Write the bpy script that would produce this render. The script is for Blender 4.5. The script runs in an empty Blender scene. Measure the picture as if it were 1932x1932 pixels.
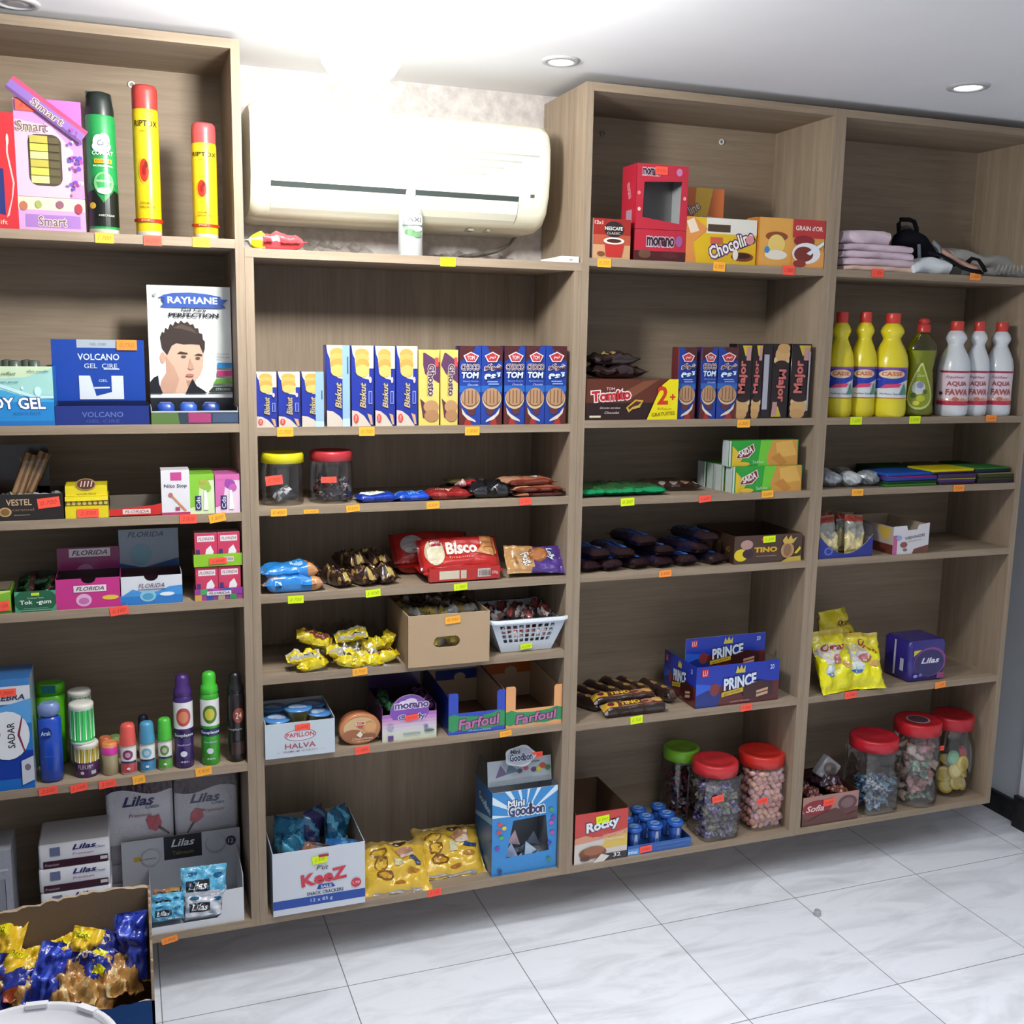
import bpy, math, random
from mathutils import Vector, Matrix, noise
from mathutils.geometry import tessellate_polygon
PI = math.pi
sc = bpy.context.scene
COL = sc.collection

# ------------------------------------------------------------------ camera
cam_d = bpy.data.cameras.new('camera'); cam = bpy.data.objects.new('camera', cam_d); COL.objects.link(cam)
F = 1984.3
CAMLOC = Vector((-0.0987, -2.2551, 1.4547))
cam.location = CAMLOC
cam.rotation_euler = (math.radians(80.6735), math.radians(-1.0006), math.radians(-19.8618))
cam_d.sensor_width = 36.0; cam_d.sensor_fit = 'HORIZONTAL'; cam_d.lens = 36.0 * F / 1932
cam_d.clip_start = 0.02; cam_d.clip_end = 50
sc.camera = cam
# ------------------------------------------------------------------ world (daylight that reaches in from the open shop front)
w = bpy.data.worlds.new('world'); sc.world = w; w.use_nodes = True
w.node_tree.nodes['Background'].inputs[0].default_value = (0.90, 0.93, 1.0, 1)
w.node_tree.nodes['Background'].inputs[1].default_value = 0.54
sc.view_settings.view_transform = 'Standard'; sc.view_settings.look = 'None'
sc.view_settings.gamma = 1; sc.view_settings.use_curve_mapping = False
sc.view_settings.exposure = 0.0
LAMP_E = 236.0     # emission of the globe lamp
# unseen area light added under the ceiling to brighten the floor
la = bpy.data.lights.new('floor_fill_light', 'AREA'); la.energy = 15; la.size = 0.9; la.spread = math.radians(115); la.color = (0.93, 0.96, 1.0)
lo = bpy.data.objects.new('floor_fill_light', la); COL.objects.link(lo); lo.location = (1.15, -1.35, 2.02); lo.rotation_euler = (0, 0, 0)

# ------------------------------------------------------------------ helpers
MT = cam.rotation_euler.to_matrix().transposed()
def XU(u, y, z):
    a = MT @ (Vector((0, y, z)) - CAMLOC); b = MT @ Vector((1, 0, 0)); k = (u - 966) / F
    return -(a.x + k * a.z) / (b.x + k * b.z)
def ZV(v, x, y):
    a = MT @ (Vector((x, y, 0)) - CAMLOC); b = MT @ Vector((0, 0, 1)); m = (966 - v) / F
    return -(a.y + m * a.z) / (b.y + m * b.z)
def YV(v, x, z):   # depth at which a point of height z shows at image row v
    a = MT @ (Vector((x, 0, z)) - CAMLOC); b = MT @ Vector((0, 1, 0)); m = (966 - v) / F
    return -(a.y + m * a.z) / (b.y + m * b.z)

_cc = {}
def C(h):
    if isinstance(h, tuple): return h
    if h not in _cc:
        s = h.lstrip('#'); o = []
        for i in (0, 2, 4):
            c = int(s[i:i+2], 16) / 255
            o.append(c / 12.92 if c <= 0.04045 else ((c + 0.055) / 1.055) ** 2.4)
        _cc[h] = tuple(o)
    return _cc[h]
def mixc(a, b, t):
    a, b = C(a), C(b); return tuple(a[i] * (1 - t) + b[i] * t for i in range(3))

MATS = {}
def newmat(name):
    m = bpy.data.materials.new(name); m.use_nodes = True; nt = m.node_tree
    return m, nt, nt.nodes['Principled BSDF']
def attrmat(name, rough, coat=0.0, bump=0.0, bscale=80, metal=0.0, spec=0.5, dist=0.002):
    m, nt, p = newmat(name)
    a = nt.nodes.new('ShaderNodeVertexColor'); a.layer_name = 'Col'
    nt.links.new(a.outputs[0], p.inputs['Base Color'])
    p.inputs['Roughness'].default_value = rough; p.inputs['Metallic'].default_value = metal
    p.inputs['Specular IOR Level'].default_value = spec
    p.inputs['Coat Weight'].default_value = coat; p.inputs['Coat Roughness'].default_value = 0.12
    if bump:
        tc = nt.nodes.new('ShaderNodeTexCoord'); n = nt.nodes.new('ShaderNodeTexNoise'); n.inputs['Scale'].default_value = bscale
        n.inputs['Detail'].default_value = 3
        b = nt.nodes.new('ShaderNodeBump'); b.inputs['Strength'].default_value = bump; b.inputs['Distance'].default_value = dist
        nt.links.new(tc.outputs['Object'], n.inputs[0]); nt.links.new(n.outputs[0], b.inputs['Height']); nt.links.new(b.outputs[0], p.inputs['Normal'])
    MATS[name] = m
attrmat('card', 0.55, bump=0.08, bscale=300, dist=0.0005)
attrmat('gloss', 0.28, coat=0.25)
attrmat('plastic', 0.35, coat=0.1)
attrmat('film', 0.24, coat=0.35, bump=0.5, bscale=75, dist=0.004)
attrmat('kraft', 0.85, bump=0.3, bscale=160, dist=0.001, spec=0.2)
attrmat('cloth', 0.95, bump=0.6, bscale=420, dist=0.002, spec=0.1)
attrmat('foam', 0.9, bump=0.8, bscale=600, dist=0.002, spec=0.1)
attrmat('tin', 0.3, metal=0.7)
attrmat('sticker', 0.6, spec=0.3)
def clearmat(name, tint, rough=0.04, bump=0.0, fac=0.10, gmax=0.6):
    m, nt, p = newmat(name); nt.nodes.remove(p); out = nt.nodes['Material Output']
    t = nt.nodes.new('ShaderNodeBsdfTransparent'); t.inputs[0].default_value = (*tint, 1)
    g = nt.nodes.new('ShaderNodeBsdfGlossy'); g.inputs['Roughness'].default_value = rough
    fr = nt.nodes.new('ShaderNodeLayerWeight'); fr.inputs[0].default_value = 0.22
    mr = nt.nodes.new('ShaderNodeMapRange'); mr.inputs[3].default_value = fac; mr.inputs[4].default_value = gmax
    mx = nt.nodes.new('ShaderNodeMixShader')
    nt.links.new(fr.outputs['Fresnel'], mr.inputs[0]); nt.links.new(mr.outputs[0], mx.inputs[0])
    nt.links.new(t.outputs[0], mx.inputs[1]); nt.links.new(g.outputs[0], mx.inputs[2]); nt.links.new(mx.outputs[0], out.inputs[0])
    if bump:
        n = nt.nodes.new('ShaderNodeTexNoise'); n.inputs['Scale'].default_value = 45
        tc = nt.nodes.new('ShaderNodeTexCoord'); nt.links.new(tc.outputs['Object'], n.inputs[0])
        b = nt.nodes.new('ShaderNodeBump'); b.inputs['Strength'].default_value = bump; b.inputs['Distance'].default_value = 0.01
        nt.links.new(n.outputs[0], b.inputs['Height']); nt.links.new(b.outputs[0], g.inputs['Normal']); nt.links.new(b.outputs[0], fr.inputs['Normal'])
    MATS[name] = m
clearmat('clear', (0.93, 0.93, 0.93)); clearmat('clearbag', (0.97, 0.97, 0.97), 0.16, 0.35, 0.09, 0.28)
def emis(name, col, s):
    m, nt, p = newmat(name); p.inputs['Base Color'].default_value = (*col, 1)
    p.inputs['Emission Color'].default_value = (*col, 1); p.inputs['Emission Strength'].default_value = s; MATS[name] = m
emis('lamp_glow', (1.0, 1.0, 0.97), LAMP_E); emis('spot_glow', (0.95, 0.97, 1.0), 9.0)

def woodmat(name, axis, lo=(0.228, 0.168, 0.115), hi=(0.360, 0.282, 0.202)):
    m, nt, p = newmat(name); N = nt.nodes.new; L = nt.links.new
    tc = N('ShaderNodeTexCoord'); mp = N('ShaderNodeMapping'); L(tc.outputs['Object'], mp.inputs[0])
    s = [38, 38, 38]; s[axis] = 1.6; mp.inputs['Scale'].default_value = s
    n = N('ShaderNodeTexNoise'); n.inputs['Scale'].default_value = 1.0; n.inputs['Detail'].default_value = 6; n.inputs['Roughness'].default_value = 0.65
    L(mp.outputs[0], n.inputs[0])
    mp2 = N('ShaderNodeMapping'); s = [160, 160, 160]; s[axis] = 9; mp2.inputs['Scale'].default_value = s; L(tc.outputs['Object'], mp2.inputs[0])
    n2 = N('ShaderNodeTexNoise'); n2.inputs['Scale'].default_value = 1.0; n2.inputs['Detail'].default_value = 3; L(mp2.outputs[0], n2.inputs[0])
    mp3 = N('ShaderNodeMapping'); s = [7, 7, 7]; s[axis] = 1.0; mp3.inputs['Scale'].default_value = s; L(tc.outputs['Object'], mp3.inputs[0])
    n3 = N('ShaderNodeTexNoise'); n3.inputs['Scale'].default_value = 1.0; n3.inputs['Detail'].default_value = 2; L(mp3.outputs[0], n3.inputs[0])
    a = N('ShaderNodeMath'); a.operation = 'MULTIPLY_ADD'; a.inputs[1].default_value = 0.45; L(n2.outputs[0], a.inputs[0]); L(n.outputs[0], a.inputs[2])
    b = N('ShaderNodeMath'); b.operation = 'MULTIPLY_ADD'; b.inputs[1].default_value = 0.4; L(n3.outputs[0], b.inputs[0]); L(a.outputs[0], b.inputs[2])
    r = N('ShaderNodeValToRGB'); r.color_ramp.elements[0].position = 0.55; r.color_ramp.elements[1].position = 1.2
    r.color_ramp.elements[0].color = (*lo, 1); r.color_ramp.elements[1].color = (*hi, 1)
    r.color_ramp.elements[1].position = 1.0
    mm = N('ShaderNodeMath'); mm.operation = 'MULTIPLY'; mm.inputs[1].default_value = 0.88; L(b.outputs[0], mm.inputs[0]); L(mm.outputs[0], r.inputs[0])
    L(r.outputs[0], p.inputs['Base Color']); p.inputs['Roughness'].default_value = 0.6; p.inputs['Specular IOR Level'].default_value = 0.3
    bp = N('ShaderNodeBump'); bp.inputs['Strength'].default_value = 0.15; bp.inputs['Distance'].default_value = 0.001
    L(n2.outputs[0], bp.inputs['Height']); L(bp.outputs[0], p.inputs['Normal']); MATS[name] = m
woodmat('wood_x', 0); woodmat('wood_y', 1); woodmat('wood_z', 2)

class MB:
    """collects faces with a colour and a material each; build() links them as ONE mesh object"""
    def __init__(s): s.v = []; s.f = []; s.c = []; s.m = []; s.sm = []; s.M = None; s.art = 0
    def add(s, vs, fs, col, mat='card', smooth=False):
        b = len(s.v)
        for p in vs:
            p = Vector(p); s.v.append(s.M @ p if s.M else p)
        for i, f in enumerate(fs):
            s.f.append([b + k for k in f]); s.c.append(col[i] if isinstance(col, list) else C(col)); s.m.append(mat); s.sm.append(smooth)
    def build(s, name, parent=None, loc=None, rot=None):
        me = bpy.data.meshes.new(name); me.from_pydata(s.v, [], s.f)
        keys = []
        for k in s.m:
            if k not in keys: keys.append(k)
        for k in keys: me.materials.append(MATS[k])
        idx = {k: i for i, k in enumerate(keys)}
        ca = me.color_attributes.new('Col', 'FLOAT_COLOR', 'CORNER'); buf = []
        for i, p in enumerate(me.polygons):
            p.material_index = idx[s.m[i]]; p.use_smooth = s.sm[i]
            buf.extend((*C(s.c[i]), 1.0) * p.loop_total)
        ca.data.foreach_set('color', buf)
        o = bpy.data.objects.new(name, me); COL.objects.link(o)
        if parent: o.parent = parent
        if loc is not None: o.location = loc
        if rot is not None: o.rotation_euler = rot
        return o

def empty(name, loc, rot=(0, 0, 0)):
    o = bpy.data.objects.new(name, None); COL.objects.link(o); o.location = loc; o.rotation_euler = rot; o.empty_display_size = 0.05
    return o
def T(o, label=None, cat=None, group=None, kind=None):
    if label: o['label'] = label
    if cat: o['category'] = cat
    if group: o['group'] = group
    if kind: o['kind'] = kind
    return o
def clone(o, loc, rot=None, label=None, group=None):
    r = o.copy(); COL.objects.link(r); r.location = loc
    if rot is not None: r.rotation_euler = rot
    if label: r['label'] = label
    if group: r['group'] = group
    for ch in list(o.children):
        c = ch.copy(); COL.objects.link(c); c.parent = r
    return r

BF = [(0, 3, 2, 1), (4, 5, 6, 7), (0, 1, 5, 4), (1, 2, 6, 5), (2, 3, 7, 6), (3, 0, 4, 7)]  # bottom top front right back left
def bx(mb, x0, x1, y0, y1, z0, z1, col='#ffffff', mat='card', **k):
    v = [(x0, y0, z0), (x1, y0, z0), (x1, y1, z0), (x0, y1, z0), (x0, y0, z1), (x1, y0, z1), (x1, y1, z1), (x0, y1, z1)]
    c = [C(k.get(n, col)) for n in ('bottom', 'top', 'front', 'right', 'back', 'left')]
    mb.add(v, BF, c, mat)
def rsec(w, d, r, n=4):
    """rounded rectangle section, counter-clockwise, centred"""
    pts = []
    for cx, cy, a0 in ((w/2-r, -d/2+r, -90), (w/2-r, d/2-r, 0), (-w/2+r, d/2-r, 90), (-w/2+r, -d/2+r, 180)):
        for i in range(n + 1):
            a = math.radians(a0 + 90 * i / n); pts.append((cx + r * math.cos(a), cy + r * math.sin(a)))
    return pts
def rprism(mb, cx, cy, z0, z1, w, d, r, col, mat='card', e=0.0, n=4):
    """rounded box standing up; e = fillet of the two ends"""
    lv = [(z0, -e), (z0 + e, 0), (z1 - e, 0), (z1, -e)] if e else [(z0, 0), (z1, 0)]
    vs = []; N = 4 * (n + 1)
    for z, o in lv:
        for x, y in rsec(w + 2*o, d + 2*o, max(r + o, 0.0005), n): vs.append((cx + x, cy + y, z))
    fs = []
    for k in range(len(lv) - 1):
        for i in range(N): fs.append((k*N+i, k*N+(i+1) % N, (k+1)*N+(i+1) % N, (k+1)*N+i))
    mb.add(vs, fs, col, mat, True)
    mb.add([vs[i] for i in range(N)], [tuple(reversed(range(N)))], col, mat)
    mb.add([vs[(len(lv)-1)*N+i] for i in range(N)], [tuple(range(N))], col, mat)
def lathe(mb, prof, seg=28, mat='plastic', col='#ffffff', cx=0, cy=0, sq=None, sx=1, sy=1, cap=True):
    """prof: (r, z[, colour]) from the bottom up; sq = superellipse power for square jars"""
    vs = []; cs = []; fs = []
    for p in prof:
        for i in range(seg):
            a = 2 * PI * (i + 0.5) / seg; k = 1
            if sq: k = 1 / (abs(math.cos(a)) ** sq + abs(math.sin(a)) ** sq) ** (1 / sq)
            vs.append((cx + p[0] * k * math.cos(a) * sx, cy + p[0] * k * math.sin(a) * sy, p[1]))
    for k in range(len(prof) - 1):
        c = C(prof[k][2]) if len(prof[k]) > 2 else C(col)
        for i in range(seg):
            j = (i + 1) % seg; fs.append((k*seg+i, k*seg+j, (k+1)*seg+j, (k+1)*seg+i)); cs.append(c)
    mb.add(vs, fs, cs, mat, True)
    if cap:
        n = len(prof) - 1
        mb.add(vs[:seg], [tuple(reversed(range(seg)))], prof[0][2] if len(prof[0]) > 2 else col, mat)
        mb.add(vs[n*seg:], [tuple(range(seg))], prof[n-1][2] if len(prof[n-1]) > 2 else col, mat)
def tube(mb, pts, r, col, mat='plastic', n=8):
    vs = []; fs = []; P = [Vector(p) for p in pts]; up = Vector((0, 0, 1)); rr = r if isinstance(r, (list, tuple)) else [r] * len(P)
    for i, p in enumerate(P):
        d = (P[min(i+1, len(P)-1)] - P[max(i-1, 0)]).normalized()
        a = d.cross(up if abs(d.z) < 0.95 else Vector((1, 0, 0))).normalized(); b = d.cross(a)
        for k in range(n):
            t = 2 * PI * k / n; vs.append(p + (a * math.cos(t) + b * math.sin(t)) * rr[i])
    for i in range(len(P) - 1):
        for k in range(n): fs.append((i*n+k, i*n+(k+1) % n, (i+1)*n+(k+1) % n, (i+1)*n+k))
    fs += [tuple(range(n)), tuple(reversed(range((len(P)-1)*n, len(P)*n)))]
    mb.add(vs, fs, col, mat, True)

# ------------------------------------------------------------------ printed artwork (real lettering laid on the surfaces)
_txt = {}
def glyphs(s, bold=0.0, shear=0.0):
    key = (s, bold, shear)
    if key in _txt: return _txt[key]
    cu = bpy.data.curves.new('t', 'FONT'); cu.body = s; cu.resolution_u = 2; cu.offset = bold; cu.shear = shear; cu.size = 1
    o = bpy.data.objects.new('t', cu); COL.objects.link(o)
    me = bpy.data.meshes.new_from_object(o)
    vs = [(v.co.x, v.co.y) for v in me.vertices]; fs = [tuple(p.vertices) for p in me.polygons]
    bpy.data.objects.remove(o); bpy.data.curves.remove(cu); bpy.data.meshes.remove(me)
    _txt[key] = (vs, fs); return _txt[key]
def clipx(poly, a, b, ax=0):
    for lim, sg in ((a, 1), (b, -1)):
        out = []
        for i in range(len(poly)):
            p, q = poly[i], poly[(i+1) % len(poly)]
            ip, iq = sg * (p[ax] - lim) >= 0, sg * (q[ax] - lim) >= 0
            if ip: out.append(p)
            if ip != iq:
                t = (lim - p[ax]) / (q[ax] - p[ax]); out.append((p[0] + (q[0]-p[0])*t, p[1] + (q[1]-p[1])*t))
        poly = out
        if len(poly) < 3: return []
    return poly
class Cv:
    """a printable area: fn(s, t, lift) -> point, s and t run 0..1, w and h are its size in metres"""
    def __init__(s, mb, fn, w, h, mat='card', gx=1, gy=1, eps=0.00025, clip=True):
        s.mb, s.fn, s.w, s.h, s.mat, s.gx, s.gy, s.eps, s.clip = mb, fn, w, h, mat, gx, gy, eps, clip; s.k = 1
    def poly(s, pts, col):
        polys = [list(pts)]
        if s.clip:
            q = clipx(clipx(polys[0], 0, 1), 0, 1, 1)
            polys = [q] if q else []
        for ax, g in ((0, s.gx), (1, s.gy)):
            if g > 1:
                out = []
                for q in polys:
                    lo = min(p[ax] for p in q); hi = max(p[ax] for p in q)
                    for i in range(max(0, int(lo * g)), min(g, int(hi * g) + 1)):
                        r = clipx(q, i / g, (i + 1) / g, ax)
                        if r: out.append(r)
                polys = out
        for q in polys:
            vs = [s.fn(p[0], p[1], s.k * s.eps) for p in q]
            if len(q) > 4:
                tri = tessellate_polygon([[Vector((p[0], p[1], 0)) for p in q]])
                fs = []
                for t in tri:
                    a, b, c = [q[i] for i in t]
                    cr = (b[0]-a[0])*(c[1]-a[1]) - (b[1]-a[1])*(c[0]-a[0])
                    fs.append(tuple(t) if cr > 0 else tuple(reversed(t)))
            else: fs = [tuple(range(len(q)))]
            s.mb.add(vs, fs, col, s.mat)
    def rect(s, x0, y0, x1, y1, c): s.poly([(x0, y0), (x1, y0), (x1, y1), (x0, y1)], c); s.k += 1
    def ell(s, cx, cy, rx, ry, c, n=20):
        s.poly([(cx + rx*math.cos(2*PI*i/n), cy + ry*math.sin(2*PI*i/n)) for i in range(n)], c); s.k += 1
    def text(s, st, cx, cy, w, h, c, rot=0, oc=None, bold=0.01, shear=0.0, ow=0.045):
        bold *= 0.55; ow *= 0.8; base = glyphs(st, bold, shear)
        if not base[0]: return
        x0 = min(p[0] for p in base[0]); x1 = max(p[0] for p in base[0]); y0 = min(p[1] for p in base[0]); y1 = max(p[1] for p in base[0])
        a = math.radians(rot); ca, sa = math.cos(a), math.sin(a); W, H = w * s.w, h * s.h
        if abs(rot) in (90, 270): W, H = w * s.h, h * s.w
        for col, (vs, fs) in (([(oc, glyphs(st, bold + ow, shear))] if oc else []) + [(c, base)]):
            P = []
            for x, y in vs:
                gx = ((x - x0) / (x1 - x0) - 0.5) * W; gy = ((y - y0) / (y1 - y0) - 0.5) * H
                P.append((cx + (gx*ca - gy*sa) / s.w, cy + (gx*sa + gy*ca) / s.h))
            if s.gx > 1 or s.gy > 1 or s.clip:
                for f in fs: s.poly([P[i] for i in f], col)
            else: s.mb.add([s.fn(p[0], p[1], s.k*s.eps) for p in P], fs, col, s.mat)
            s.k += 1
    def paint(s, art):
        for a in art:
            k = a[0]
            if k == 'r': s.rect(*a[1:])
            elif k == 'e': s.ell(*a[1:])
            elif k == 'p': s.poly(a[1], a[2]); s.k += 1
            elif k == 't': s.text(*a[1:6], a[6], **(a[7] if len(a) > 7 else {}))
        return s
def cvplane(mb, o, ux, uy, w, h, mat='card', **k):
    o, ux, uy = Vector(o), Vector(ux).normalized(), Vector(uy).normalized(); n = ux.cross(uy)
    return Cv(mb, lambda s, t, e: o + ux * (s * w) + uy * (t * h) + n * e, w, h, mat, **k)
def cvcyl(mb, rf, z0, z1, a0=0, arc=150, mat='gloss', cx=0, cy=0, **k):
    """label wrapped on a round body, rf(z) = radius, a0 = facing angle from -Y towards +X"""
    r0 = rf((z0 + z1) / 2)
    def fn(s, t, e):
        a = math.radians(a0 + (s - 0.5) * arc); z = z0 + t * (z1 - z0); r = rf(z) + 0.0004 + e
        return Vector((cx + r * math.sin(a), cy - r * math.cos(a), z))
    return Cv(mb, fn, math.radians(arc) * r0, z1 - z0, mat, gx=max(8, int(arc / 9)), gy=7, **k)
def lerp_prof(prof):
    def rf(z):
        for p, q in zip(prof, prof[1:]):
            if p[1] <= z <= q[1] and q[1] > p[1]: return p[0] + (q[0]-p[0]) * (z-p[1]) / (q[1]-p[1])
        return prof[-1][0] if z > prof[-1][1] else prof[0][0]
    return rf
STC = {'o': '#ffb23c', 'r': '#ff5a48', 'y': '#dcf51e', 'O': '#ff9440'}
def sticker(parent, p, col='o', txt='1.500', w=0.034, h=0.0195, rot=0, n=(0, -1, 0), name='price_sticker'):
    """paper price sticker centred at p (local to parent), facing n"""
    mb = MB(); n = Vector(n).normalized(); ux = Vector((0, 0, 1)).cross(n) * -1
    ux = Vector((-n.y, n.x, 0)).normalized(); uy = n.cross(ux)
    a = math.radians(rot); u2 = ux*math.cos(a) + uy*math.sin(a); v2 = -ux*math.sin(a) + uy*math.cos(a)
    o = Vector(p) - u2*w/2 - v2*h/2 + n*0.0006
    vs = [o, o+u2*w, o+u2*w+v2*h, o+v2*h]; vs += [q - n*0.0005 for q in vs]
    mb.add(vs, [(0, 1, 2, 3), (7, 6, 5, 4), (0, 4, 5, 1), (1, 5, 6, 2), (2, 6, 7, 3), (3, 7, 4, 0)], STC[col], 'sticker')
    cvplane(mb, o, u2, v2, w, h, 'sticker', eps=0.0002).text(txt, 0.5, 0.5, 0.72, 0.42, mixc(STC[col], '#402010', 0.6), shear=0.3, bold=-0.012)
    return mb.build(name, parent)
def PW(u, v, y):
    d = cam.rotation_euler.to_matrix() @ Vector(((u - 966) / F, -(v - 966) / F, -1)); return CAMLOC + d * ((y - CAMLOC.y) / d.y)
def PZ(u, v, z):
    d = cam.rotation_euler.to_matrix() @ Vector(((u - 966) / F, -(v - 966) / F, -1)); return CAMLOC + d * ((z - CAMLOC.z) / d.z)
# ------------------------------------------------------------------ setting
CEIL = 2.043
def floor_material():
    m, nt, p = newmat('marble_tiles'); N = nt.nodes.new; L = nt.links.new
    tc = N('ShaderNodeTexCoord'); mp = N('ShaderNodeMapping'); mp.vector_type = 'TEXTURE'
    mp.inputs['Location'].default_value = (0.3162, -0.0853, 0); mp.inputs['Rotation'].default_value = (0, 0, 0.0067)
    L(tc.outputs['Object'], mp.inputs[0])
    br = N('ShaderNodeTexBrick'); br.offset = 0; br.squash = 1; br.inputs['Scale'].default_value = 1; br.inputs['Brick Width'].default_value = 0.4
    br.inputs['Row Height'].default_value = 0.4; br.inputs['Mortar Size'].default_value = 0.0012; br.inputs['Mortar Smooth'].default_value = 0.2
    br.inputs['Color1'].default_value = (1, 1, 1, 1); br.inputs['Color2'].default_value = (0.93, 0.94, 0.95, 1); br.inputs['Mortar'].default_value = (0.22, 0.21, 0.2, 1)
    L(mp.outputs[0], br.inputs[0])
    m2 = N('ShaderNodeMapping'); m2.inputs['Rotation'].default_value = (0, 0, 0.45); m2.inputs['Scale'].default_value = (2.2, 7.5, 1); L(tc.outputs['Object'], m2.inputs[0])
    n = N('ShaderNodeTexNoise'); n.inputs['Scale'].default_value = 1.6; n.inputs['Detail'].default_value = 7; n.inputs['Roughness'].default_value = 0.62; n.inputs['Distortion'].default_value = 0.9
    L(m2.outputs[0], n.inputs[0])
    r = N('ShaderNodeValToRGB'); e = r.color_ramp.elements; e[0].position = 0.30; e[0].color = (0.66, 0.68, 0.72, 1); e[1].position = 0.56; e[1].color = (0.86, 0.88, 0.93, 1)
    L(n.outputs[0], r.inputs[0])
    mx = N('ShaderNodeMix'); mx.data_type = 'RGBA'; mx.blend_type = 'MULTIPLY'; mx.inputs[0].default_value = 1
    L(r.outputs[0], mx.inputs[6]); L(br.outputs[0], mx.inputs[7]); L(mx.outputs[2], p.inputs['Base Color'])
    p.inputs['Roughness'].default_value = 0.32; p.inputs['Specular IOR Level'].default_value = 0.35
    MATS['floor'] = m
def plain(name, col, rough=0.9, nscale=6, amt=0.06, bump=0.0, bs=200):
    m, nt, p = newmat(name); N = nt.nodes.new; L = nt.links.new; tc = N('ShaderNodeTexCoord')
    n = N('ShaderNodeTexNoise'); n.inputs['Scale'].default_value = nscale; n.inputs['Detail'].default_value = 5; L(tc.outputs['Object'], n.inputs[0])
    r = N('ShaderNodeValToRGB'); r.color_ramp.elements[0].position = 0.3; r.color_ramp.elements[1].position = 0.7
    r.color_ramp.elements[0].color = (*[c * (1 - amt) for c in col], 1); r.color_ramp.elements[1].color = (*[min(1, c * (1 + amt)) for c in col], 1)
    L(n.outputs[0], r.inputs[0]); L(r.outputs[0], p.inputs['Base Color']); p.inputs['Roughness'].default_value = rough
    p.inputs['Specular IOR Level'].default_value = 0.25
    if bump:
        n2 = N('ShaderNodeTexNoise'); n2.inputs['Scale'].default_value = bs; L(tc.outputs['Object'], n2.inputs[0])
        b = N('ShaderNodeBump'); b.inputs['Strength'].default_value = bump; b.inputs['Distance'].default_value = 0.002; L(n2.outputs[0], b.inputs['Height']); L(b.outputs[0], p.inputs['Normal'])
    MATS[name] = m
floor_material()
plain('ceiling_paint', (0.80, 0.80, 0.83), amt=0.015); plain('wall_paint', (0.52, 0.56, 0.60), amt=0.03)
plain('niche_stone', (0.56, 0.52, 0.50), rough=0.8, nscale=55, amt=0.16, bump=0.3)
plain('black_skirting', (0.018, 0.018, 0.020), rough=0.35, nscale=30, amt=0.4)
def struct(name, x0, x1, y0, y1, z0, z1, mat):
    mb = MB(); bx(mb, x0, x1, y0, y1, z0, z1, '#ffffff', mat); o = mb.build(name); o['kind'] = 'structure'; return o
YB = 0.262
struct('floor', -2.3, 2.62, -4.2, 0.36, -0.05, 0, 'floor')
struct('ceiling', -2.3, 2.62, -4.2, 0.36, CEIL, CEIL + 0.05, 'ceiling_paint')
struct('wall_back', -2.3, 2.62, YB, 0.36, 0, CEIL, 'niche_stone')
struct('wall_left', -2.4, -2.3, -4.2, 0.36, 0, CEIL, 'wall_paint')
struct('wall_right', 2.45, 2.55, -4.2, YB, 0, CEIL, 'wall_paint')
struct('trim_1', 2.425, 2.45, -0.55, 0.075, 0.0, CEIL, 'ceiling_paint')           # white door casing standing proud of the wall
struct('baseboard_right', 2.436, 2.45, 0.075, YB, 0, 0.066, 'black_skirting')
struct('baseboard_front', 2.411, 2.425, -0.55, 0.080, 0, 0.10, 'black_skirting')
struct('baseboard_back', 2.24, 2.436, 0.248, YB, 0, 0.066, 'black_skirting')

# ------------------------------------------------------------------ shelving units
ZB0, ZB1, TH, DP = 0.134, 0.152, 0.018, 0.25
US = {}
def unit(key, label, x0, x1, ztop, shelves, grain, full_top=False):
    r = empty('shelving_unit', (x0, 0, ZB0)); T(r, label, 'shelving unit', 'wood-effect wall shelving units'); US[key] = r
    W = x1 - x0; g = 0.0002
    def part(name, a, b, y0, y1, z0, z1, mat):
        mb = MB(); bx(mb, a, b, y0, y1, z0 - ZB0, z1 - ZB0, '#ffffff', mat); return mb.build(name, r)
    zt = ztop - TH if full_top else ztop
    part('side_panel', g, TH, 0, DP, ZB0, zt, 'wood_z'); part('side_panel', W - TH, W - g, 0, DP, ZB0, zt, 'wood_z')
    part('back_panel', g, W - g, DP, DP + 0.006, ZB0, zt, 'wood_' + grain)
    part('bottom_panel', TH, W - TH, 0, DP, ZB0, ZB1, 'wood_x')
    if full_top: part('top_panel', g, W - g, -0.001, DP, ztop - TH, ztop, 'wood_x')
    else: part('top_panel', TH, W - TH, 0, DP, ztop - TH, ztop, 'wood_x')
    for z in shelves: part('shelf', TH, W - TH, 0.001, DP, z - TH, z, 'wood_x')
    return r
ZA = [2.029, 1.645, 1.271, 1.083, 0.896, 0.524, ZB1]
ZBm = [1.629, 1.2625, 1.0920, 0.900, 0.717, 0.532, ZB1]
ZC = [2.022, 1.6416, 1.2706, 1.0846, 0.900, 0.526, ZB1]
unit('A', 'tall wood-effect shelving unit holding tall spray cans at its top', -0.62, 0.1331, ZA[0], ZA[1:6], 'x')
unit('B', 'lower wood-effect shelving unit beneath the air conditioner', 0.1331, 0.8820, ZBm[0], ZBm[1:6], 'z', True)
unit('C', 'wood-effect shelving unit holding the red candy box with cut-out window at its top', 0.8820, 1.5573, ZC[0], ZC[1:6], 'x')
unit('D', 'rightmost wood-effect shelving unit holding bleach bottles and towels', 1.5573, 2.2348, ZC[0], ZC[1:6], 'x')
def tag(key, u, v, col, txt='1.500', w=0.034, h=0.0195, rot=0):
    p = PW(u, v, -0.0004); r = US[key]; sticker(r, p - r.location, col, txt, w, h, rot, name='price_tag')
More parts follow.
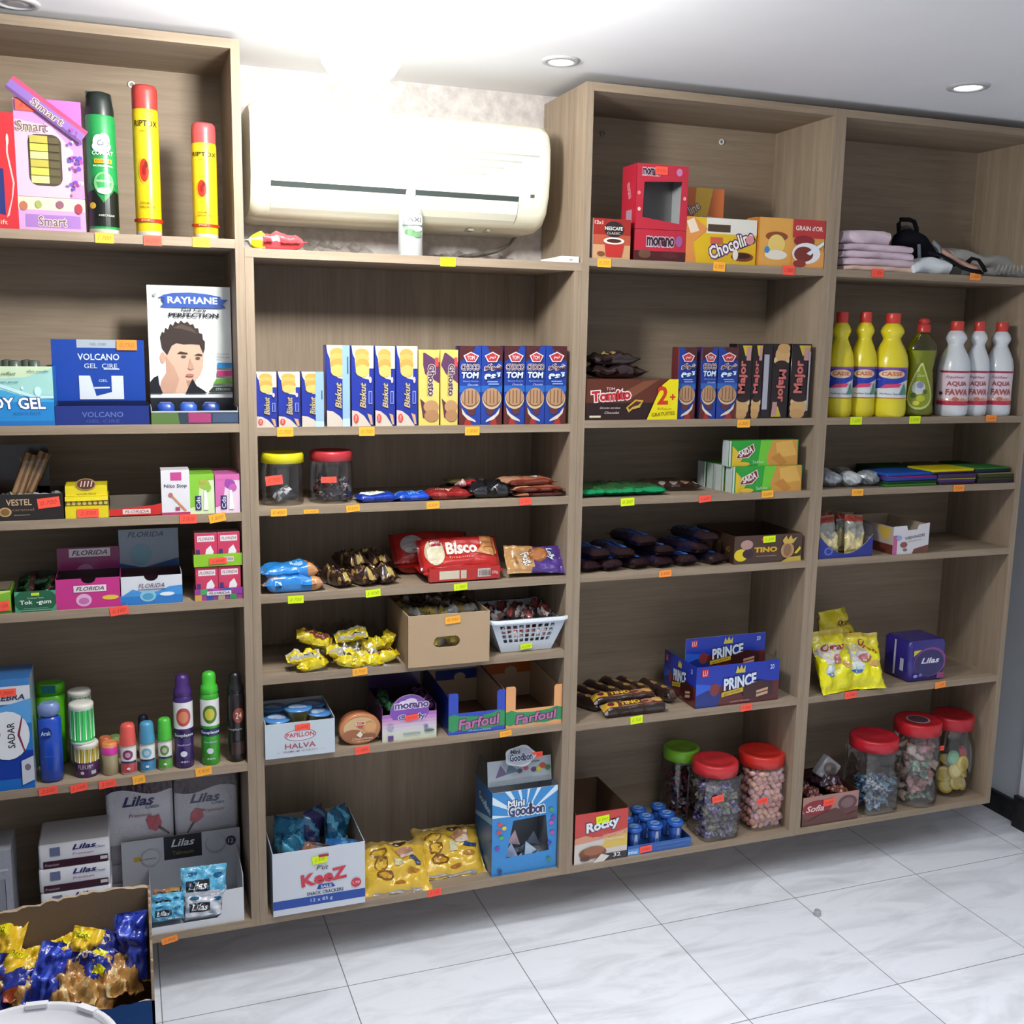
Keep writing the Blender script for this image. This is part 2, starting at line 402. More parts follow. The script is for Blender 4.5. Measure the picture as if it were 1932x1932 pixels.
for key, lst in {
    'A': [(197, 449, 'o', '1.700'), (288, 454, 'r', '6.200'), (380, 457, 'o', '3.900'), (355, 979, 'r', '2.000'), (410, 977, 'o', '1.500', 0.034, 0.018, 10), (225, 1152, 'r', '0.100', 0.036, 0.018, 8),
          (91, 1492, 'r', '2.500', 0.036, 0.017, 5), (149, 1486, 'r', '1.100', 0.034, 0.017, 8), (203, 1479, 'r', '2.200', 0.034, 0.017, 6), (262, 1471, 'o', '2.200', 0.025, 0.018, 6), (384, 1455, 'o', '7.900', 0.034, 0.019, 6), (320, 1773, 'O', '2.000', 0.034, 0.015, 10)],
    'B': [(845, 494, 'y', '1.500'), (538, 815, 'o', '0.700'), (692, 814, 'o', '0.700'), (891, 813, 'o', '1.800'), (526, 967, 'o', '0.400', 0.034, 0.016), (587, 965, 'o', '0.100', 0.032, 0.009), (666, 959, 'o', '0.200', 0.03, 0.015, 5), (817, 953, 'o', '0.300', 0.03, 0.016, 2), (991, 946, 'r', '0.300', 0.03, 0.016, 4),
          (558, 1131, 'y', '0.700', 0.034, 0.017), (704, 1119, 'y', '1.000', 0.034, 0.017, 4), (869, 1107, 'y', '1.300', 0.032, 0.016, 4), (679, 1267, 'o', '0.700', 0.034, 0.017, 4), (684, 1415, 'r', '1.500', 0.034, 0.018, 5), (954, 1384, 'o', '0.500', 0.03, 0.014, 5), (820, 1684, 'r', '1.100', 0.032, 0.018, 5)],
    'C': [(1140, 496, 'o', '0.250'), (1357, 503, 'o', '0.300', 0.032, 0.022, -2), (1488, 510, 'r', '1.200', 0.034, 0.022), (1403, 799, 'o', '1.200', 0.036), (1184, 947, 'y', '0.300', 0.036, 0.019, 2), (1330, 941, 'r', '0.600', 0.034, 0.017, 5), (1448, 932, 'o', '0.600', 0.034, 0.018, 3),
          (1255, 1082, 'O', '0.500', 0.034, 0.017, 3), (1201, 1358, 'y', '0.700', 0.034, 0.02, 4), (1408, 1335, 'r', '0.700', 0.034, 0.018, 3)],
    'D': [(1656, 515, 'r', '1.700', 0.036, 0.02), (1840, 522, 'O', '1.400', 0.036, 0.018), (1615, 794, 'y', '1.600', 0.036, 0.02), (1726, 792, 'y', '1.900', 0.036, 0.02), (1870, 789, 'O', '1.500', 0.036, 0.018), (1618, 929, 'o', '0.700', 0.036, 0.018), (1809, 921, 'O', '0.500', 0.036, 0.018), (1605, 1311, 'r', '1.100', 0.038, 0.02, 3), (1774, 1292, 'O', '2.300', 0.036, 0.018, 5)],
}.items():
    for t in lst: tag(key, *t)
def ring_cover(key, u, v, rim):
    p = PW(u, v, 0.2495); r = US[key]; mb = MB(); n = 14; vs = []
    for R_, y in ((0.0075, 0), (0.0075, -0.003), (0.0042, -0.003), (0.0042, 0)):
        for i in range(n): a = 2*PI*i/n; vs.append((R_*math.cos(a), y, R_*math.sin(a)))
    fs = []
    for k in range(4):
        for i in range(n): fs.append((k*n+i, k*n+(i+1) % n, ((k+1) % 4)*n+(i+1) % n, ((k+1) % 4)*n+i))
    mb.add(vs, fs, rim, 'plastic', True); mb.build('screw_cover', r, p - r.location)
ring_cover('C', 1361, 268, '#e8eef2'); ring_cover('C', 1137, 252, '#8a8680'); ring_cover('A', 248, 160, '#f0f0f0')

# ------------------------------------------------------------------ ceiling lights
def globe_lamp():
    r = empty('globe_lamp', (0.26, -0.55, CEIL)); T(r, 'glowing white globe lamp hanging just below the ceiling before the air conditioner', 'lamp')
    mb = MB(); lathe(mb, [(0.020, -0.030), (0.045, -0.022), (0.052, -0.006), (0.052, 0)], 32, 'plastic', '#f2f2f2'); mb.build('ceiling_rose', r)
    mb = MB(); lathe(mb, [(0.022, -0.082), (0.026, -0.074), (0.026, -0.045), (0.018, -0.0305)], 24, 'plastic', '#e8e8e8'); mb.build('lamp_holder', r)
    mb = MB(); R_ = 0.066; lathe(mb, [(max(0.004, R_*math.sin(PI*i/14)), -0.143 - R_*math.cos(PI*i/14)) for i in range(14)], 36, 'lamp_glow', '#ffffff'); mb.build('globe', r)
globe_lamp()
def downlight(u, v, R_, label, lit=True):
    p = PZ(u, v, CEIL); r = empty('downlight', (p.x, p.y, CEIL)); T(r, label, 'downlight', 'recessed ceiling downlights')
    mb = MB(); lathe(mb, [(R_*0.62, -0.001), (R_*0.66, -0.005), (R_*0.95, -0.004), (R_, 0)], 28, 'plastic', '#b9b9bd', cap=False); mb.build('bezel', r)
    mb = MB(); lathe(mb, [(R_*0.3, -0.0035), (R_*0.60, -0.0028), (R_*0.61, 0)], 24, 'spot_glow' if lit else 'plastic', '#9a9a9c'); mb.build('lens', r)
downlight(1058, 114, 0.042, 'small lit recessed downlight to the right of the big ceiling lamp')
downlight(1827, 163, 0.048, 'bright recessed downlight above the rightmost shelving unit')
downlight(30, 4, 0.042, 'unlit recessed downlight above the spray cans, cut by the picture edge', False)

# ------------------------------------------------------------------ air conditioner and its neighbours
def air_conditioner():
    x0, x1 = 0.156, 0.822; r = empty('air_conditioner', (x0, 0.262, 1.70)); T(r, 'cream wall-mounted split air conditioner with a long louvre', 'air conditioner')
    prof = [(0.0, 0.0), (-0.12, 0.0), (-0.165, 0.010), (-0.192, 0.035), (-0.207, 0.075), (-0.213, 0.13), (-0.212, 0.185), (-0.203, 0.215), (-0.18, 0.232), (-0.13, 0.238), (0.0, 0.238)]
    W = x1 - x0; mb = MB(); vs = []; st = [(0.0, 0.93), (0.006, 0.975), (0.02, 1.0), (W-0.02, 1.0), (W-0.006, 0.975), (W, 0.93)]
    cy, cz = -0.10, 0.119; n = len(prof)
    for x, k in st:
        for y, z in prof: vs.append((x, y if y == 0 else cy + (y - cy) * k, cz + (z - cz) * (k if y else k)))
    fs = []
    for i in range(len(st) - 1):
        for j in range(n): a = i*n+j; b = i*n+(j+1) % n; fs.append((a, a+n, b+n, b))
    mb.add(vs, fs, '#f2efd8', 'plastic', True); mb.add(vs, [tuple(range(n)), tuple(reversed(range(len(vs)-n, len(vs))))], '#f2efd8', 'plastic'); mb.build('housing', r)
    # long air slot with a closed flap under it
    def yz(z):
        for (ya, za), (yb, zb) in zip(prof, prof[1:]):
            if za <= z <= zb and zb > za: return ya + (yb - ya) * (z - za) / (zb - za)
        return -0.2
    def strip(name, xa, xb, za, zb, col, e=0.0012, mat='plastic', n=4):
        mb = MB(); vs = []
        for i in range(n + 1):
            z = za + (zb - za) * i / n
            vs += [(xa, yz(z) - e, z), (xb, yz(z) - e, z), (xa, yz(z) + 0.003, z), (xb, yz(z) + 0.003, z)]
        fs = [(4*i, 4*i+1, 4*i+5, 4*i+4) for i in range(n)] + [(0, 2, 3, 1), (4*n, 4*n+1, 4*n+3, 4*n+2)]
        fs += [(4*i, 4*i+4, 4*i+6, 4*i+2) for i in range(n)] + [(4*i+1, 4*i+3, 4*i+7, 4*i+5) for i in range(n)]
        mb.add(vs, fs, col, mat); return mb.build(name, r)
    strip('air_slot', 0.040, W - 0.075, 0.062, 0.073, '#3c4341', 0.001)
    strip('louvre_flap', 0.041, W - 0.076, 0.008, 0.061, '#e6e5d2', 0.0035)
    for k in range(4): strip('groove', 0.26, W - 0.030 - 0.042 * k, 0.160 - 0.0155*k, 0.164 - 0.0155*k, '#a9aa9c', 0.0008)
    strip('front_seam', 0.01, W - 0.01, 0.1855, 0.187, '#d8d6c4', 0.0006)
    strip('indicator_window', W - 0.048, W - 0.038, 0.072, 0.079, '#5c5a50', 0.0012)
    for a, b in ((0.49, 0.503), (0.535, 0.541)): mb = MB(); bx(mb, a, b, -0.150, -0.12, -0.0015, 0.0035, '#8a887c', 'plastic'); mb.build('bottom_clip', r)
air_conditioner()
mb = MB(); p = [PW(978, 440, 0.235), PW(960, 462, 0.225), PW(935, 474, 0.215), PW(908, 480, 0.20), PW(880, 484, 0.18), PW(865, 486, 0.16)]
for q in p: q.z = max(q.z, 1.6345)
tube(mb, [q - p[0] for q in p], [0.0035, 0.004, 0.005, 0.006, 0.005, 0.004], '#6d6a66'); T(mb.build('drain_hose', loc=p[0]), 'grey drain hose curling down from the air conditioner to the board', 'hose')
# small white adapter lying on the corner of the board
xa, xb = XU(1026, 0.02, 1.629), 0.8795
mb = MB(); W = xb - xa
mb.add([(0, 0, 0), (W*0.48, 0, 0), (W*0.48, 0, 0.0135), (0, 0, 0.006), (0, 0.028, 0), (W*0.48, 0.028, 0), (W*0.48, 0.028, 0.0135), (0, 0.028, 0.006)], [(0, 1, 2, 3), (5, 4, 7, 6), (3, 2, 6, 7), (0, 4, 5, 1), (0, 3, 7, 4), (1, 5, 6, 2)], '#e6e0d6', 'plastic')
bx(mb, W*0.48, W, 0, 0.028, 0, 0.0145, '#f2f2ee', 'plastic'); cvplane(mb, (W*0.48, 0, 0), (1, 0, 0), (0, 0, 1), W*0.52, 0.0145).ell(0.55, 0.45, 0.10, 0.12, '#8f9690')
T(mb.build('white_adapter', loc=(xa, 0.012, 1.629)), 'small white plug adapter at the right end of the board under the air conditioner', 'adapter')

# ------------------------------------------------------------------ shapes shared by many goods
def bottle_tilt(o, a): o.rotation_euler.y = math.radians(a)
def box_item(name, x0, x1, y0, dep, z0, h, cols, label, cat, front=None, left=None, top=None, mat='card', group=None, rot=0):
    """closed carton; root at its front left bottom corner"""
    mb = MB(); w = x1 - x0
    c = cols if isinstance(cols, dict) else dict(front=cols, back=cols, left=cols, right=cols, top=cols, bottom=cols)
    bx(mb, 0, w, 0, dep, 0, h, c.get('front'), mat, **c)
    if front: cvplane(mb, (0, 0, 0), (1, 0, 0), (0, 0, 1), w, h, mat).paint(front)
    if left: cvplane(mb, (0, dep, 0), (0, -1, 0), (0, 0, 1), dep, h, mat).paint(left)
    if top: cvplane(mb, (0, 0, h), (1, 0, 0), (0, 1, 0), w, dep, mat).paint(top)
    o = mb.build(name, loc=(x0, y0, z0), rot=(0, 0, math.radians(rot))); T(o, label, cat, group); return o
def tray_mb(w, d, hf, hs, cols, t=0.0015, front=None, left=None, mat='card', hb=None, notch=None, inner=None):
    """open carton: front wall hf high, side walls hs, back wall hb; root front left bottom corner"""
    mb = MB(); hb = hs if hb is None else hb; c = cols; i = inner or '#b9a88e'
    bx(mb, t, w-t, t, d-t, 0, t, i, mat, bottom=c['front'])
    if notch:      # half-round thumb cut in the front edge: (centre, radius)
        cx, r = notch[0]*w, notch[1]; n = 10
        top = [(cx - r*math.cos(PI*k/n), hf - r*0.8*math.sin(PI*k/n)) for k in range(n+1)]
        pts = [(0, 0), (w, 0), (w, hf)] + top[::-1] + [(0, hf)]
        extr(mb, pts, 0, t, c['front'], i, mat)
    else: bx(mb, 0, w, 0, t, 0, hf, c['front'], mat, back=i)
    bx(mb, 0, t, t, d, 0, hs, c.get('side', c['front']), mat, right=i); bx(mb, w-t, w, t, d, 0, hs, c.get('side', c['front']), mat, left=i)
    bx(mb, t, w-t, d-t, d, 0, hb, i, mat, back=c['front'])
    if front: cvplane(mb, (0, 0, 0), (1, 0, 0), (0, 0, 1), w, hf, mat).paint(front)
    if left: cvplane(mb, (0, d, 0), (0, -1, 0), (0, 0, 1), d, hs, mat).paint(left)
    return mb
def extr(mb, pts, y0, y1, cf, cb, mat):
    """polygon in the XZ plane (counter-clockwise seen from the front) given thickness from y0 to y1"""
    n = len(pts); tri = tessellate_polygon([[Vector((p[0], p[1], 0)) for p in pts]]); ff = []
    for t in tri:
        a, b, c = [pts[i] for i in t]; cr = (b[0]-a[0])*(c[1]-a[1]) - (b[1]-a[1])*(c[0]-a[0]); ff.append(tuple(t) if cr > 0 else tuple(reversed(t)))
    v0 = [(p[0], y0, p[1]) for p in pts]; v1 = [(p[0], y1, p[1]) for p in pts]
    mb.add(v0, ff, cf, mat); mb.add(v1, [tuple(reversed(f)) for f in ff], cb, mat)
    mb.add(v0 + v1, [(i, i+n, (i+1) % n + n, (i+1) % n) for i in range(n)], cb, mat)
def card(parent, w, h, loc, col, art=None, tilt=0, t=0.0012, back='#c9bda6', name='header_card', pts=None, mat='card'):
    """upright printed card, child of its box; loc = front left bottom corner"""
    mb = MB(); extr(mb, pts or [(0, 0), (w, 0), (w, h), (0, h)], 0, t, col, back, mat)
    if art: cvplane(mb, (0, 0, 0), (1, 0, 0), (0, 0, 1), w, h, mat).paint(art)
    return mb.build(name, parent, loc, (math.radians(tilt), 0, 0))
def pack_S(s, t, fin, p=4.0, pt=None):
    a = max(0.0, 1 - abs(2*s - 1) ** p) ** 0.5
    tt = (t - fin) / (1 - 2*fin)
    b = 0.0 if tt <= 0 or tt >= 1 else max(0.0, 1 - abs(2*tt - 1) ** (pt or p)) ** 0.55
    return a * b
def pillow(w, l, h, colfn, seed=0, fin=0.06, nx=18, ny=22, mat='film', wr=0.10, p=5.0, art=None, amat=None, pt=None):
    """sealed flow-wrap pack lying on z=0: w along X, l along Y (fins at the two Y ends)"""
    mb = MB(); rnd = random.Random(seed); off = Vector((rnd.random()*50, rnd.random()*50, rnd.random()*50))
    def P(s, t, side):
        S = pack_S(s, t, fin, p, pt); x = (s - 0.5) * w; y = (t - 0.5) * l
        nz = noise.noise(Vector((x, y, 0)) * (5.5 / max(w, l)) + off) * wr * 1.1 * h + noise.noise(Vector((x*1.6, y, 3)) * (13 / max(w, l)) + off) * wr * 0.55 * h
        zc = h*0.5*0.5 + (h * 0.25) * 1.0
        pin = 1 - 0.06 * math.sin(PI * t) * (1 - S)
        z = zc + (side * h * 0.5 * S) + (nz * (0.35 + S) if side > 0 else min(0, nz) * 0)
        if S < 0.02: z += math.sin((x / w) * 40) * 0.0006 + nz * 0.6
        if side < 0: z = max(z, 0.0)
        return Vector((x * pin, y, max(z, 0.0003)))
    v = []; f = []; c = []
    for j in range(ny + 1):
        for i in range(nx + 1): v.append(P(i/nx, j/ny, 1))
    N = (nx+1) * (ny+1)
    for j in range(ny + 1):
        for i in range(nx + 1):
            q = P(i/nx, j/ny, -1); v.append(q)
    for j in range(ny):
        for i in range(nx):
            a = j*(nx+1)+i; s, t = (i+0.5)/nx, (j+0.5)/ny
            f.append((a, a+1, a+nx+2, a+nx+1)); c.append(C(colfn(s, t)))
            f.append((N+a, N+a+nx+1, N+a+nx+2, N+a+1)); c.append(C(colfn(s, t)))
    for j in range(ny):
        for i in (0, nx):
            a = j*(nx+1)+i; b = a+nx+1; f.append((a, b, N+b, N+a) if i == 0 else (b, a, N+a, N+b)); c.append(C(colfn(0.0 if i == 0 else 1.0, (j+0.5)/ny)))
    mb.add(v, f, c, mat, True)
    if art:
        def G(s, t, e):
            a = min(max(s, 0), 1)*nx; b = min(max(t, 0), 1)*ny; i = min(int(a), nx-1); j = min(int(b), ny-1); a -= i; b -= j; k = j*(nx+1)+i
            return v[k].lerp(v[k+1], a).lerp(v[k+nx+1].lerp(v[k+nx+2], a), b) + Vector((0, 0, 0.0004 + e))
        Cv(mb, G, w, l, amat or mat, gx=nx, gy=ny).paint(art)
    return mb
def rotart(art):
    """the same artwork turned so that its reading direction runs along +Y (pack length)"""
    out = []
    for a in art:
        k = a[0]
        if k == 'r': out.append(('r', 1-a[4], a[1], 1-a[2], a[3], a[5]))
        elif k == 'e': out.append(('e', 1-a[2], a[1], a[4], a[3], a[5]))
        elif k == 'p': out.append(('p', [(1-y, x) for x, y in a[1]], a[2]))
        elif k == 't':
            o = dict(a[7]) if len(a) > 7 else {}; o['rot'] = o.get('rot', 0) + 90
            out.append(('t', a[1], 1-a[3], a[2], a[4], a[5], a[6], o))
    return out
def BI(name, u0, u1, vt, z, y, dep, cols, label, cat, **k):
    x0, x1 = XU(u0, y, z), XU(u1, y, z); return box_item(name, x0, x1, y, dep, z, ZV(vt, (x0+x1)/2, y) - z, cols, label, cat, **k)
def geo(u0, u1, vt, z, y):
    x0, x1 = XU(u0, y, z), XU(u1, y, z); return x0, x1, ZV(vt, (x0+x1)/2, y) - z
def stick(o, u, v, y, col, txt, **k):
    """price sticker on the front face (depth y) of the thing o"""
    p = PW(u, v, y) - o.location; p.y = y - o.location.y - 0.0015; sticker(o, p, col, txt, **k)
# ================================================================== unit A, top shelf: spray cans and gift boxes
z = ZA[1]
o = BI('biscuit_gift_box', -50, 37, 209, z, 0.012, 0.09, '#c22f36', 'red box with a pale swirl line at the left picture edge on the top shelf', 'box', mat='gloss',
       front=[('p', [(0.30, 0.15), (0.72, 0.12), (0.72, 0.52), (0.30, 0.52)], '#27306a'), ('p', [(0.82, 0.80), (0.86, 0.80), (0.84, 0.66), (0.95, 0.40), (0.90, 0.28), (0.80, 0.12), (0.74, 0.10), (0.87, 0.27), (0.91, 0.40), (0.80, 0.66)], '#f0b8b0'), ('e', 0.84, 0.77, 0.03, 0.05, '#f3c9c0'), ('t', 'Gift', 0.6, 0.06, 0.3, 0.04, '#e8c9a0')])
sm = dict(oc='#f5efc0', bold=0.03)
x0, x1, h = geo(37, 163, 187, z, 0.012)
mb = MB(); w = x1 - x0; hl = 0.062; LI = '#c88fc4'
bx(mb, 0, w, 0, 0.075, 0, hl, '#c596c2', 'gloss', top='#3a3226')
r = 0.018
def rr(x0, z0, x1, z1, r, n=5):
    p = []
    for cx, cz, a0 in ((x1-r, z0+r, -90), (x1-r, z1-r, 0), (x0+r, z1-r, 90), (x0+r, z0+r, 180)):
        p += [(cx + r*math.cos(math.radians(a0+90*i/n)), cz + r*math.sin(math.radians(a0+90*i/n))) for i in range(n+1)]
    return p
bx(mb, 0.001, w-0.001, 0.004, 0.075, hl+0.001, h, '#c48ac4', 'gloss')
cv = cvplane(mb, (0, 0.004, 0), (1, 0, 0), (0, 0, 1), w, h, 'gloss')
N = lambda pts: [(a / w, b / h) for a, b in pts]
cv.paint([('p', [(0, 0.26), (1, 0.26), (1, 1), (0, 1)], '#c78fc6'), ('p', [(0, 0.26), (0.78, 0.26), (0.86, 0.62), (0.55, 0.80), (0, 0.84)], '#d5b3d2'), ('p', [(0.45, 0.9), (1, 0.72), (1, 1), (0.45, 1)], '#b96bb8')])
wp = N(rr(0.022, hl+0.022, 0.085 * w / 0.125, h-0.064, 0.016)); cv.poly(wp, '#4b432c'); cv.k += 1
bx_ = [min(p[0] for p in wp), min(p[1] for p in wp), max(p[0] for p in wp), max(p[1] for p in wp)]
for i in range(6):
    a = bx_[1] + (bx_[3]-bx_[1]) * (0.05 + i*0.155); cv.rect(bx_[0]+0.03, a, bx_[0]+(bx_[2]-bx_[0])*0.60, a+0.055, ['#d9cf8a', '#c8bc55', '#b5a94c'][i % 3])
    cv.rect(bx_[0]+(bx_[2]-bx_[0])*0.62, a, bx_[2]-0.03, a+0.045, '#5c5339')
cv.text('Smart', 0.27, 0.79, 0.46, 0.075, '#7a5a72', **sm)
rnd = random.Random(4)
for i in range(26):
    a, b = 0.80 + rnd.random()*0.17, 0.28 + rnd.random()*0.5; cv.ell(a, b, 0.018+rnd.random()*0.022, 0.012+rnd.random()*0.012, rnd.choice(['#6a4aa8', '#a04a9a', '#e09a70', '#8a3a7a', '#5a50b0', '#e8c8d8']), n=7)
cv = cvplane(mb, (0, 0, 0), (1, 0, 0), (0, 0, 1), w, hl, 'gloss'); cv.paint([('r', 0, 0.62, 1, 1, '#d9d0b0'), ('r', 0.1, 0.10, 0.92, 0.48, '#9a72b0'), ('t', 'Smart', 0.5, 0.29, 0.42, 0.30, '#7a5a72', sm), ('e', 0.08, 0.72, 0.06, 0.14, '#b06a50'), ('e', 0.3, 0.78, 0.05, 0.12, '#9aa05a'), ('e', 0.62, 0.80, 0.06, 0.12, '#8a5a6a'), ('e', 0.9, 0.7, 0.06, 0.16, '#a03a4a')])
box = mb.build('biscuit_gift_box', loc=(x0, 0.012, z)); T(box, 'pink gift box with rounded window and an open slanting lid flap', 'box', 'gift boxes beside the spray cans')
ob = bpy.data.objects.get('biscuit_gift_box'); T(o, group='gift boxes beside the spray cans')
mb = MB(); L_ = 0.155; bx(mb, 0, L_, 0, 0.0015, 0, 0.028, '#c04a70', 'gloss'); cvplane(mb, (0, 0, 0), (1, 0, 0), (0, 0, 1), L_, 0.028, 'gloss').paint([('r', 0, 0.0, 1, 0.72, '#8a68b0'), ('r', 0, 0.0, 1, 0.2, '#6a4a80'), ('t', 'Smart', 0.52, 0.42, 0.42, 0.5, '#7a5a72', sm)])
f_ = mb.build('lid_flap', box, (-0.012, -0.004, h + 0.014), (0, math.radians(36), 0))
stick(box, 53, 199, 0.014, 'r', '4.000', w=0.045, h=0.02)

def spray_can(x, y, z, r, h, capf, body, cap, label, art, band=None, group='insecticide spray cans', dome=False, topcol=None):
    root = empty('spray_can', (x, y, z)); T(root, label, 'spray can', group)
    hb = h * capf; mb = MB()
    prof = [(r*0.93, 0, '#b9b2a2'), (r, 0.004, '#b9b2a2'), (r*0.985, 0.009, body), (r, 0.013, body)]
    if band: prof += [(r, band[0]*h, band[1]), (r, hb - 0.006, body)] if band[0] > 0 else []
    prof += [(r, hb - 0.006, body), (r*0.93, hb + 0.001, body)]
    lathe(mb, prof, 32, 'gloss'); a0 = 2
    cv = cvcyl(mb, lambda q: r, 0.014, hb - 0.007, a0=a0 + math.degrees(math.atan2(-(x - CAMLOC.x), -(y - CAMLOC.y)) ) * 0 - math.degrees(math.atan2(x - CAMLOC.x, y - CAMLOC.y)), arc=175); cv.paint(art)
    mb.build('canister', root); mb = MB()
    if dome:    # trigger cap with a scooped top
        lathe(mb, [(r*0.94, hb - 0.002), (r*0.95, hb + 0.01), (r*0.86, h - 0.02), (r*0.80, h - 0.004), (r*0.5, h - 0.001), (r*0.35, h - 0.012)], 28, 'plastic', cap)
        bx(mb, -r*0.85, -r*0.45, -r*0.3, r*0.3, h-0.012, h-0.001, cap, 'plastic')
    else: lathe(mb, [(r*0.98, hb - 0.001), (r*0.98, h - 0.012), (r*0.94, h - 0.004), (r*0.80, h), (r*0.4, h + 0.0005)], 28, 'gloss', cap)
    mb.build('cap', root); return root
def can_at(u0, u1, vt, z, y, **k):
    r0 = (XU(u1, y, z) - XU(u0, y, z)) / 2 * 0.955; x = XU((u0+u1)/2, y + 0.0, z); yy = y + r0
    x = XU((u0+u1)/2, yy, z); return spray_can(x, yy, z, r0, ZV(vt, x, yy) - z, **k)
can_at(167, 228, 174, z, 0.012, capf=0.83, body='#1f8a45', cap='#1c2420', dome=True, label='green and black insecticide spray can beside the pink gift box', art=[
    ('r', 0, 0, 1, 0.34, '#12160f'), ('p', [(0, 0.3), (0.3, 0.34), (0.5, 0.22), (0.75, 0.34), (1, 0.3), (1, 0.4), (0, 0.4)], '#1f7a3a'),
    ('e', 0.45, 0.78, 0.13, 0.07, '#e8ece8'), ('e', 0.56, 0.80, 0.12, 0.065, '#e8ece8'), ('e', 0.50, 0.74, 0.20, 0.055, '#e8ece8'), ('t', 'Care', 0.54, 0.775, 0.24, 0.055, '#1a2430', dict(shear=0.3)),
    ('t', 'COMBAT', 0.52, 0.68, 0.44, 0.038, '#f4f4f0', dict(bold=0.04)), ('r', 0.34, 0.585, 0.70, 0.625, '#d8a020'), ('t', 'EXTREME', 0.52, 0.605, 0.30, 0.018, '#8a2010'), ('t', 'PROFESSIONAL', 0.52, 0.56, 0.40, 0.018, '#e8f0e8'),
    ('e', 0.52, 0.40, 0.20, 0.105, '#7ab878'), ('e', 0.52, 0.41, 0.15, 0.08, '#3a9a50'), ('t', 'PROFESSIONNEL', 0.52, 0.42, 0.28, 0.02, '#e0f0d8'), ('e', 0.52, 0.33, 0.14, 0.03, '#c9d6cc'), ('e', 0.28, 0.19, 0.07, 0.03, '#c9a030'), ('t', 'INSECTICIDE', 0.55, 0.10, 0.3, 0.018, '#c8ccc0')])
yel = lambda s, n: [('t', s, 0.5, 0.90, n, 0.052, '#2a2210', dict(bold=0.035)), ('t', 'INSECTICIDE', 0.52, 0.835, 0.34, 0.014, '#7a6a20'), ('e', 0.42, 0.50, 0.135, 0.115, '#f0b020'), ('e', 0.42, 0.50, 0.115, 0.10, '#c8301c'), ('e', 0.42, 0.50, 0.05, 0.045, '#8a1a10'), ('e', 0.47, 0.55, 0.04, 0.03, '#6a1a10'),
    ('t', 'DOUBLE', 0.45, 0.22, 0.28, 0.02, '#4a4010'), ('t', 'EFFICACITE', 0.48, 0.185, 0.36, 0.02, '#4a4010'), ('r', 0, 0.055, 1, 0.085, '#b02a18'), ('t', 'STOP', 0.42, 0.07, 0.2, 0.016, '#f4e0a0')]
can_at(256, 308, 163, z, 0.012, capf=0.845, body='#d8b414', cap='#b03a34', label='tall yellow spray can with red cap, the taller of the two yellow cans', art=yel('RIPTOX', 0.62))
can_at(364, 414, 234, z, 0.012, capf=0.83, body='#d8b81c', cap='#b84a4a', label='short yellow spray can with red cap near the cabinet side', art=yel('RIPTOX', 0.70))

# ================================================================== unit A, second shelf: hair gel displays
z = ZA[2]
gx0, gx1, gh = geo(-70, 104, 691, z, 0.006)
mb = tray_mb(gx1-gx0, 0.12, gh, gh, dict(front='#2a86c4', side='#2a78b0'), inner='#8a8474', mat='gloss',
   front=[('r', 0, 0.5, 1, 1, '#9fd0c8'), ('p', [(0.3, 0.78), (0.7, 0.82), (1, 0.98), (1, 1), (0.3, 1)], '#c9dcb8'), ('p', [(0, 0.66), (0.45, 0.60), (0.7, 0.48), (1, 0.44), (1, 0.30), (0, 0.3)], '#3c9ccc'), ('p', [(0.4, 0.66), (0.62, 0.54), (0.8, 0.46), (1, 0.46), (1, 0.50), (0.8, 0.51), (0.62, 0.60), (0.4, 0.72)], '#bfe6ee'), ('r', 0, 0, 1, 0.40, '#1c7fc2'), ('r', 0, 0, 1, 0.08, '#1a68ae'),
     ('e', 0.83, 0.58, 0.04, 0.08, '#c8eef0'), ('e', 0.66, 0.64, 0.015, 0.03, '#d8f4f4'), ('t', 'BODY GEL', 0.50, 0.38, 0.82, 0.20, '#f4f8fa', dict(bold=0.05, oc='#1a3f8a', shear=-0.1)), ('t', 'coiffant', 0.52, 0.88, 0.16, 0.06, '#3a5a50', dict(shear=0.3)), ('t', 'sans alcool', 0.52, 0.74, 0.20, 0.035, '#2a5a60'), ('t', 'effet mouille', 0.84, 0.92, 0.24, 0.035, '#3a6a60'), ('t', 'extra fort', 0.70, 0.22, 0.30, 0.05, '#1f5f9c')])
o = mb.build('display_box', loc=(gx0, 0.006, z)); T(o, 'pale blue hair gel display box cut by the left picture edge', 'display box', 'hair gel display boxes')
for i in range(7):
    mb = MB(); r_ = 0.0165; lathe(mb, [(r_, 0), (r_, gh-0.012), (r_*0.7, gh-0.004), (r_*0.7, gh+0.008), (r_*0.2, gh+0.010)], 14, 'plastic', '#4a5248')
    T(mb.build('gel_tube', loc=(gx0 + 0.022 + i*0.0355 if i < 4 else gx0 + 0.04 + (i-4)*0.036, 0.045 if i < 4 else 0.095, z + 0.0016)), 'dark capped gel tube standing inside the pale blue display box', 'tube', 'gel tubes in the pale blue display box')
x0, x1, h = geo(105, 282, 766, z, 0.006); w = x1 - x0
VB = '#12409c'
mb = tray_mb(w, 0.105, h, h, dict(front='#152a72', side='#12388e'), inner='#1c2448', mat='gloss', front=[('t', 'VOLCANO', 0.50, 0.55, 0.44, 0.28, '#5a6cae', dict(bold=0.02)), ('t', 'GEL CIRE', 0.5, 0.2, 0.36, 0.16, '#44559c')])
vb = mb.build('display_box', loc=(x0, 0.006, z)); T(vb, 'deep blue hair gel display box with a blue header card', 'display box', 'hair gel display boxes')
hz = ZV(641, XU(190, 0.10, 1.4), 0.10) - z; hw = XU(275, 0.10, z) - XU(101, 0.10, z)
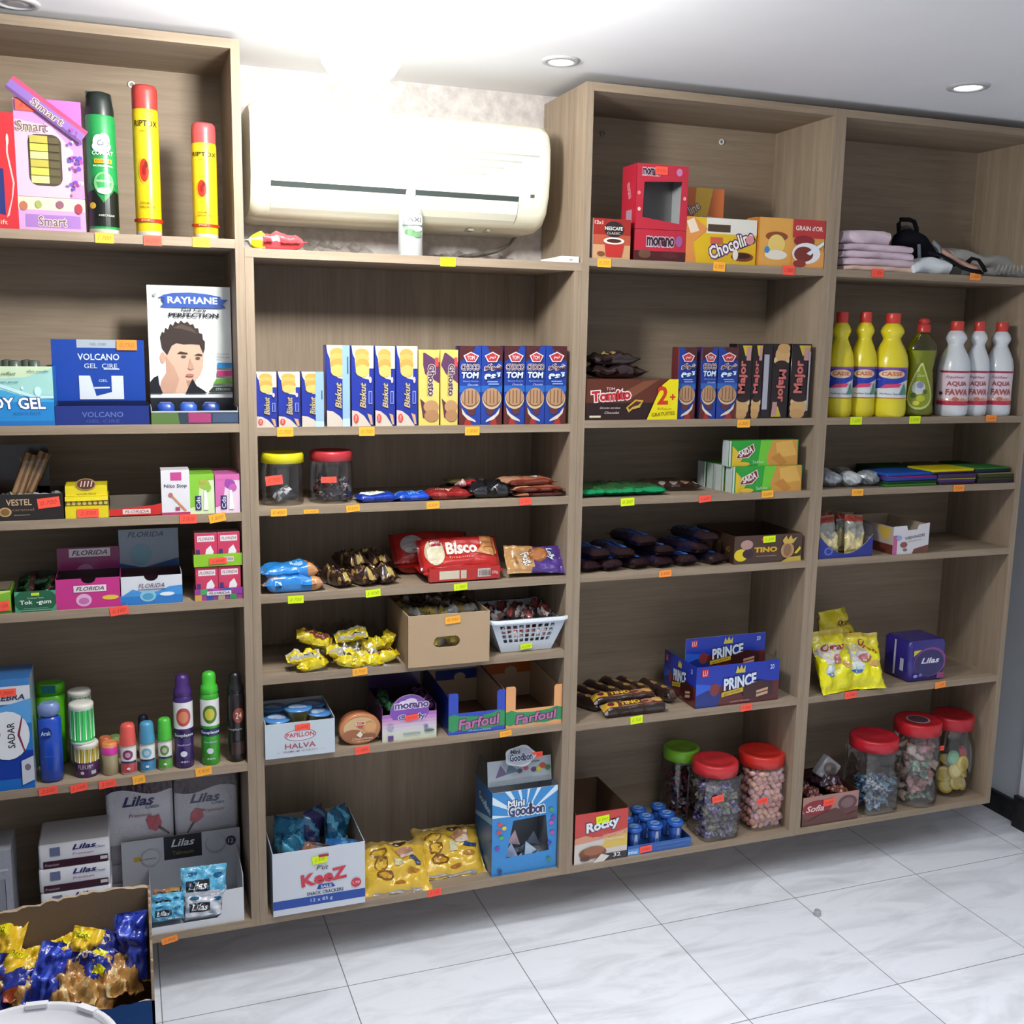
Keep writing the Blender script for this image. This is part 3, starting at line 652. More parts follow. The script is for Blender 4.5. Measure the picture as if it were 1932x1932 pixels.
card(vb, hw, hz, (XU(101, 0.10, z) - x0 + 0.002, 0.1035, 0.0), VB, tilt=0, mat='gloss', back='#c0b8a0', art=[
    ('r', 0, 0, 1, 0.25, '#101c48'), ('r', 0.27, 0.90, 0.75, 1.0, '#a9b4c0'), ('t', 'GEL CIRE', 0.5, 0.945, 0.18, 0.03, '#6a7480'), ('t', 'VOLCANO', 0.50, 0.79, 0.45, 0.08, '#d8e4f6', dict(bold=0.03)), ('t', 'GEL  CIRE', 0.52, 0.68, 0.36, 0.06, '#c6d6f0', dict(bold=0.02)), ('r', 0.55, 0.635, 0.72, 0.65, '#c6d6f0'),
    ('r', 0.28, 0.27, 0.76, 0.56, '#dfe6ee'), ('p', [(0.40, 0.56), (0.63, 0.56), (0.63, 0.36), (0.46, 0.31)], VB), ('p', [(0.44, 0.40), (0.61, 0.405), (0.61, 0.425), (0.44, 0.42)], '#dfe6ee'), ('t', 'GEL', 0.54, 0.50, 0.10, 0.03, '#c6d6f0')])
stick(vb, 239, 651, 0.1075, 'O', '0.750', w=0.04, h=0.021)
def man_art():
    hair = [(0.16, 0.50), (0.14, 0.62), (0.17, 0.68), (0.19, 0.66), (0.21, 0.72), (0.24, 0.70), (0.27, 0.765), (0.30, 0.74), (0.33, 0.79), (0.37, 0.765), (0.40, 0.80), (0.44, 0.77), (0.48, 0.79), (0.51, 0.755), (0.55, 0.765), (0.57, 0.72), (0.61, 0.72), (0.62, 0.67), (0.66, 0.66), (0.665, 0.60), (0.69, 0.58), (0.685, 0.50), (0.665, 0.45), (0.64, 0.50), (0.62, 0.545), (0.52, 0.55), (0.42, 0.545), (0.34, 0.56), (0.28, 0.53), (0.24, 0.46), (0.22, 0.43)]
    face = [(0.20, 0.50), (0.28, 0.60), (0.55, 0.60), (0.665, 0.50), (0.665, 0.40), (0.655, 0.30), (0.62, 0.22), (0.56, 0.155), (0.50, 0.14), (0.45, 0.02), (0.10, 0.02), (0.14, 0.16), (0.20, 0.24)]
    return [('p', face, '#d9b49c'), ('p', [(0.20, 0.42), (0.20, 0.24), (0.14, 0.16), (0.10, 0.02), (0.30, 0.02), (0.36, 0.17), (0.30, 0.30)], '#c79c84'), ('p', [(0.44, 0.16), (0.56, 0.155), (0.47, 0.06)], '#b98d76'), ('e', 0.165, 0.40, 0.035, 0.06, '#d0a68e'), ('p', hair, '#3a2f2a'), ('p', [(0.30, 0.72), (0.40, 0.76), (0.52, 0.73), (0.60, 0.66), (0.5, 0.69), (0.4, 0.71)], '#5a4a40'),
        ('p', [(0.34, 0.445), (0.38, 0.47), (0.47, 0.455), (0.47, 0.44)], '#4a3428'), ('p', [(0.55, 0.43), (0.60, 0.45), (0.65, 0.44), (0.65, 0.425)], '#4a3428'), ('e', 0.42, 0.415, 0.032, 0.012, '#5a4a44'), ('e', 0.595, 0.40, 0.028, 0.012, '#5a4a44'), ('p', [(0.50, 0.40), (0.545, 0.29), (0.50, 0.275), (0.47, 0.29)], '#c79a82'), ('e', 0.49, 0.215, 0.05, 0.015, '#b5746a'),
        ('p', [(0, 0.02), (0, 0.14), (0.05, 0.19), (0.10, 0.21), (0.11, 0.12), (0.15, 0.02)], '#191a22'), ('p', [(0.43, 0.02), (0.52, 0.18), (0.57, 0.10), (0.66, 0.05), (0.70, 0.02)], '#191a22')]
x0, x1, h = geo(286, 450, 775, z, 0.006); w = x1 - x0
mb = tray_mb(w, 0.105, h, h*1.25, dict(front='#2e3a48', side='#b8bcc0'), inner='#2a2c34', mat='gloss', front=[('p', [(0, 0), (0.32, 0), (0.3, 0.9), (0, 0.9)], '#54703a'), ('p', [(0.42, 0.1), (0.68, 0.1), (0.68, 0.8), (0.42, 0.9)], '#9a3a68'), ('r', 0.70, 0.1, 1, 0.8, '#3f4f68'), ('r', 0, 0.88, 1, 1, '#b0b4b8')])
rb = mb.build('display_box', loc=(x0, 0.006, z)); T(rb, 'gel display box with a white header card picturing a man with spiky dark hair', 'display box', 'hair gel display boxes')
yh = 0.10; hx0 = XU(286, yh, z); hz = ZV(539, XU(350, yh, 1.5), yh) - z; hw = XU(441, yh, z) - hx0
card(rb, hw, hz, (hx0 - x0, 0.1035, 0), '#e9ece8', mat='gloss', art=[('r', 0, 0, 1, 0.17, '#20242c')] + [(a[0], [(x*0.98, 0.19 + y*0.695) for x, y in a[1]], a[2]) if a[0] == 'p' else (a[0], a[1]*0.98, 0.19 + a[2]*0.695, a[3], a[4]*0.7, a[5]) for a in man_art()] + [
    ('p', [(0.12, 0.905), (0.20, 0.912), (0.20, 0.87), (0.15, 0.845), (0.20, 0.84), (0.86, 0.84), (0.94, 0.845), (0.90, 0.87), (0.97, 0.905), (0.88, 0.908), (0.88, 0.925), (0.7, 0.945), (0.5, 0.952), (0.3, 0.945), (0.20, 0.932)], '#3a5aa8'), ('p', [(0.16, 0.905), (0.20, 0.908), (0.20, 0.86)], '#25407e'),
    ('t', 'RAYHANE', 0.54, 0.895, 0.60, 0.05, '#f6f8fa', dict(bold=0.05)), ('t', 'Gel Cire', 0.55, 0.825, 0.30, 0.022, '#2e3446', dict(bold=0.05)), ('t', 'PERFECTION', 0.55, 0.786, 0.60, 0.032, '#24242a', dict(bold=0.07)), ('e', 0.09, 0.93, 0.02, 0.012, '#aab0b0'),
    ('r', 0.82, 0.395, 1, 0.435, '#2f8ed0'), ('r', 0.81, 0.335, 1, 0.375, '#d03a7a'), ('p', [(0.76, 0.275), (0.80, 0.315), (1, 0.315), (1, 0.275)], '#6aa23a'), ('p', [(0.70, 0.215), (0.76, 0.255), (1, 0.255), (1, 0.215)], '#2e3a30'), ('t', 'STRONG', 0.88, 0.235, 0.18, 0.018, '#c0c8c0'), ('t', 'SANS ALCOOL', 0.89, 0.50, 0.15, 0.012, '#8a9090'), ('t', 'TENUE 24H', 0.89, 0.475, 0.15, 0.012, '#8a9090')])
for k, (xx, c) in enumerate(((0.03, '#2248a0'), (0.075, '#2c58b4'), (0.12, '#1c3c88'))):
    mb = MB(); rprism(mb, 0, 0, 0, 0.040, 0.034, 0.05, 0.012, c, 'gloss', 0.006); T(mb.build('gel_pot', loc=(x0 + xx, 0.052, z + 0.0016)), 'blue gel pot inside the display box with the man on its card', 'pot', 'gel pots in the white-card display box')

# ================================================================== unit A, third shelf
z = ZA[3]
x0, x1, h = geo(-40, 121, 933, z, 0.006); w = x1 - x0
mb = tray_mb(w, 0.12, h, h, dict(front='#1c1310', side='#16100e'), inner='#241a14', mat='gloss', front=[('t', 'VESTEL', 0.475, 0.70, 0.30, 0.24, '#c9a884', dict(bold=0.03)), ('e', 0.31, 0.34, 0.075, 0.18, '#c49a60'), ('e', 0.31, 0.34, 0.055, 0.13, '#7a5a30'), ('t', 'caramel', 0.52, 0.42, 0.26, 0.10, '#8a6a50'), ('r', 0.41, 0.2, 0.6, 0.23, '#8a7a60')])
o = mb.build('display_box', loc=(x0, 0.006, z)); T(o, 'black chocolate display box full of bars, with gold seal and orange sticker', 'display box')
card(o, w*0.80, 0.140, (0, 0.1185, 0), '#241713', name='header_card', mat='gloss', back='#1a120e', art=[('t', 'VESTEL', 0.75, 0.76, 0.4, 0.12, '#8a6a52'), ('p', [(0.1, 0.1), (0.9, 0.1), (0.7, 0.6), (0.2, 0.5)], '#3a211a')])
stick(o, 92, 948, 0.006, 'r', '0.700', w=0.041, h=0.02, rot=6)
bar = pillow(0.026, 0.105, 0.015, lambda s, t: '#8a6c48' if 0.12 < s < 0.4 or 0.6 < s < 0.85 else '#5a4028', 5, nx=10, ny=14)
b0 = bar.build('wafer_bar', loc=PW(50, 925, 0.07) + Vector((0, 0, -0.045)), rot=(math.radians(-62), math.radians(18), math.radians(20))); b0.location = (XU(46, 0.07, z+0.02), 0.075, z + 0.075)
b0.rotation_euler = (math.radians(80), math.radians(20), 0); T(b0, 'gold striped wafer bar leaning in the black box, nearer the left edge', 'wafer bar', 'gold wafer bars in the black box')
b1 = clone(b0, (XU(68, 0.075, z+0.02), 0.085, z + 0.078), (math.radians(82), math.radians(24), 0), 'gold striped wafer bar leaning in the black box, nearer the yellow box')
for k, (uu, yy, cc) in enumerate(((20, 0.045, '#9a9890'), (52, 0.04, '#cfc8b4'), (75, 0.045, '#e4e6e8'), (105, 0.05, '#a8a8a4'))):
    mb = pillow(0.034, 0.05, 0.014, lambda s, t: mixc(cc, '#6a4a30', 0.5 if t > 0.7 else 0), 10+k, nx=9, ny=9, wr=0.3)
    T(mb.build('sweet_sachet', loc=(XU(uu, yy, z), yy, z + 0.030), rot=(math.radians(-35), math.radians(-12 + 9*k), math.radians(25*k - 30))), 'crumpled pale sachet sticking out of the black box, number %s from the left' % ['one', 'two', 'three', 'four'][k], 'sachet', 'pale sachets in the black box')
x0, x1, h = geo(124, 205, 957, z, 0.006); w = x1 - x0
mb = MB(); h1, h2, h3 = 0.024, 0.046, 0.065; yc = '#e4cf12'
bx(mb, 0, w, 0, 0.075, 0, h1, yc, 'gloss'); bx(mb, 0, w, 0.012, 0.075, h1, h1+0.001, '#3a3010')
bx(mb, 0, w, 0.010, 0.075, h1+0.001, h1+0.010, '#7a6a28', 'gloss'); bx(mb, 0, w, 0.006, 0.075, h1+0.0105, h1+0.019, '#f0dc20', 'gloss'); bx(mb, 0.001, w-0.001, 0.010, 0.075, h1+0.0195, h3, yc, 'gloss')
c_ = cvplane(mb, (0, 0.010, h1), (1, 0, 0), (0, 0, 1), w, 0.011, 'gloss')
for k in range(8): c_.ell(0.07 + k*0.125, 0.5, 0.045, 0.36, '#c9b86a', n=10)
cvplane(mb, (0, 0.010, h1+0.0195), (1, 0, 0), (0, 0, 1), w, h3-h1-0.0195, 'gloss').text('LEADER PRICE', 0.5, 0.2, 0.45, 0.16, '#8a7a18')
o = mb.build('cigar_sweets_box', loc=(x0, 0.006, z)); T(o, 'small bright yellow box with a round brown chocolate picture on top', 'box')
mb = MB(); lathe(mb, [(0.019, -0.0006), (0.019, 0.0006)], 24, 'gloss', '#b08a4a', sy=0.62); c_ = cvplane(mb, (-0.02, -0.013, 0.0006), (1, 0, 0), (0, 1, 0), 0.04, 0.026, 'gloss'); c_.ell(0.5, 0.5, 0.42, 0.40, '#5a2a22')
for k in range(4): c_.poly([(0.22+k*0.16, 0.3), (0.27+k*0.16, 0.3), (0.34+k*0.16, 0.75), (0.29+k*0.16, 0.75)], '#e0d8c8')
mb.build('round_label', o, (w*0.5, 0.0085, h3 + 0.003), (math.radians(90), 0, 0)); stick(o, 166, 968, 0.006, 'r', '2.500', w=0.041, h=0.017)
x0, x1, h = geo(207, 306, 956, z, 0.006); w = x1 - x0
mb = MB(); bx(mb, 0, w, 0.09, 0.0915, 0, 0.032, '#6a645c'); bx(mb, 0, w, 0, 0.09, 0, 0.002, '#5a1a18')
extr(mb, [(0, 0), (w, 0), (w, 0.026), (w*0.85, 0.022), (w*0.15, 0.016), (0, 0.017)], 0, 0.0012, '#c8261f', '#8a5a4a', 'gloss'); cvplane(mb, (0, 0, 0), (1, 0, 0), (0, 0, 1), w, 0.017, 'gloss').paint([('r', 0.25, 0.30, 0.78, 0.88, '#e8d8d4'), ('t', 'FLORIDA', 0.515, 0.58, 0.46, 0.36, '#8a3030', dict(shear=0.3))])
T(mb.build('gum_tray', loc=(x0, 0.006, z)), 'low empty red gum tray between the yellow box and the white box', 'tray')
for k, (u0, u1, vt, base, lab) in enumerate(((306, 360, 887, 'w', 'white and magenta box, leftmost of the upright small boxes'), (359, 406, 895, 'g', 'upright green and white wax strip box with a flower'), (407, 454, 895, 'p', 'upright pink and white wax strip box by the cabinet side'))):
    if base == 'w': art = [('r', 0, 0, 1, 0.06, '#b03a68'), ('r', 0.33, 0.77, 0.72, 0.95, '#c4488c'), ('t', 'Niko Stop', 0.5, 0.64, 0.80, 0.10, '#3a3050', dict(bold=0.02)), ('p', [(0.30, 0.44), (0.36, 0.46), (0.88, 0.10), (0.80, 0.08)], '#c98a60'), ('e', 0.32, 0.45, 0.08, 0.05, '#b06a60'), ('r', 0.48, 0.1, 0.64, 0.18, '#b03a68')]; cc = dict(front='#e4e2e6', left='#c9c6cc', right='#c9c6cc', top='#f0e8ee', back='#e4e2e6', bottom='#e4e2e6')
    else:
        m_ = {'g': ('#86c43a', '#d6e8b8', '#a8b048', '#8ab84a'), 'p': ('#d06aa8', '#ecd2e4', '#9a48a0', '#c060a8')}[base]
        art = [('r', 0, 0, 1, 0.8, m_[1]), ('p', [(0, 0.15), (0.3, 0.2), (0.45, 0.9), (0, 1)], m_[0]), ('r', 0, 0.86, 1, 1, m_[0]), ('e', 0.60, 0.75, 0.22, 0.12, m_[2]), ('e', 0.72, 0.66, 0.16, 0.10, m_[3]), ('e', 0.5, 0.82, 0.1, 0.06, m_[2]), ('r', 0.22, 0.10, 0.46, 0.46, '#2c2a62'), ('t', 'Cds', 0.34, 0.28, 0.3, 0.16, '#f0f0f4', dict(rot=90)), ('p', [(0.55, 0.1), (0.75, 0.1), (0.68, 0.6), (0.58, 0.6)], '#f4f6ea')]; cc = dict(front=m_[1], left=m_[0], right=m_[0], top=m_[0], back=m_[1], bottom=m_[1])
    o = BI('cosmetic_box', u0, u1 - 0.6, vt, z, 0.006 if k else 0.004, 0.055, cc, lab, 'box', front=art, mat='gloss', group='small upright cosmetic boxes')
    if k:
        q = clone(o, (o.location.x, o.location.y + 0.062, z), label=lab.replace('upright', 'hidden').replace('by the cabinet side', 'behind the pink one').replace('with a flower', 'behind the green one'))

# ================================================================== unit A, fourth shelf: chewing gum
z = ZA[4]
x0, x1, h = geo(-40, 22, 1116, z, 0.006)
mb = tray_mb(x1-x0, 0.09, h, h, dict(front='#7ab828'), front=[('r', 0, 0, 1, 0.1, '#4a7a1c'), ('p', [(0, 0.7), (1, 0.95), (1, 1), (0, 1)], '#c8e070')], mat='gloss')
o = mb.build('gum_box', loc=(x0, 0.006, z)); T(o, 'bright green gum box cut by the left picture edge', 'gum box', 'chewing gum boxes'); stick(o, 6, 1143, 0.006, 'r', '0.100', w=0.024, h=0.02, rot=5)
mb = pillow(0.05, 0.05, 0.02, lambda s, t: '#2a3c22', 2, nx=8, ny=8); T(mb.build('gum_pack', loc=((x0+x1)/2, 0.05, z+0.018)), 'dark gum pack inside the bright green gum box', 'gum pack')
x0, x1, h = geo(29, 107, 1115, z, 0.006); w = x1-x0
mb = tray_mb(w, 0.11, h, h*1.1, dict(front='#155c3c', side='#0f3c2a'), inner='#35352c', mat='gloss', hb=0.062, front=[('r', 0.03, 0.06, 0.97, 0.10, '#7ab89a'), ('p', [(0, 0), (0.14, 0), (0, 0.35)], '#4a9a78'), ('p', [(1, 0), (0.86, 0), (1, 0.35)], '#4a9a78'), ('p', [(0, 1), (0.14, 1), (0, 0.75)], '#4a9a78'), ('p', [(1, 1), (0.86, 1), (1, 0.75)], '#4a9a78'),
    ('r', 0.40, 0.78, 0.60, 0.92, '#c8e020'), ('t', 'Oriental Taste', 0.5, 0.68, 0.4, 0.09, '#9ac8b0'), ('t', 'Tok  -gum', 0.5, 0.45, 0.76, 0.26, '#e4f0e4', dict(bold=0.04)), ('t', 'chewing gum sans sucre', 0.5, 0.18, 0.6, 0.07, '#8ac0a4')])
T(mb.build('gum_box', loc=(x0, 0.006, z)), 'dark green open gum box with white lettering', 'gum box', 'chewing gum boxes')
g0 = None
for k in range(8):
    px = x0 + 0.014 + (k % 4) * (w - 0.028) / 3; py = 0.04 + (k // 4) * 0.042; ang = [(-20, 10, 20), (15, -20, -10), (-10, 25, 40), (20, 0, -30)][k % 4]
    lab = 'dark foil gum packet inside the dark green open box'
    if not g0: g0 = pillow(0.024, 0.042, 0.014, lambda s, t: ['#12301c', '#1f4a2a', '#3a1c1c'][int(s*2.9)], 7, nx=9, ny=9, wr=0.3).build('gum_packet', loc=(px, py, z+0.030), rot=[math.radians(a) for a in ang]); T(g0, lab, 'gum packet', 'gum packets in the dark green box')
    else: clone(g0, (px, py, z + 0.030 + 0.007*(k % 3)), [math.radians(a*1.5) for a in ang])
FL = lambda cx, cy, w_, h_: [('r', cx-w_/2, cy-h_/2, cx+w_/2, cy+h_/2, '#e6dde0'), ('t', 'FLORIDA', cx, cy, w_*0.86, h_*0.6, '#5a2a48', dict(shear=0.3, bold=0.03))]
def gum_dispenser(u0, u1, vt, vb, ub0, ub1, depth, lab, fr, hd, c, cback, group='flip-top gum dispensers'):
    x0, x1, h = geo(u0, u1, vt, z, 0.006); w = x1-x0
    mb = tray_mb(w, depth, h, h*1.02, c, inner='#3c2a30', mat='gloss', front=fr, notch=(0.5, 0.014))
    o = mb.build('gum_dispenser', loc=(x0, 0.006, z)); T(o, lab, 'gum dispenser', group)
    yb = 0.006 + depth; bx0, bx1 = XU(ub0, yb, z+0.05), XU(ub1, yb, z+0.05); hh = ZV(vb, (bx0+bx1)/2, yb) - z
    card(o, min(bx1-bx0, w), min(hh, 0.165), (max(0, bx0-x0), depth+0.0005, 0), cback, art=hd, mat='gloss', name='open_lid'); return o
gum_dispenser(107, 230, 1091, 1033, 104, 222, 0.085, 'magenta gum dispenser box with its lid folded up', [('e', 0.42, 0.28, 0.12, 0.21, '#e2aed0'), ('e', 0.42, 0.25, 0.08, 0.11, '#c06aa8'), ('e', 0.83, 0.33, 0.13, 0.08, '#e8c040')] + FL(0.52, 0.66, 0.50, 0.22), [('r', 0, 0, 1, 0.3, '#7a1450'), ('e', 0.44, 0.50, 0.15, 0.18, '#a86a96'), ('e', 0.80, 0.40, 0.14, 0.05, '#b0602a')] + FL(0.52, 0.90, 0.66, 0.16), dict(front='#c02a80', side='#a01e6c'), '#8e1e62')
gum_dispenser(228, 345, 1086, 998, 219, 331, 0.085, 'white and blue mint gum dispenser box with its lid folded up', [('r', 0, 0, 1, 0.34, '#2a78c4'), ('p', [(0, 0.3), (0.2, 0.55), (0.4, 0.4), (0.6, 0.45), (0.8, 0.6), (1, 0.62), (1, 0.3)], '#3f90d4'), ('e', 0.44, 0.30, 0.13, 0.20, '#8ec6dc'), ('e', 0.44, 0.28, 0.09, 0.12, '#4a9ac0'), ('e', 0.75, 0.34, 0.12, 0.07, '#e8f0f4'), ('r', 0.28, 0.51, 0.72, 0.535, '#1f3f80'), ('t', 'FLORIDA', 0.5, 0.66, 0.42, 0.15, '#6a4a70', dict(shear=0.3))],
    [('r', 0, 0.0, 1, 0.28, '#5a7a90'), ('p', [(0, 0.25), (0, 0.5), (0.4, 0.42), (1, 0.55), (1, 0.25)], '#1f4a80'), ('e', 0.36, 0.62, 0.18, 0.16, '#6a98a8'), ('t', 'FLORIDA', 0.45, 0.92, 0.6, 0.08, '#4a5064', dict(shear=0.3))], dict(front='#d9dce2', side='#b9c4d0'), '#8c9aa8')
# two-tier tray of small pink packs
x0, x1, h = geo(368, 459, 1110, z, 0.006); w = x1 - x0; ht = ZV(1045, (x0+x1)/2, 0.006) - z
o = empty('gum_stand', (x0, 0.006, z)); T(o, 'two-tier cardboard stand of pink gum packs with a green upper band', 'stand')
mb = tray_mb(w, 0.06, h, h, dict(front='#9a3a8a', side='#803074'), mat='gloss', front=[('r', 0.12*i, 0.5*(i % 2), 0.12*i+0.14, 0.5*(i % 2)+0.5, ['#c9a040', '#4aa060', '#2f4aa0', '#b04ab0', '#a8a078', '#2a5ab0', '#3a8a50', '#8a3a9a'][i]) for i in range(8)] + FL(0.5, 0.62, 0.5, 0.36)); mb.build('lower_tray', o, (0, 0, 0))
hb0 = ZV(1068, (x0+x1)/2, 0.006) - z; mb = tray_mb(w, 0.06, ht-hb0, ht-hb0, dict(front='#8cc028', side='#74a020'), mat='gloss', front=FL(0.72, 0.55, 0.2, 0.4)); mb.build('upper_tray', o, (0, 0, hb0)); stick(o, 411, 1058, 0.006, 'r', '5.000', w=0.036, h=0.013, rot=2)
p0 = None
for lvl, zz in ((0, 0.0016), (1, hb0 + 0.0016)):
    for c in (0, 1):
        hp = (hb0 if lvl == 0 else ZV(1003, (x0+x1)/2, 0.02) - z - hb0) - 0.004; pw = (w-0.006)/2
        lab = 'small pink gum pack on the %s tier, %s one' % (('lower', 'upper')[lvl], ('left', 'right')[c])
        if not p0:
            mb = MB(); bx(mb, 0, pw-0.001, 0, 0.045, 0, hp, '#cc3a5e', 'gloss', top='#e0a0a8'); cvplane(mb, (0, 0, 0), (1, 0, 0), (0, 0, 1), pw-0.001, hp, 'gloss').paint([('r', 0.12, 0.74, 0.88, 0.92, '#f0e4e4'), ('t', 'FLORIDA', 0.5, 0.83, 0.66, 0.09, '#7a3a50', dict(shear=0.3)), ('p', [(0.42, 0.2), (0.72, 0.2), (0.84, 0.42), (0.70, 0.62), (0.5, 0.5)], '#f0eef0'), ('r', 0.05, 0.25, 0.22, 0.5, '#3a3070')])
            p0 = mb.build('gum_pack', loc=(x0+0.003, 0.010, z+zz)); T(p0, lab, 'gum pack', 'pink gum packs on the cardboard stand')
        else: clone(p0, (x0+0.003+c*pw, 0.010, z+zz), label=lab)

# ================================================================== unit A, fifth shelf: toiletries
z = ZA[5]
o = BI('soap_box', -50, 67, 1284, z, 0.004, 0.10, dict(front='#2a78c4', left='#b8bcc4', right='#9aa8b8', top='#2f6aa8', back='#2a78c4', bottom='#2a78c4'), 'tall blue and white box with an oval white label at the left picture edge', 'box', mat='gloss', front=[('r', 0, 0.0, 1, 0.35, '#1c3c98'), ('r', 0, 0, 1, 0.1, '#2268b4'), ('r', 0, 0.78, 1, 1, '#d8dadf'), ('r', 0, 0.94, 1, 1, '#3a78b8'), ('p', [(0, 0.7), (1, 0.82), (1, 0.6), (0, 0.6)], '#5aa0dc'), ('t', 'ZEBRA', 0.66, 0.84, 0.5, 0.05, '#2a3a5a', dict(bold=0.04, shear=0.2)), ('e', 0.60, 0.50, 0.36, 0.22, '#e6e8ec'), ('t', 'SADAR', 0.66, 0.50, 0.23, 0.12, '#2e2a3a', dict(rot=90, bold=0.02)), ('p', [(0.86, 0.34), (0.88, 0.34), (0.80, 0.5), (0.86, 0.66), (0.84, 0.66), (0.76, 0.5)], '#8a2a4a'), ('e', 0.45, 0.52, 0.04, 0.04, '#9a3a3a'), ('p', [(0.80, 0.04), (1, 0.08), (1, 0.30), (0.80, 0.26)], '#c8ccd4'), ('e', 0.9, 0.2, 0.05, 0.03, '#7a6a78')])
stick(o, 10, 1307, 0.004, 'r', '3.700', w=0.04, h=0.016)
def bottle(name, x, y, z, prof, label, cat, group=None, mat='gloss', sy=1.0, caps=None, art=None, az=(0.1, 0.9), arc=150, sq=None, seg=28, capmat='plastic', a_off=0):
    """lathe-turned bottle standing at x, y; caps = profile of the cap part"""
    root = empty(name, (x, y, z)); T(root, label, cat, group); mb = MB(); lathe(mb, prof, seg, mat, sy=sy, sq=sq); H = prof[-1][1]
    a0 = -math.degrees(math.atan2(x - CAMLOC.x, y - CAMLOC.y)) + a_off
    if art: rf = lerp_prof(prof); cvcyl(mb, rf, az[0]*H, az[1]*H, a0=a0, arc=arc).paint(art)
    if mb.sm and sy != 1: pass
    mb.build('bottle_body', root)
    if caps: mb = MB(); lathe(mb, caps, seg, capmat, sy=sy); mb.build('cap', root)
    return root
def U(u0, u1, vt, z, yc):
    """centre x, radius and height of a round thing whose axis stands at depth yc"""
    xc = XU((u0+u1)/2, yc, z); r = (XU(u1, yc, z) - XU(u0, yc, z)) / 2 * 0.95; return xc, r, ZV(vt, xc, yc) - z
x, r, h = U(72, 132, 1287, z, 0.13); root = empty('shampoo_bottle', (x, 0.13, z)); T(root, 'bright green shampoo bottle with dark flip cap behind the blue bottle', 'bottle', 'shampoo bottles')
mb = MB(); rprism(mb, 0, 0, 0, h*0.86, r*2, 0.045, 0.021, '#5cc01c', 'gloss', 0.006); mb.build('bottle_body', root)
mb = MB(); rprism(mb, 0, 0, h*0.861, h, r*1.95, 0.043, 0.020, '#54b41a', 'plastic', 0.004); bx(mb, -r*0.5, r*0.4, -0.0225, -0.02, h*0.90, h*0.99, '#1a6a70', 'plastic'); mb.build('flip_cap', root)
x, r, h = U(77, 122, 1325, z, 0.035); root = empty('shampoo_bottle', (x, 0.035, z)); T(root, 'royal blue shampoo bottle with a frosted round top', 'bottle', 'shampoo bottles')
mb = MB(); rprism(mb, 0, 0, 0, h*0.83, r*2.05, 0.040, 0.019, '#1c48b0', 'gloss', 0.006)
cvplane(mb, (-r, -0.0203, 0), (1, 0, 0), (0, 0, 1), 2*r, h*0.83, 'gloss').paint([('e', 0.35, 0.78, 0.26, 0.09, '#122f80'), ('t', 'Arak', 0.35, 0.78, 0.44, 0.07, '#c8d8f0', dict(bold=0.03)), ('t', 'Nourishing', 0.5, 0.42, 0.5, 0.04, '#4a74cc')]); mb.build('bottle_body', root)
mb = MB(); rprism(mb, 0, 0, h*0.832, h, r*1.95, 0.037, 0.018, '#7488b8', 'plastic', 0.007); mb.build('flip_cap', root)
def bud_jar(x, y, z, r, h, lab, mid, low, ribs=True, part=0.45):
    root = empty('cotton_bud_jar', (x, y, z)); T(root, lab, 'cotton bud jar', 'cotton bud jars')
    mb = MB(); lathe(mb, [(r*0.94, 0, low), (r*0.98, 0.003, low), (r*0.98, h*part, low), (r*0.96, h*part+0.001, mid), (r*0.96, h*0.86, '#e9e6da'), (r*0.92, h*0.90, '#e9e6da')], 28, 'gloss')
    if ribs:
        for k in range(26):
            a = 2*PI*k/26; tube(mb, [(r*0.965*math.cos(a), r*0.965*math.sin(a), h*(part if part > 0.1 else 0.12)), (r*0.965*math.cos(a), r*0.965*math.sin(a), h*0.86)], 0.0011, '#eef0e4' if k % 2 else mid, 'plastic', 5)
    a0 = -math.degrees(math.atan2(x - CAMLOC.x, y - CAMLOC.y))
    if part > 0.2: cvcyl(mb, lambda q: r*0.98, 0.003, h*part, a0=a0).paint([('t', 'FLEUR', 0.42, 0.72, 0.42, 0.3, '#c8b8c4', dict(bold=0.02)), ('e', 0.35, 0.3, 0.06, 0.12, '#d8c8d8'), ('r', 0.62, 0.15, 0.78, 0.42, '#c4c0c8'), ('t', '100', 0.62, 0.8, 0.12, 0.16, '#d8c8d8')])
    mb.build('jar_body', root); mb = MB(); lathe(mb, [(r*0.97, h*0.88), (r*1.0, h*0.90), (r*1.0, h*0.965), (r*0.93, h*0.995), (r*0.5, h)], 28, 'plastic', '#e4e2d6'); mb.build('lid', root)
x, r, h = U(140, 190, 1398, z, 0.045); hh = h; bud_jar(x, 0.045, z, r, h, 'purple cotton bud jar with yellow stems under the green one', '#b8a440', '#4a2450')
x2, r2, h2 = U(132, 183, 1325, z, 0.045); bud_jar(x2 + 0.002, 0.045, z + hh + 0.0003, r2*0.97, h2 - hh, 'cotton bud jar with green stems stacked on the purple one', '#38c060', '#e6e4da', part=0.05)
x3, r3, h3 = U(133, 179, 1301, z, 0.115); bud_jar(x3, 0.115, z, r3, h3*0.5, 'lower cotton bud jar hidden behind the front stack', '#8aa898', '#7a8a80', part=0.05); bud_jar(x3, 0.115, z + h3*0.5 + 0.0003, r3, h3*0.5, 'greyish cotton bud jar showing above the green-stemmed one', '#8aa898', '#7a8a80', part=0.05)
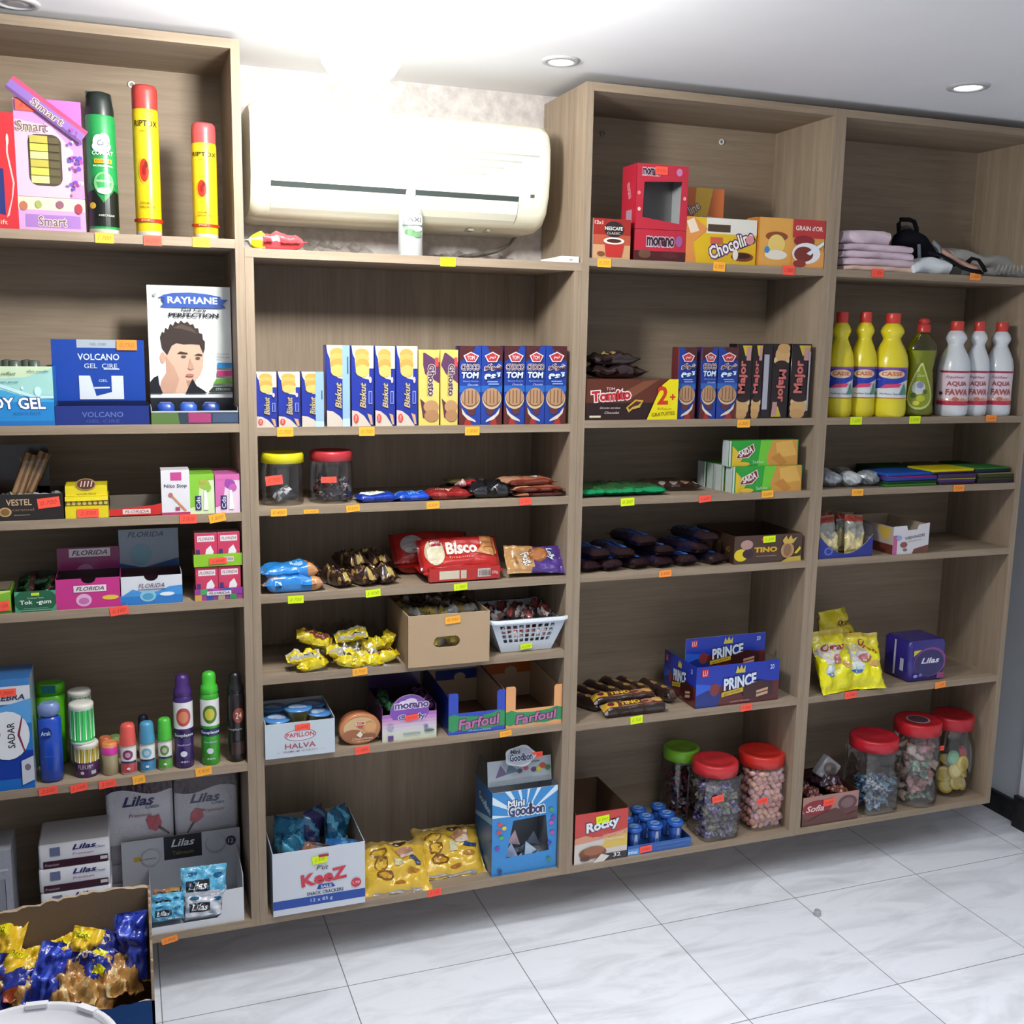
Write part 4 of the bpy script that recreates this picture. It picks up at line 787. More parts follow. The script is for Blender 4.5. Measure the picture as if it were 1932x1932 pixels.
def small_jar(u0, u1, vt, yc, lidc, body, lab, hz=0):
    x, r, h = U(u0, u1, vt, z, yc); root = empty('powder_jar', (x, yc, z)); T(root, lab, 'jar', 'small jars with coloured lids')
    mb = MB(); lathe(mb, [(r*0.9, 0), (r, 0.003), (r, h*0.62), (r*0.9, h*0.68)], 22, 'gloss', body); mb.build('jar_body', root)
    mb = MB(); lathe(mb, [(r*1.02, h*0.64, lidc[0]), (r*1.02, h*0.86, lidc[0]), (r*0.95, h*0.87, lidc[1]), (r*0.95, h*0.97, lidc[1]), (r*0.8, h, lidc[1])], 22, 'plastic'); mb.build('lid', root)
small_jar(193, 226, 1399, 0.035, ('#c8389a', '#e08a50'), '#a89c78', 'small beige jar with magenta and orange lid')
small_jar(188, 213, 1390, 0.085, ('#d8744a', '#d8744a'), '#a89c78', 'small jar with orange lid, behind the magenta-lidded one')
small_jar(205, 232, 1388, 0.125, ('#d07048', '#7a9a5a'), '#8a8468', 'small jar with olive green top, behind the orange-lidded one')
def rollon(u0, u1, vt, capc, lab_c, pic, lab):
    x, r, h = U(u0, u1, vt, z, 0.028); root = empty('roll_on_deodorant', (x, 0.028, z)); T(root, lab, 'roll-on deodorant', 'roll-on deodorants')
    mb = MB(); pr_ = [(r*0.85, 0, '#cfcabc'), (r*0.95, 0.003, '#cfcabc'), (r*0.95, h*0.54, '#cfcabc'), (r*0.78, h*0.60, '#cfcabc')]; lathe(mb, pr_, 24, 'gloss')
    a0 = -math.degrees(math.atan2(x - CAMLOC.x, 0.03 - CAMLOC.y)); cvcyl(mb, lambda q: r*0.95, 0.005, h*0.54, a0=a0, arc=150).paint([('r', 0.05, 0.0, 0.9, 0.38, lab_c), ('r', 0.05, 0.47, 0.9, 1.0, '#ecebe6'), ('e', 0.46, 0.73, 0.24, 0.20, pic), ('e', 0.46, 0.73, 0.12, 0.11, mixc(pic, '#ffffff', 0.35)), ('r', 0.08, 0.40, 0.86, 0.47, '#24305a'), ('e', 0.48, 0.18, 0.08, 0.05, '#f0e8e8')])
    mb.build('bottle_body', root); mb = MB(); lathe(mb, [(r*0.98, h*0.585), (r*0.98, h*0.62), (r*0.85, h*0.93), (r*0.72, h*0.985), (r*0.4, h)], 24, 'plastic', capc); mb.build('cap', root)
rollon(227, 261, 1364, '#e05a50', '#c04a50', '#8a2a60', 'roll-on deodorant with coral red cap')
rollon(263, 296, 1361, '#4a94b8', '#3a88b4', '#7ab0c8', 'roll-on deodorant with steel blue cap')
rollon(298, 328, 1354, '#4cb83a', '#5aa83a', '#6a8a40', 'roll-on deodorant with bright green cap')
x, r, h = U(262, 284, 1349, z, 0.10); bottle('roll_on_deodorant', x, 0.10, z, [(r*0.9, 0, '#3a4252'), (r, 0.003, '#3a4252'), (r, h*0.6, '#3a4252'), (r*0.8, h*0.63, '#3a4252')], 'roll-on deodorant with near-black cap, behind the blue-capped one', 'roll-on deodorant', 'roll-on deodorants', caps=[(r, h*0.62, '#14182a'), (r*0.9, h*0.95, '#14182a'), (r*0.6, h, '#14182a')])
def deo(u0, u1, vt, body, capc, band, lab, art):
    x, r, h = U(u0, u1, vt, z, 0.03)
    bottle('body_spray', x, 0.03, z, [(r*0.9, 0, body), (r, 0.004, body), (r, h*0.74, body), (r*0.92, h*0.77, capc), (r*0.70, h*0.79, capc)], lab, 'body spray', 'tall body sprays', art=art, az=(0.03, 0.93), arc=160,
           caps=[(r*0.88, h*0.775, capc), (r*0.98, h*0.79, capc), (r*0.90, h*0.85, capc), (r*0.72, h*0.87, capc), (r*0.74, h*0.95, capc), (r*0.64, h*0.985, capc), (r*0.4, h, capc)])
lbl = lambda pic, in_, nm, c2: [('r', 0, 0.58, 1, 0.98, '#ece9e8'), ('e', 0.5, 0.76, 0.28, 0.14, pic), ('e', 0.5, 0.76, 0.18, 0.09, in_), ('r', 0.05, 0.43, 0.95, 0.54, '#1f2a58' if c2 else '#2a1a50'), ('t', nm, 0.5, 0.48, 0.74, 0.06, '#e8e8f0', dict(bold=0.03)), ('e', 0.48, 0.20, 0.12, 0.045, '#d8d8e4'), ('t', 'deodorant', 0.5, 0.34, 0.5, 0.03, '#b8b0d0'), ('t', '48h', 0.5, 0.08, 0.3, 0.03, '#c8c8d4')]
deo(330, 368, 1272, '#3e2468', '#43246a', 0, 'purple body spray with a fig pictured on its white band', lbl('#b0484a', '#d8845a', 'Souplesse', 0))
deo(380, 417, 1267, '#3aa62c', '#46bc34', 0, 'bright green body spray with an avocado pictured on its white band', lbl('#4a7a2a', '#c8c040', 'Souplesse', 1))
deo(430, 464, 1268, '#1d1719', '#171416', 0, 'black body spray with a copper disc next to the cabinet side', [('e', 0.62, 0.72, 0.24, 0.12, '#8a4030'), ('t', '24', 0.62, 0.72, 0.26, 0.10, '#e0c8b8'), ('t', 'Souplesse', 0.45, 0.50, 0.6, 0.05, '#a8a8a8'), ('r', 0.3, 0.1, 0.9, 0.3, '#3a2420')])

# ================================================================== unit A, bottom: tissues and wipes
z = ZA[6]
x0, x1, h = geo(-30, 32, 1607, z, 0.03)
o = box_item('tissue_pack', x0, x1, 0.03, 0.10, z, h, '#9a9ca4', 'greyish tissue pack cut by the left picture edge on the bottom shelf', 'tissue pack', mat='film', front=[('r', 0.45, 0.10, 0.78, 0.72, '#8a8c94'), ('r', 0.77, 0.1, 0.79, 0.72, '#4a4048'), ('r', 0.3, 0.8, 0.9, 0.82, '#b8bac0')])
tb0 = None; y = 0.05
x0, x1 = XU(80, y, z), XU(213, y, z); w = x1 - x0; top_z = ZV(1590, (x0+x1)/2, y); n = 4; hh = (top_z - z) / n
for k in range(n):
    lab = ['white tissue box at the foot of the pile behind the open carton', 'white tissue box, third from the top of the pile', 'white tissue box, second from the top of the pile', 'topmost white tissue box of the pile beside the shelf cards'][k]
    if not tb0:
        mb = MB(); rprism(mb, w/2, 0.06, 0, hh - 0.0006, w, 0.12, 0.006, '#d9d8dc', 'gloss', 0.003)
        cvplane(mb, (0, -0.0006, 0), (1, 0, 0), (0, 0, 1), w, hh, 'gloss').paint([('r', 0.06, 0.0, 0.97, 0.30, '#3a1c28'), ('t', 'Premium', 0.18, 0.14, 0.2, 0.11, '#b8a0a8', dict(shear=0.2)), ('r', 0.16, 0.50, 0.30, 0.86, '#6a7090'), ('t', 'Lilas', 0.64, 0.78, 0.34, 0.22, '#2a2a6a', dict(bold=0.05, shear=0.3)), ('t', 'Clean', 0.86, 0.68, 0.14, 0.10, '#4a4a7a', dict(shear=0.3)), ('t', 'Premium', 0.62, 0.50, 0.30, 0.10, '#9a5a7a', dict(shear=0.2)), ('r', 0.86, 0.12, 0.96, 0.26, '#c8c0c4')])
        tb0 = mb.build('tissue_box', loc=(x0, y, z)); T(tb0, lab, 'tissue box', 'pile of white tissue boxes')
    else: clone(tb0, (x0 + 0.0015*(k % 2), y + 0.002*k, z + k*hh), label=lab)
# big white display carton of wipes
x0, x1, h = geo(286, 461, 1688, z, 0.004); w = x1 - x0
pts = [(0, 0), (w, 0), (w, h*1.02), (w*0.80, h), (w*0.77, h*0.88), (w*0.75, h*0.30), (w*0.70, h*0.2), (0, h*0.2)]
mb = MB(); extr(mb, pts, 0, 0.0015, '#d2d4d8', '#c4c6ca', 'card'); bx(mb, 0, 0.0015, 0.0015, 0.15, 0, h, '#c8cace'); bx(mb, w-0.0015, w, 0.0015, 0.15, 0, h*1.4, '#c8cace'); bx(mb, 0.0015, w-0.0015, 0.0015, 0.15, 0, 0.0015, '#b8babe')
o = mb.build('display_carton', loc=(x0, 0.004, z)); T(o, 'white display carton of wipes with a tall printed back card', 'display carton')
yb = 0.156; hx0, hx1 = XU(230, yb, z+0.1), XU(453, yb, z+0.1); hz = ZV(1575, (hx0+hx1)/2, yb) - z; hz = max(hz, 0.12)
card(o, hx1-hx0, hz, (hx0-x0, 0.152, 0), '#c3c5cb', art=[('r', 0.35, 0.62, 0.67, 1.0, '#23262e'), ('t', 'Lilas', 0.51, 0.88, 0.20, 0.12, '#e4e4e6', dict(shear=0.3, bold=0.03)), ('t', 'Talinoum', 0.51, 0.72, 0.18, 0.06, '#8a7a4a'), ('r', 0.10, 0.66, 0.29, 0.73, '#c8a83a'), ('e', 0.92, 0.80, 0.045, 0.08, '#3c3e48'), ('t', '12', 0.92, 0.80, 0.045, 0.07, '#d8d8dc'), ('e', 0.79, 0.78, 0.09, 0.15, '#a8aab2'), ('e', 0.79, 0.80, 0.082, 0.13, '#c3c5cb'), ('e', 0.24, 0.70, 0.08, 0.14, '#b2b4bc'), ('e', 0.24, 0.71, 0.07, 0.12, '#c3c5cb'), ('t', 'Lingettes', 0.22, 0.69, 0.13, 0.03, '#5a4a20')])
wa = lambda c1, c2: (lambda s, t: c1 if t < 0.55 else c2)
WA = [('r', 0.12, 0.28, 0.62, 0.62, '#20232c'), ('t', 'Lilas', 0.37, 0.45, 0.40, 0.22, '#f0f2f4', dict(shear=0.3, bold=0.03)), ('e', 0.8, 0.7, 0.10, 0.08, '#1c6a94'), ('e', 0.25, 0.8, 0.12, 0.06, '#1c6a94'), ('r', 0.5, 0.10, 0.9, 0.17, '#d8eaf2')]
blue = lambda s, t: '#5ab4dc' if (s*7+t*5) % 2 > 0.7 else '#8accea'
wp = []
for k, (u0, u1, vb, vt, cf, yy) in enumerate(((287, 350, 1742, 1712, blue, 0.012), (289, 347, 1720, 1695, blue, 0.030), (291, 345, 1702, 1685, lambda s, t: '#c89a50' if s > 0.6 else '#b07a50', 0.05), (350, 428, 1735, 1692, lambda s, t: '#c9ccd4' if t < 0.8 else '#a8acb8', 0.012), (343, 432, 1700, 1645, blue, 0.035))):
    xa, xb = XU(u0, yy, z), XU(u1, yy, z); zb = ZV(vb, (xa+xb)/2, yy); hh = ZV(vt, (xa+xb)/2, yy) - zb
    mb = pillow(xb-xa, max(hh, 0.022)*1.05, 0.020, cf, 40+k, fin=0.04, wr=0.35, art=WA)
    lab = ['pale blue wipes pack lying lowest at the left of the white display carton', 'pale blue wipes pack on the lowest one in the white display carton', 'brown and gold wipes pack at the back left of the white display carton', 'silver wipes pack with black label at the front of the white display carton', 'shiny pale blue wipes pack leaning above the silver one'][k]
    T(mb.build('wipes_pack', loc=((xa+xb)/2, yy + 0.022, max(zb + hh*0.5, z+0.02)), rot=(math.radians(72), 0, math.radians(-3))), lab, 'wipes pack', 'wipes packs in the white display carton')
# two tall tissue packs standing on packs behind
yy = 0.168
for k, (u0, u1, vt, vb, lab) in enumerate(((199, 327, 1469, 1592, 'tall white tissue pack with wavy purple top, the left of two'), (328, 449, 1466, 1577, 'tall white tissue pack with wavy purple top, the right of two'))):
    xa, xb = XU(u0, yy, 0.40), XU(u1, yy, 0.40); zb = ZV((vb), (xa+xb)/2, yy); zt = min(ZV(vt, (xa+xb)/2, yy), 0.5045); w = xb-xa-0.001; h = zt - zb
    if k == 0: zb_ = zb
    mb = MB(); rprism(mb, w/2, 0.035, 0, h, w, 0.068, 0.010, '#d4d2d8', 'film', 0.004)
    cv = cvplane(mb, (0, 0.0005, 0), (1, 0, 0), (0, 0, 1), w, h, 'film'); wave = [(s/12, 0.80 + 0.05*math.sin(s/12*2*PI + (PI if k else 0.3))) for s in range(13)]
    cv.poly([(0.01, 0.99), (0.01, 0.8)] + wave[1:-1] + [(0.99, 0.8), (0.99, 0.99)], '#3a1e2c'); cv.k += 1
    cv.paint([('t', 'Lilas', 0.48, 0.66, 0.48, 0.15, '#2e2c5c', dict(bold=0.05, shear=0.3)), ('t', 'Clean', 0.68, 0.56, 0.2, 0.06, '#4a4878', dict(shear=0.3)), ('t', 'Premium', 0.5 + 0.1*k, 0.44, 0.34, 0.05, '#b06a80', dict(shear=0.2)), ('p', [(0.58, 0.36), (0.62, 0.42), (0.70, 0.40), (0.78, 0.42), (0.82, 0.30), (0.80, 0.22), (0.72, 0.17), (0.62, 0.22)] if k == 0 else [(0.25, 0.42), (0.33, 0.5), (0.44, 0.46), (0.45, 0.34), (0.33, 0.25), (0.24, 0.30)], '#c04a58'), ('p', [(0.75, 0.22), (0.92, 0.10), (0.93, 0.12), (0.77, 0.26)] if k == 0 else [(0.28, 0.28), (0.18, 0.10), (0.20, 0.10), (0.31, 0.26)], '#5a4a44')])
    tp = mb.build('tissue_pack', loc=(xa, yy, zb)); T(tp, lab, 'tissue pack', 'tall tissue packs')
    mb = MB(); n_ = 3; hb = (zb - z) / n_
    for q in range(n_):
        mb = MB(); rprism(mb, w/2, 0.035, 0, hb - 0.0003, w - 0.003, 0.068, 0.008, '#8e8c94', 'film', 0.004)
        T(mb.build('tissue_pack', loc=(xa, yy, z + q*hb)), 'flat grey tissue pack %s under the %s tall white one' % (['lowest', 'in the middle', 'uppermost'][q], ['left', 'right'][k]), 'tissue pack', 'tissue packs supporting the tall ones')
# ================================================================== unit B, on its top board
z = ZBm[0]
xa, xb = XU(462, 0.03, z), XU(578, 0.03, z); L_ = xb - xa
mb = pillow(0.036, L_, 0.032, lambda s, t: '#dfe6e2' if t < 0.09 else ('#e8e21c' if t < 0.26 + 0.05*math.sin(s*22) else ('#d8565a' if 0.3 < s < 0.8 else '#c63c44')), 21, fin=0.05, wr=0.2)
T(mb.build('biscuit_roll', loc=((xa+xb)/2, 0.035, z), rot=(0, 0, -PI/2)), 'red biscuit roll with a yellow end lying under the air conditioner', 'biscuit pack')
def clear_heap(x0, x1, y0, y1, z, h, seed, lab, name='plastic_bag'):
    mb = MB(); nx, ny = 26, 8; vs = []; o = Vector((seed*3.1, seed*1.7, 0))
    for j in range(ny+1):
        for i in range(nx+1):
            s, t = i/nx, j/ny; e = (max(0, 1-(2*s-1)**4)**0.5) * (max(0, 1-(2*t-1)**4)**0.5)
            q = Vector((s*(x1-x0), t*(y1-y0), 0)); k = noise.noise(q*40+o)*0.5 + noise.noise(q*90+o)*0.35
            vs.append((q.x, q.y, max(0.0004, h*e*(0.62+k))))
    fs = [(j*(nx+1)+i, j*(nx+1)+i+1, (j+1)*(nx+1)+i+1, (j+1)*(nx+1)+i) for j in range(ny) for i in range(nx)]
    mb.add(vs, fs, '#ffffff', 'clearbag', True); o_ = mb.build(name, loc=(x0, y0, z)); return T(o_, lab, 'plastic bag', 'crumpled clear plastic bags')
clear_heap(0.165, 0.44, 0.10, 0.235, z, 0.040, 1, 'crumpled clear plastic bag behind the red biscuit roll')
clear_heap(0.56, 0.80, 0.14, 0.24, z, 0.032, 2, 'crumpled clear plastic bag beside the drain hose on the board')
x, r, h = U(751, 798, 384, z, 0.06); h = ZV(388, x, 0.06) - z; hT = ZV(300, x, 0.06) - z
root = empty('spray_bottle', (x, 0.06, z)); T(root, 'white trigger spray bottle standing in front of the air conditioner', 'spray bottle')
mb = MB(); pf = [(r*0.92, 0), (r, 0.004), (r, h*0.80), (r*0.94, h*0.92), (r*0.6, h*1.12), (r*0.40, h*1.22), (r*0.38, h*1.26)]; pf = [(a, b*0.96) for a, b in pf]
lathe(mb, pf, 28, 'plastic', '#b4b8ba'); rf = lerp_prof(pf)
cvcyl(mb, lambda q: r, h*0.32, h*0.93, a0=-8, arc=150).paint([('e', 0.56, 0.52, 0.42, 0.47, '#b4bcb4'), ('e', 0.56, 0.50, 0.36, 0.40, '#8a9a8a'), ('e', 0.58, 0.62, 0.32, 0.24, '#e4e6e4'), ('t', 'AXI', 0.58, 0.64, 0.46, 0.15, '#5a6260', dict(bold=0.04)), ('r', 0.2, 0.43, 0.92, 0.48, '#5a7068'), ('e', 0.66, 0.36, 0.2, 0.09, '#d8e0d4'), ('e', 0.44, 0.24, 0.16, 0.10, '#5a8a58'), ('e', 0.66, 0.16, 0.14, 0.08, '#6a9468'), ('e', 0.58, 0.88, 0.16, 0.06, '#d0c0b8')])
mb.build('bottle_body', root)
mb = MB(); zz = h*1.19; lathe(mb, [(r*0.42, zz), (r*0.42, zz+0.012), (r*0.34, zz+0.018)], 20, 'plastic', '#e6e8e8')
hh = hT - 0.001; extr(mb, [(-0.026, hh-0.012), (-0.018, hh-0.020), (-0.008, zz+0.016), (0.010, zz+0.016), (0.016, hh-0.024), (0.034, hh-0.022), (0.036, hh-0.012), (0.024, hh-0.003), (0.0, hh), (-0.022, hh-0.004)], -0.009, 0.009, '#e8eaea', '#dfe1e1', 'plastic'); mb.build('spray_head', root)
mb = MB(); extr(mb, [(-0.020, hh-0.018), (-0.012, hh-0.018), (-0.016, hh-0.034), (-0.030, hh-0.052), (-0.034, hh-0.050), (-0.023, hh-0.033)], -0.006, 0.006, '#8e9494', '#7e8484', 'plastic'); mb.build('trigger', root)

# ================================================================== unit B, second shelf: upright biscuit rolls
z = ZBm[1]
def up_pack(u0, u1, vt, lab, front, side_c, top_c='#d8d4c4', group=None, name='biscuit_pack', r=0.004, y=0.006, dep=0.042, mat='gloss', rot=0, right=None, jag=0.0):
    x0, x1, h = geo(u0, u1, vt, z, y); w = x1 - x0 - 0.0012; mb = MB(); rprism(mb, w/2, dep/2, 0, h, w, dep, r, side_c, mat, 0.0015)
    cvplane(mb, (0, -0.0002, 0), (1, 0, 0), (0, 0, 1), w, h, mat).paint(front)
    if right: cvplane(mb, (w + 0.0002, 0, 0), (0, 1, 0), (0, 0, 1), dep, h, mat).paint(right)
    o = mb.build(name, loc=(x0, y, z), rot=(0, 0, math.radians(rot))); T(o, lab, 'biscuit pack', group); return o
def bisk(text=True, red=True):
    a = [('r', 0, 0, 1, 1, '#20308e'), ('p', [(0.02, 1), (0.80, 1), (0.80, 0.72), (1, 0.72), (1, 1)], '#d6d2bc'), ('p', [(0.0, 1), (0.05, 0.90), (0.14, 0.84), (0.20, 0.68), (0.5, 0.6), (0.80, 0.58), (0.80, 1)], '#d6cfb0'),
         ('e', 0.47, 0.90, 0.32, 0.065, '#cf9f52'), ('e', 0.47, 0.84, 0.33, 0.065, '#d8ab5e'), ('e', 0.48, 0.77, 0.33, 0.07, '#cb9a4c'), ('e', 0.49, 0.69, 0.31, 0.075, '#e2b868'),
         ('p', [(0, 0.20), (0.25, 0.19), (0.55, 0.13), (0.88, 0), (0, 0)], '#c9beb0'), ('p', [(0.70, 0.16), (0.90, 0.14), (0.95, 0.02), (0.86, 0.02)], '#c8a078'),
         ('t', 'Biskut', 0.50, 0.385, 0.32, 0.28, '#b8a878', dict(rot=90, bold=0.04, shear=0.3, oc='#4a4668')), ('r', 0.76, 0.28, 0.92, 0.44, '#8a9ad0'), ('r', 0.79, 0.29, 0.89, 0.43, '#2a3a98'), ('e', 0.84, 0.58, 0.06, 0.04, '#c8b8c0')]
    if red: a += [('e', 0.18, 0.10, 0.12, 0.055, '#d04440'), ('t', 'TOM', 0.18, 0.10, 0.07, 0.10, '#f0c8c0', dict(rot=90))]
    return a
sidebl = [('r', 0, 0, 1, 1, '#8fb0da'), ('r', 0, 0.0, 1, 0.1, '#b8d4ee'), ('r', 0.55, 0.5, 0.8, 0.75, '#4a6a98'), ('r', 0, 0.82, 1, 1, '#9ab0d4')]
for k, (u0, u1, vt) in enumerate(((485, 524, 701), (526, 568, 701), (570, 612, 701))):
    fr = bisk() if k < 2 else bisk(red=False) + [('r', 0.62, 0, 1, 1, '#8fb0da'), ('r', 0.62, 0, 1, 0.10, '#b8d4ee'), ('r', 0.88, 0.5, 0.94, 0.66, '#3a5a88')]
    up_pack(u0, u1, vt, 'short blue and cream biscuit pack, %s of the three short ones' % ['leftmost', 'middle', 'rightmost'][k], fr, '#243494', group='short blue biscuit packs')
for k, (u0, u1, vt) in enumerate(((617, 661, 651), (664, 706, 652), (708, 746, 653), (748, 788, 653))):
    fr = bisk() if k else bisk(red=False) + [('r', 0.68, 0, 1, 1, '#8fb0da'), ('r', 0.68, 0, 1, 0.10, '#b8d4ee'), ('r', 0.88, 0.65, 0.94, 0.86, '#3a5a88')]
    up_pack(u0, u1, vt, 'tall blue and cream biscuit pack, %s of the four tall ones' % ['first from the left', 'second from the left', 'third from the left', 'rightmost'][k], fr, '#243494', group='tall blue biscuit packs')
for k, (u0, u1) in enumerate(((790, 829), (831, 864))):
    up_pack(u0, u1, 660, 'yellow and purple biscuit pack, the %s of two' % ['left', 'right'][k], [('r', 0, 0, 1, 1, '#d9c468'), ('p', [(0.2, 0.96), (0.0 if k else 0.2, 0.80), (0.3, 0.68), (1, 0.56), (1, 0.84), (0.3, 0.96)], '#5a3558'), ('r', 0.78, 0.78, 0.96, 0.90, '#c04a48'), ('t', 'Ghosto', 0.62, 0.60, 0.42, 0.36, '#4a2c4c', dict(rot=-90, bold=0.05, oc='#e4dcd0', ow=0.06)),
        ('p', [(0.05, 0.36), (0.3, 0.30), (0.6, 0.30), (0.6, 0.1), (0.2, 0.1)], '#5a3040'), ('e', 0.60, 0.25, 0.38, 0.085, '#b48a60'), ('e', 0.62, 0.13, 0.36, 0.08, '#a87c54'), ('r', 0.38, 0.4, 0.44, 0.7, '#b8a048')], '#cdb860', group='yellow and purple biscuit packs')
ARX, ARY = '\ufeee\ufedb\ufeee\ufeb7', '\ufee1\ufeee\ufe97'
def choco(lat, m=False):
    f = (lambda x: 1-x) if m else (lambda x: x)
    P = lambda pts: [(f(x), y) for x, y in (pts if not m else pts[::-1])]
    a = [('r', 0, 0, 1, 1, '#1f3c92'), ('p', P([(0, 1), (0, 0.80), (0.3, 0.86), (0.6, 0.93), (0.75, 1)]), '#4c2022'), ('p', P([(0.0, 0.5), (1.0, 0.5), (1.0, 0.42), (0.0, 0.42)]), '#2a62b4'),
         ('p', P([(0, 0.26), (0.35, 0.12), (0.62, 0.0), (0, 0)]), '#5a2420'), ('p', P([(0.22, 0), (0.62, 0), (0.35, 0.12)]), '#9a2e24'), ('p', P([(0.10, 0.22), (0.30, 0.14), (0.75, 0.06), (0.78, 0.035), (0.4, 0.07), (0.15, 0.14)]), '#d8cfc0'), ('e', f(0.58), 0.18, 0.20, 0.055, '#5a3038'),
         ('e', 0.5, 0.335, 0.46, 0.135, '#cdb48e'), ('e', 0.5, 0.35, 0.43, 0.120, '#7a5238'), ('e', 0.5, 0.36, 0.42, 0.112, '#b08a68')]
    for i in range(4): a.append(('r', 0.22+i*0.17, 0.275, 0.27+i*0.17, 0.44, '#7e5840'))
    a += [('p', P([(0.15, 0.88), (0.5, 0.93), (0.88, 0.88), (0.72, 0.80), (0.3, 0.80)]), '#e8d8d4'), ('p', P([(0.22, 0.875), (0.5, 0.915), (0.82, 0.875), (0.68, 0.81), (0.34, 0.81)]), '#b23038')]
    if lat: a += [('t', 'TOM', 0.5, 0.855, 0.34, 0.05, '#f0e4e0', dict(bold=0.03)), ('t', 'CHOCO', 0.48, 0.735, 0.86, 0.075, '#6a2e22', dict(bold=0.04, oc='#e8e4e4', ow=0.07)), ('t', 'TOM', 0.47, 0.635, 0.80, 0.08, '#dcecf6', dict(bold=0.08, shear=0.1)), ('t', 'Biscuit fourre', 0.5, 0.56, 0.7, 0.02, '#8aa8dc'), ('t', 'Chocolat', 0.6, 0.515, 0.5, 0.025, '#b8c8ec', dict(shear=0.3))]
    else: a += [('t', '\ufee1\ufeee\ufe97', 0.5, 0.855, 0.3, 0.045, '#f0e4e0', dict(bold=0.03)), ('t', ARX, 0.52, 0.735, 0.82, 0.085, '#6a2e22', dict(bold=0.05, oc='#e8e4e4', ow=0.07)), ('t', ARY, 0.5, 0.625, 0.78, 0.09, '#dcecf6', dict(bold=0.08)), ('r', 0.25, 0.545, 0.75, 0.56, '#8aa8dc'), ('r', 0.3, 0.515, 0.8, 0.53, '#8aa8dc')]
    return a
for k, (u0, u1, lat) in enumerate(((866, 907, 1), (907, 947, 0), (950, 990, 1), (990, 1027, 1), (1027, 1067, 0))):
    up_pack(u0, u1, 653, 'blue and brown sandwich biscuit pack, %s lettering, %s in the row of five' % (['Arabic', 'Latin'][lat], ['first', 'second', 'third', 'fourth', 'last'][k]), choco(lat, not lat), '#2a1c48', group='blue and brown sandwich biscuit packs', r=0.010, y=0.004 if k != 2 else 0.008)

# ================================================================== unit B, third shelf: jars and flat packs
z = ZBm[2]
def jar(u0, u1, vt, yc, z, capc, lab, cat='jar', group=None, lidf=0.82, sq=None, neck=0.80, lidr=0.98, ring=True, bulge=None, xr=None):
    x, r, h = U(u0, u1, vt, z, yc)
    if xr: x, r = xr; h = ZV(vt, x, yc) - z
    root = empty('plastic_jar', (x, yc, z)); T(root, lab, cat, group); mb = MB()
    hb = h*lidf
    if bulge: pf = [(r*0.55, 0), (r*0.72, 0.004), (r*0.95, hb*0.25), (r, hb*0.5), (r*0.94, hb*0.75), (r*0.75, hb*0.92), (r*neck, hb)]
    else: pf = [(r*0.88, 0), (r*0.97, 0.005), (r*0.985, 0.012), (r*0.95, 0.016), (r, 0.022), (r, hb*0.80), (r*0.97, hb*0.88), (r*(neck+0.05), hb*0.96), (r*neck, hb)]
    if sq: pf = [(a*0.88, b) for a, b in pf[:-2]] + pf[-2:]
    lathe(mb, pf, 36, 'clear', '#ffffff', sq=sq, cap=False); b = MB(); mb.add([(0, 0, 0)], [], '#ffffff')
    mb.build('jar_body', root); mb = MB(); lr = r*lidr
    lathe(mb, [(lr*0.97, hb*0.985), (lr, hb*0.99), (lr, h-0.004), (lr*0.95, h), (lr*0.80, h), (lr*0.78, h-0.002), (lr*0.3, h-0.002)], 36, 'plastic', capc); L = mb.build('lid', root); return root, x, r, h, L
j1, x, r, h, _ = jar(491, 577, 853, 0.052, z, '#dcd21e', 'clear jar with yellow lid holding white sachets', group='clear plastic jars with lids', neck=0.9)
stick(j1, 517, 906, 0.052 - r*0.985, 'r', '0.700', w=0.036, h=0.020, rot=6)
j2, x2, r2, h2, _ = jar(583, 668, 849, 0.060, z, '#b8323a', 'clear jar with red lid holding shiny dark sweets, beside the yellow-lidded jar', group='clear plastic jars with lids', neck=0.9)
stick(j2, 620, 905, 0.060 - r2*0.985, 'r', '0.100', w=0.034, h=0.013)
def fill(x, y, z, r, h, proto_mb, n, lab, cat, group, name, seed, sz, cols=None, sq=False, tilt=1.0, lay=None):
    """individual sweets laid layer on layer inside a jar"""
    rnd = random.Random(seed); protos = [p.build(name, loc=(0, 0, 0)) for p in proto_mb]; used = [False]*len(protos); c = 0; lz = lay or sz*0.8; k = 0; zz = z + sz*0.55
    while zz < z + h - sz*0.4 and c < n:
        pts = []; m = int(r / sz) + 1
        for i in range(-m, m+1):
            for j in range(-m, m+1):
                px = (i + 0.5*(k % 2))*sz + rnd.uniform(-.12, .12)*sz; py = (j + 0.5*((k//2) % 2))*sz + rnd.uniform(-.12, .12)*sz
                d = (abs(px)**6 + abs(py)**6)**(1/6) if sq else math.hypot(px, py)
                if d < r - sz*0.5: pts.append((px, py, d))
        pts = [p for p in pts if p[2] > r - sz*2.1 and p[1] < r*0.35]      # what the wall of the jar shows
        for px, py, d in pts:
            if c >= n: break
            q = rnd.randrange(len(protos)); rot = (rnd.uniform(-1, 1)*tilt, rnd.uniform(-1, 1)*tilt, rnd.uniform(0, 6.28)); loc = (x+px, y+py, zz + rnd.uniform(-.08, .08)*sz)
            if not used[q]: o = protos[q]; o.location = loc; o.rotation_euler = rot; used[q] = True; T(o, lab, cat, group)
            else: clone(protos[q], loc, rot)
            c += 1
        zz += lz; k += 1
    for q, o in enumerate(protos):
        if not used[q]: bpy.data.objects.remove(o)
def sweet(w, l, h, c1, c2, seed, mat='film', wr=0.3): return pillow(w, l, h, lambda s, t: c1 if (int(s*5)+int(t*4)+seed) % 3 else c2, seed, nx=7, ny=7, mat=mat, wr=wr, fin=0.12)
